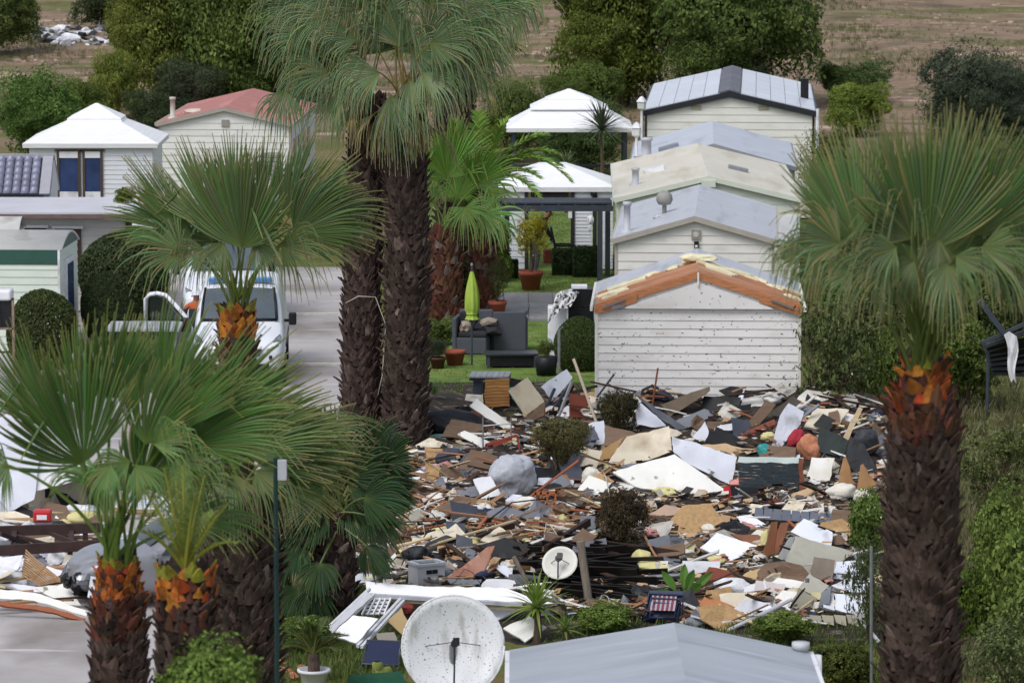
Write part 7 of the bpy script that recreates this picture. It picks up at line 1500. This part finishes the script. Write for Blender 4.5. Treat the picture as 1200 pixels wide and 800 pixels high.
# navy lounger, rolled mat, terracotta shards
g = gnd(444, 786); e = empty('navy_lounger', g, R(-12), 'navy folding lounger lying beside the big dish', 'lounger'); k = g.y/F
m = MB(); m.prism([(-.22, 0, .1), (.26, 0, .1), (.2, .45, .33), (-.26, .45, .33)], (0, .03, .02)); m.build('seat', M('navy_fabric', '252b47', .8, .15, 5, .1), e)
m = MB(); m.tube([(-.24, -.02, .1), (.28, -.02, .1), (.22, .47, .34), (-.28, .47, .34), (-.24, -.02, .1)], .015, 6); m.build('frame', charcoal, e)
for s in (-1, 1):
    m = MB(); m.tube([(s*.24, 0, .1), (s*.27, -.05, 0)], .013, 6); m.build('leg', charcoal, e); m = MB(); m.tube([(s*.22, .45, .33), (s*.24, .5, 0)], .013, 6); m.build('leg', charcoal, e)
g = gnd(447, 796); matm = M('mat_green', '7a8244', .95, .25, 8, .4); e = empty('rolled_mat', g, R(20), 'rolled olive-green mat in front of the navy lounger', 'mat')
m = MB(); m.tube([(-.11, 0, .09), (.13, .02, .09)], [.085, .09], 12); m.build('roll', matm, e, True); m = MB(); m.lathe([(.07, 0), (.075, .1), (.05, .12)], 12, (-.06, 0, .14)); m.build('flap', matm, e, True)
for i, (x, y, s) in enumerate([(336, 790, .09), (346, 795, .08), (330, 780, .07), (352, 786, .06)]): tag(inst('terracotta_shard', lumpm[i % 4], M('shard', 'b3725a', .8, .2, 5, .2, rnd=.2), None, gnd(x, y)+Vector((0, 0, s*.4)), (.5*i, .4, i), (s*1.6, s, s*.7)), 'broken terracotta piece beside the potted cycad', 'pottery', 'terracotta shards')
tag(inst('red_ball', lumpm[0], M('faded_red', 'a04a44', .6, .15, 4, .1), None, on(478, 718)+Vector((0, 0, .1)), (0, 0, 0), (.12, .12, .11)), 'faded red buoy behind the white awning lattice', 'buoy')
# tubular chair frame, red frame, wooden chair
e = group_thing('metal_chair_frame', 'bare tubular metal chair frame beside the grey quilt', 'chair frame', 583, 526); O = e.location; U = lambda px, py, d=0.0: ony(px, py, O.y+d) - O
for x in (566, 599): m = MB(); m.tube([U(x, 527), U(x, 489)], .016, 6); m.build('leg', steel, e)
for y in (499, 513): m = MB(); m.tube([U(566, y), U(599, y-3)], .014, 6); m.build('rail', steel, e)
e = group_thing('broken_stool', 'broken red wooden stool over the grey quilt', 'stool', 590, 530); O = e.location; U = lambda px, py, d=0.0: ony(px, py, O.y+d) - O
for a, b in (((569, 521), (606, 510)), ((606, 510), (609, 528)), ((578, 522), (600, 514)), ((569, 521), (576, 536))): m = MB(); m.beam(U(*a, -.1), U(*b, -.1), .035, .045); m.build('bar', M('red_paint', '8f4034', .6, .2, 4, .1), e)
e = group_thing('wooden_chair', 'small wooden chair tipped among the planks', 'chair', 640, 606); O = e.location; U = lambda px, py, d=0.0: ony(px, py, O.y+d) - O; chw = M('chair_wood', 'a8643e', .6, .15, 4, .1)
for a, b in (((628, 576), (622, 606)), ((652, 574), (648, 604)), ((634, 576), (632, 604)), ((642, 576), (640, 602))): m = MB(); m.beam(U(*a), U(*b), .03, .03); m.build('leg', chw, e)
m = MB(); m.beam(U(626, 578), U(653, 576), .03, .05); m.build('rail', chw, e); m = MB(); m.beam(U(624, 592), U(650, 590), .03, .04); m.build('rail', chw, e)

# soft heaps: quilt, bags, cloth
def soft(seed, n=4, crease=.25):
    """slumped cloth: low bulges with sharp folds running downwards"""
    bm = bmesh.new(); bmesh.ops.create_icosphere(bm, subdivisions=n, radius=1); o_ = Vector((seed*3.1, seed*1.7, 0))
    for v in bm.verts:
        p = v.co.copy(); q = Vector((p.x*2.6+p.z*1.2*math.sin(seed), p.y*2.6, p.z*.9)); fold = 1-abs(noise.noise(q + o_))*2.2
        v.co *= 1 + .38*noise.noise(p*1.2+o_) + crease*.75*max(-.3, fold)*.5 + .05*noise.noise(p*6+o_); v.co.x += .25*v.co.z*math.sin(seed*2.3)
    me = bpy.data.meshes.new('soft'); bm.to_mesh(me); bm.free(); me.polygons.foreach_set('use_smooth', [True]*len(me.polygons)); return me
softs = [soft(i) for i in range(5)]; fluff = [soft(9+i, 3, .5) for i in range(3)]
def heap(name, label, cat, px, py, wpx, hpx, mat, mi=0, rz=0.0, src=None, group=None):
    g = on(px, py+hpx/2); k = g.y/F; o = inst(name, (src or softs)[mi % len(src or softs)], mat, None, g + Vector((0, 0, hpx*k*.38)), (0, 0, rz), (wpx*k*.48, wpx*k*.34, hpx*k*.46)); return tag(o, label, cat, group)
F_ = lambda n, c, **k: M(n, c, .9, .15, 5, .3, **k)
heap('quilt', 'big grey quilt bundled over the rubble', 'quilt', 600, 551, 56, 60, F_('quilt_grey', 'a8acb4'), 0, .3, [soft(4, 5, .16)])
heap('cloth', 'magenta cloth under the grey quilt', 'cloth', 580, 560, 22, 22, F_('magenta_cloth', '8c2f4e'), 1)
heap('tarp', 'black tarpaulin draped beside the twin palm foot', 'tarp', 531, 494, 72, 36, M('black_tarp', ''), 2, .2)
heap('armchair', 'dark grey upholstered seat half buried below the tarpaulin', 'seat', 528, 533, 34, 22, F_('seat_grey', '3f444e'), 3); heap('armchair', 'second dark grey seat beside the grey quilt', 'seat', 556, 538, 32, 26, F_('seat_grey2', '4a505c'), 4)
heap('cloth', 'lilac and white cloth on the planks', 'cloth', 507, 549, 26, 14, F_('lilac_cloth', 'b3a0bd'), 1); heap('cloth', 'beige blanket on the half-buried seat', 'cloth', 540, 522, 30, 10, F_('beige_cloth', '9d968c'), 2)
heap('cloth', 'crimson and peach clothes bundle in the heap of panels', 'cloth', 934, 512, 22, 26, F_('crimson_cloth', '9c2f3c'), 3); heap('cloth', 'peach-coloured cloth beside the crimson bundle', 'cloth', 950, 520, 30, 32, F_('peach_cloth', 'b57a5c'), 0)
heap('cloth', 'salmon pink insulation on the black box', 'cloth', 872, 565, 34, 14, F_('salmon_cloth', 'cf8f88'), 4); slab('box', 'black plastic box with pink filling', 'box', [(856, 570), (888, 570), (889, 585), (857, 583)], black, 12, 0, .2); slab('box', 'bright red box end beside the black plastic box', 'box', [(848, 570), (857, 569), (857, 585), (848, 582)], M('red_plastic', ''), 12, 0, .1)
heap('quilt', 'fluffy white quilt beside the mauve-white board', 'quilt', 860, 686, 42, 24, F_('quilt_white', 'd5d6da'), 1, .2, fluff); heap('container', 'teal plastic tub beside the grey pipe', 'tub', 897, 527, 18, 18, M('teal_plastic', '2d8a86', .4, .1, 4, .03), 2)
heap('bag', 'white plastic bag hanging under the small dish', 'bag', 662, 676, 18, 22, F_('bag_white', 'cfd0d2'), 3); heap('bag', 'black rubbish bag beside the plastic crate', 'bag', 487, 648, 34, 22, M('black_tarp', ''), 1)
heap('tyre_roll', 'dark ribbed roll beside the upright light board', 'roll', 1014, 514, 30, 36, M('ribbed_dark', '34363c', .4, .3, 12, .4), 4); heap('cushion', 'blue printed cushion behind the brown-topped bush', 'cushion', 632, 552, 22, 16, F_('blue_print', '7d86b0'), 0)
heap('parasol_cover', 'turquoise parasol cloth slumped on the bar table end', 'cloth', 606, 462, 18, 26, F_('turquoise_cloth', '5fb39c'), 2); heap('pillow', 'white round pillow in front of the wooden chair', 'pillow', 616, 588, 30, 18, F_('pillow_white', 'd6d3cd'), 3); heap('pillow', 'long white cushion on the planks', 'pillow', 553, 596, 42, 12, F_('cushion_white', 'd0cdc6'), 1)
heap('doll', 'pinkish soft toy-like bundle with flowers by the suitcase', 'bundle', 848, 722, 26, 10, F_('flower_red', '8a4a3c'), 2)
# big fluffy insulation pieces
wool = M('white_wool', 'd9d4c8', .95, .12, 7, .6); ywool = M('yellow_wool', 'cfc78f', .95, .15, 7, .6)
for i, (x, y, w, h, mt) in enumerate([(986, 574, 34, 20, wool), (1012, 580, 26, 20, wool), (752, 650, 28, 18, ywool), (766, 662, 40, 12, ywool), (722, 684, 40, 9, ywool), (897, 631, 16, 30, ywool), (692, 556, 26, 22, wool), (520, 622, 30, 14, ywool), (660, 608, 16, 16, ywool), (842, 655, 30, 10, ywool), (842, 668, 34, 8, ywool), (95, 604, 36, 16, ywool), (76, 612, 22, 10, ywool), (830, 618, 20, 12, wool), (800, 648, 30, 14, wool), (1000, 440, 26, 8, wool), (556, 610, 26, 9, wool)]):
    heap('insulation', ('white' if mt is wool else 'yellow') + ' fluffy insulation wad torn out of the wrecked walls', 'insulation', x, y, w, h, mt, i, i*.9, fluff, 'torn %s insulation wads' % ('white' if mt is wool else 'yellow'))

# ------------------------------------------------------------------ countable loose pieces: planks, offcuts, sheets
AREA = [(410, 660), (470, 545), (500, 505), (560, 470), (690, 462), (700, 474), (760, 464), (900, 462), (1035, 470), (1045, 735), (850, 735), (640, 722), (560, 700), (430, 690)]
def inpoly(A, x, y):
    c = False; n = len(A)
    for i in range(n):
        x1, y1 = A[i]; x2, y2 = A[(i+1) % n]
        if (y1 > y) != (y2 > y) and x < (x2-x1)*(y-y1)/(y2-y1)+x1: c = not c
    return c
BOXES = [(min(q[0] for q in A), max(q[0] for q in A), min(q[1] for q in A), max(q[1] for q in A), A) for A in EXCL]
def pick(rs, x0=400, x1=1045, y0=460, y1=735, keep=.06):
    """a spot in the rubble that does not bury one of the large pieces"""
    while True:
        x, y = rs.uniform(x0, x1), rs.uniform(y0, y1)
        if not inpoly(AREA, x, y): continue
        if rs.random() > keep and any(b[0] < x < b[1] and b[2]-1 < y < b[3]+10 and (inpoly(b[4], x, y) or inpoly(b[4], x, y-5) or inpoly(b[4], x, y-10)) for b in BOXES): continue
        return x, y
def shard_mesh(seed):
    """torn, bent bit of sheet, unit size"""
    rs = random.Random(seed); n = rs.randint(5, 7); m = MB(); ring = []; o_ = Vector((seed*3.7, 0, 0))
    for i in range(n):
        r = rs.uniform(.4, .75); ring.append(Vector((math.cos(6.283*i/n+.5)*r, math.sin(6.283*i/n+.5)*r, 0)))
    P = [Vector((0, 0, 0))] + [q*.55 for q in ring] + [q + Vector((rs.uniform(-.08, .08), rs.uniform(-.08, .08), 0)) for q in ring]
    for p in P: p.z = .28*noise.noise(p*1.6 + o_) + .12*noise.noise(p*4 + o_)
    t = Vector((0, 0, -.05)); N = len(P); m.v = [tuple(p) for p in P] + [tuple(p + t) for p in P]
    f = [(0, 1+i, 1+(i+1) % n) for i in range(n)] + [(1+i, 1+n+i, 1+n+(i+1) % n, 1+(i+1) % n) for i in range(n)]
    m.f = f + [tuple(j+N for j in q[::-1]) for q in f] + [(1+n+i, 1+n+N+i, 1+n+N+(i+1) % n, 1+n+(i+1) % n) for i in range(n)]
    return m.mesh('shard')
shards = [shard_mesh(i) for i in range(14)]
MARKS = [((820, 500), 'at the foot of the torn home'), ((531, 720), 'behind the big satellite dish'), ((656, 660), 'round the small satellite dish'), ((600, 551), 'round the grey quilt'), ((905, 560), 'round the dark slatted wall'), ((985, 705), 'round the tipped white appliance'), ((490, 535), 'at the twin palms'), ((731, 612), 'round the brown withered bush'), ((500, 662), 'round the plastic crate'), ((785, 560), 'round the speckled white panel'), ((980, 545), 'round the dark green tarpaulin'), ((870, 645), 'round the smooth white panel'), ((776, 715), 'round the folded striped chair'), ((450, 650), 'at the dark fan palm'), ((640, 600), 'round the tipped wooden chair'), ((950, 640), 'round the greige metal panel')]
def near(lab, x, y):
    return lab.replace(' strewn through the rubble', '').replace(' lying in the rubble', '').replace(' in the rubble', '') + ' ' + min(MARKS, key=lambda q: (q[0][0]-x)**2 + ((q[0][1]-y)*1.6)**2)[1]
rs = random.Random(99)
# larger random panels thrown about, each warped and chipped
bigm = [(white, 'dirty white wall panel'), (whiteb, 'bluish white wall panel'), (creamp, 'cream wall panel'), (brownp, 'brown wall board'), (M('black_panel', ''), 'black panel'), (navyp, 'dark grey panel'), (greyp, 'grey panel'), (osb, 'torn chipboard sheet'), (speck, 'stained white sheet'), (redbrown, 'red-brown cupboard door'), (greybe, 'greige metal panel piece'), (doorw, 'polished brown cupboard door')]
BIGS = 0
while BIGS < 74:
    x, y = pick(rs, 470, 1040, 470, 722, 0); hw = rs.uniform(9, 26); hh = rs.uniform(4, 13); a = rs.gauss(0, .35); ca, sa = math.cos(a), math.sin(a); sk_ = rs.uniform(-.5, .5)
    P = [(x + (u*hw + v*sk_*hh)*ca - v*hh*sa*1.0, y + u*hw*sa*.6 + v*hh*ca) for u, v in ((-1, 1), (rs.uniform(.6, 1), 1), (1, rs.uniform(-1, -.5)), (rs.uniform(-.9, -.3), -1))]
    if not all(inpoly(AREA, *q) for q in P): continue
    mt, lab = bigm[rs.choices(range(12), [2, 2, 2, 5, 6, 4, 3, 2, 2, 2, 2, 1])[0]]; BIGS += 1
    o = slab_mb(P, rs.uniform(15, 55), rs.uniform(-30, 30), rs.uniform(.015, .06), warp=.06).build('loose_sheet', mt); tag(o, near(lab + ' flung down', x, y), 'panel', 'larger panels flung through the rubble')
BOXES = [(min(q[0] for q in A), max(q[0] for q in A), min(q[1] for q in A), max(q[1] for q in A), A) for A in EXCL]
kinds = [(woodraw, 'splintered orange-brown timber strip strewn through the rubble', 'brown timber strips', 260, (0, 0)), (woodpale, 'pale broken batten strewn through the rubble', 'pale battens', 80, (0, 0)), (wooddark, 'dark broken lath strewn through the rubble', 'dark laths', 200, (0, 0)),
 (M('white_trim_strip', 'cfcdc8', .55, .08, 4, .05, rnd=.15), 'thin white trim strip strewn through the rubble', 'white trim strips', 100, (0, 0)), (woodred, 'reddish splintered lath strewn through the rubble', 'reddish laths', 60, (0, 0))]
for mt, lab, grp, n, _ in kinds:
    for i in range(n):
        if mt in (woodraw, woodred) and rs.random() < .45: x, y = pick(rs, 440, 720, 540, 640)
        else: x, y = pick(rs)
        p = on(x, y); L_ = rs.uniform(.2, .75) if rs.random() < .75 else rs.uniform(.75, 1.6); w = rs.uniform(.02, .07); t = rs.uniform(.012, .03)
        yw = rs.gauss(0, .75) if rs.random() < .75 else rs.uniform(0, 3.14); pt = rs.gauss(0, .2)
        o = inst('timber_strip' if mt in (woodraw, woodred) else 'batten' if mt is woodpale else 'lath' if mt is wooddark else 'trim_strip', planks[rs.randrange(6)], mt, None, p + Vector((0, 0, .05+abs(math.sin(pt))*L_*.38+rs.uniform(0, .06))), (rs.uniform(-.5, .5), pt, yw), (L_, w, t)); tag(o, near(lab, x, y), 'timber' if 'trim' not in grp else 'strip', grp)
dwhite = M('dirty_white_board', 'bdb9b1', .7, .15, 2.5, .15, rnd=.25, dirt=('6f675d', .5, 2.2, (1, 1, 1), .25))
sk = [(dwhite, 'white broken wallboard piece lying in the rubble', 'white wallboard pieces', 70), (creamp, 'cream broken wallboard piece lying in the rubble', 'cream wallboard pieces', 36), (greyp, 'grey broken sheet lying in the rubble', 'grey broken sheets', 40), (brownp, 'brown broken board piece lying in the rubble', 'brown board pieces', 75), (whiteb, 'bluish white broken sheet lying in the rubble', 'bluish white sheets', 20), (M('black_sheet', '1e1e22', .5, .3, 4, .1, rnd=.3), 'black broken sheet lying in the rubble', 'black broken sheets', 80), (osb, 'splintered chipboard piece lying in the rubble', 'chipboard pieces', 30)]
for mt, lab, grp, n in sk:
    for i in range(n):
        x, y = pick(rs); p = on(x, y); a = rs.uniform(.1, .26) if rs.random() < .75 else rs.uniform(.26, .42); ta = rs.uniform(.1, 1.2)
        o = inst('broken_sheet', shards[rs.randrange(14)], mt, None, p + Vector((0, 0, .04+.3*a*math.sin(ta))), (ta, rs.uniform(-.3, .3), rs.gauss(0, .6)), (a*rs.uniform(.9, 2.0), a*1.1, a*rs.uniform(.5, 1.2))); tag(o, near(lab, x, y), 'board', grp)
cl = [(F_('rag_white', 'cfccc6', rnd=.1), 'crumpled white rag or bag in the rubble', 'white rags', 70), (F_('rag_grey', '6f727a', rnd=.25), 'crumpled grey rag in the rubble', 'grey rags', 35), (F_('rag_pink', 'b5807c', rnd=.15), 'crumpled pink rag in the rubble', 'pink rags', 18), (F_('rag_navy', '2d3550', rnd=.2), 'crumpled navy rag in the rubble', 'navy rags', 18), (ywool, 'small yellow insulation tuft in the rubble', 'yellow insulation tufts', 30), (F_('rag_black', '1b1b1e', rnd=.2), 'crumpled black plastic in the rubble', 'black plastic scraps', 40)]
for mt, lab, grp, n in cl:
    for i in range(n):
        x, y = pick(rs); p = on(x, y); s = rs.uniform(.05, .16)
        o = inst('rag' if mt is not ywool else 'insulation_tuft', (fluff + lumpm)[rs.randrange(7)], mt, None, p + Vector((0, 0, s*.35)), (rs.uniform(-.5, .5), 0, rs.uniform(0, 6)), (s*rs.uniform(1, 1.8), s, s*rs.uniform(.4, .8))); tag(o, near(lab, x, y), 'rag' if mt is not ywool else 'insulation', grp)
# left yard: loose planks on the concrete
for i in range(60):
    x, y = rs.uniform(-10, 260), rs.uniform(600, 716) if rs.random() < .7 else rs.uniform(655, 722); p = gnd(x, y); L_ = rs.uniform(.3, 1.4)
    mt = [woodraw, woodpale, wooddark, M('white_trim_strip', '')][rs.randrange(4)]
    tag(inst('loose_plank', planks[rs.randrange(6)], mt, None, p + Vector((0, 0, .05+rs.uniform(0, .12))), (rs.uniform(-.4, .4), rs.gauss(0, .06), rs.gauss(0, .5)), (L_, rs.uniform(.05, .14), .03)), ['orange-brown', 'pale', 'dark', 'white'][[woodraw, woodpale, wooddark].index(mt) if mt in (woodraw, woodpale, wooddark) else 3] + ' loose plank on the concrete near the stripped chassis', 'plank', 'loose planks by the chassis')
ymat = [(white, 'white'), (whiteb, 'bluish white'), (creamp, 'cream'), (brownp, 'brown'), (greyp, 'grey'), (M('black_sheet', ''), 'black')]
for i in range(95):
    x, y = (rs.uniform(-10, 130), rs.uniform(598, 690)) if i < 70 else (rs.uniform(100, 330), rs.uniform(585, 650)); p = gnd(x, y); a = rs.uniform(.12, .42); mt, cn = ymat[rs.choices(range(6), [4, 3, 2, 3, 2, 2])[0]]
    tag(inst('wreck_sheet', shards[rs.randrange(14)], mt, None, p + Vector((0, 0, .05+.25*a)), (rs.uniform(.2, 1.2), rs.uniform(-.3, .3), rs.gauss(0, .6)), (a*rs.uniform(1, 2.2), a*1.1, a*rs.uniform(.4, 1))), cn + ' torn sheet on the concrete ' + ('round the stripped chassis' if x < 130 else 'behind the crushed silver car'), 'board', 'torn sheets in the left yard')
# cables
for i, (pts, lab) in enumerate([([(716, 596), (724, 606), (734, 622), (752, 640)], 'pale cable hanging over the brown withered bush'), ([(560, 624), (600, 606), (650, 600), (690, 604)], 'dark cable sagging across the planks'), ([(690, 560), (710, 575), (716, 596)], 'pale hose beside the speckled panel')]):
    m = MB(); m.tube([on(*q) + Vector((0, 0, .25 if 0 < j < len(pts)-1 else .08)) for j, q in enumerate(pts)], .012, 6); tag(m.build('cable', M('pale_cable', 'b9b2a4', .6, .1, 4, .05) if i != 1 else black, None, True), lab, 'cable')
rs = random.Random(31)
for i in range(34):
    x, y = pick(rs); L_ = rs.uniform(14, 46); p = [on(x + L_*t + rs.uniform(-3, 3), min(733, y + rs.uniform(-6, 6))) + Vector((0, 0, rs.uniform(.08, .3) if 0 < k < 4 else .04)) for k, t in enumerate((0, .25, .5, .75, 1))]
    m = MB(); m.tube(p, rs.uniform(.005, .012), 5); cmn = rs.choice(['dark', 'pale', 'grey']); tag(m.build('wire', {'dark': black, 'pale': M('pale_cable', ''), 'grey': steel}[cmn], None, True), near(cmn + ' bent wire', x, y), 'wire', 'bent wires in the rubble')
m = MB(); zs_ = lambda x, y: ony(x, y, b6.y-.55); m.tube([zs_(405, 355), zs_(420, 347), zs_(440, 348), zs_(452, 380), zs_(448, 440), zs_(443, 462)], .008, 5); tag(m.build('cable', M('pale_cable', ''), None, True), 'thin pale cable hanging round the twin palm trunks', 'cable')
# fine litter nobody could count
rsn = np.random.RandomState(5); V = []; C = []
pal = np.array([(.62, .6, .56), (.55, .5, .42), (.34, .2, .11), (.45, .3, .18), (.05, .045, .045), (.12, .1, .09), (.25, .24, .24), (.6, .55, .3), (.3, .14, .1)])
rs = random.Random(7)
for i in range(26000):
    x, y = pick(rs); d = ray(x, y); p = gnd(x, y, .25)
    hz_ = hz(p.x, p.y); p = gnd(x, y, hz_); z = hz(p.x, p.y) + rs.uniform(0, .1)
    a = rs.uniform(0, 6.28); L_ = rs.uniform(.02, .11); w = L_*rs.uniform(.12, .8) if rs.random() < .6 else L_*.1; el = rs.uniform(-.2, 1.0); t = np.array([math.cos(a), math.sin(a)*.6, rs.uniform(-.2, .2)])*L_; b = np.array([-math.sin(a)*math.cos(el), math.cos(a)*math.cos(el), math.sin(el)])*w; c = np.array([p.x, p.y, z+abs(b[2])])
    V.append([c-t-b, c+t-b*.7, c+t*.9+b, c-t*.8+b]); C.append(pal[rs.choices(range(9), [3, 3, 4, 3, 6, 5, 2, 1, 1])[0]]*rs.uniform(.7, 1.2))
o = inst('fine_litter', quads_mesh('fine_litter', np.array(V), np.array(C)), LEAF('litter', (1, 1, 1), .8, 0.0)); tag(o, 'fine splinters, paper and scraps covering the rubble', 'litter', kind='stuff')
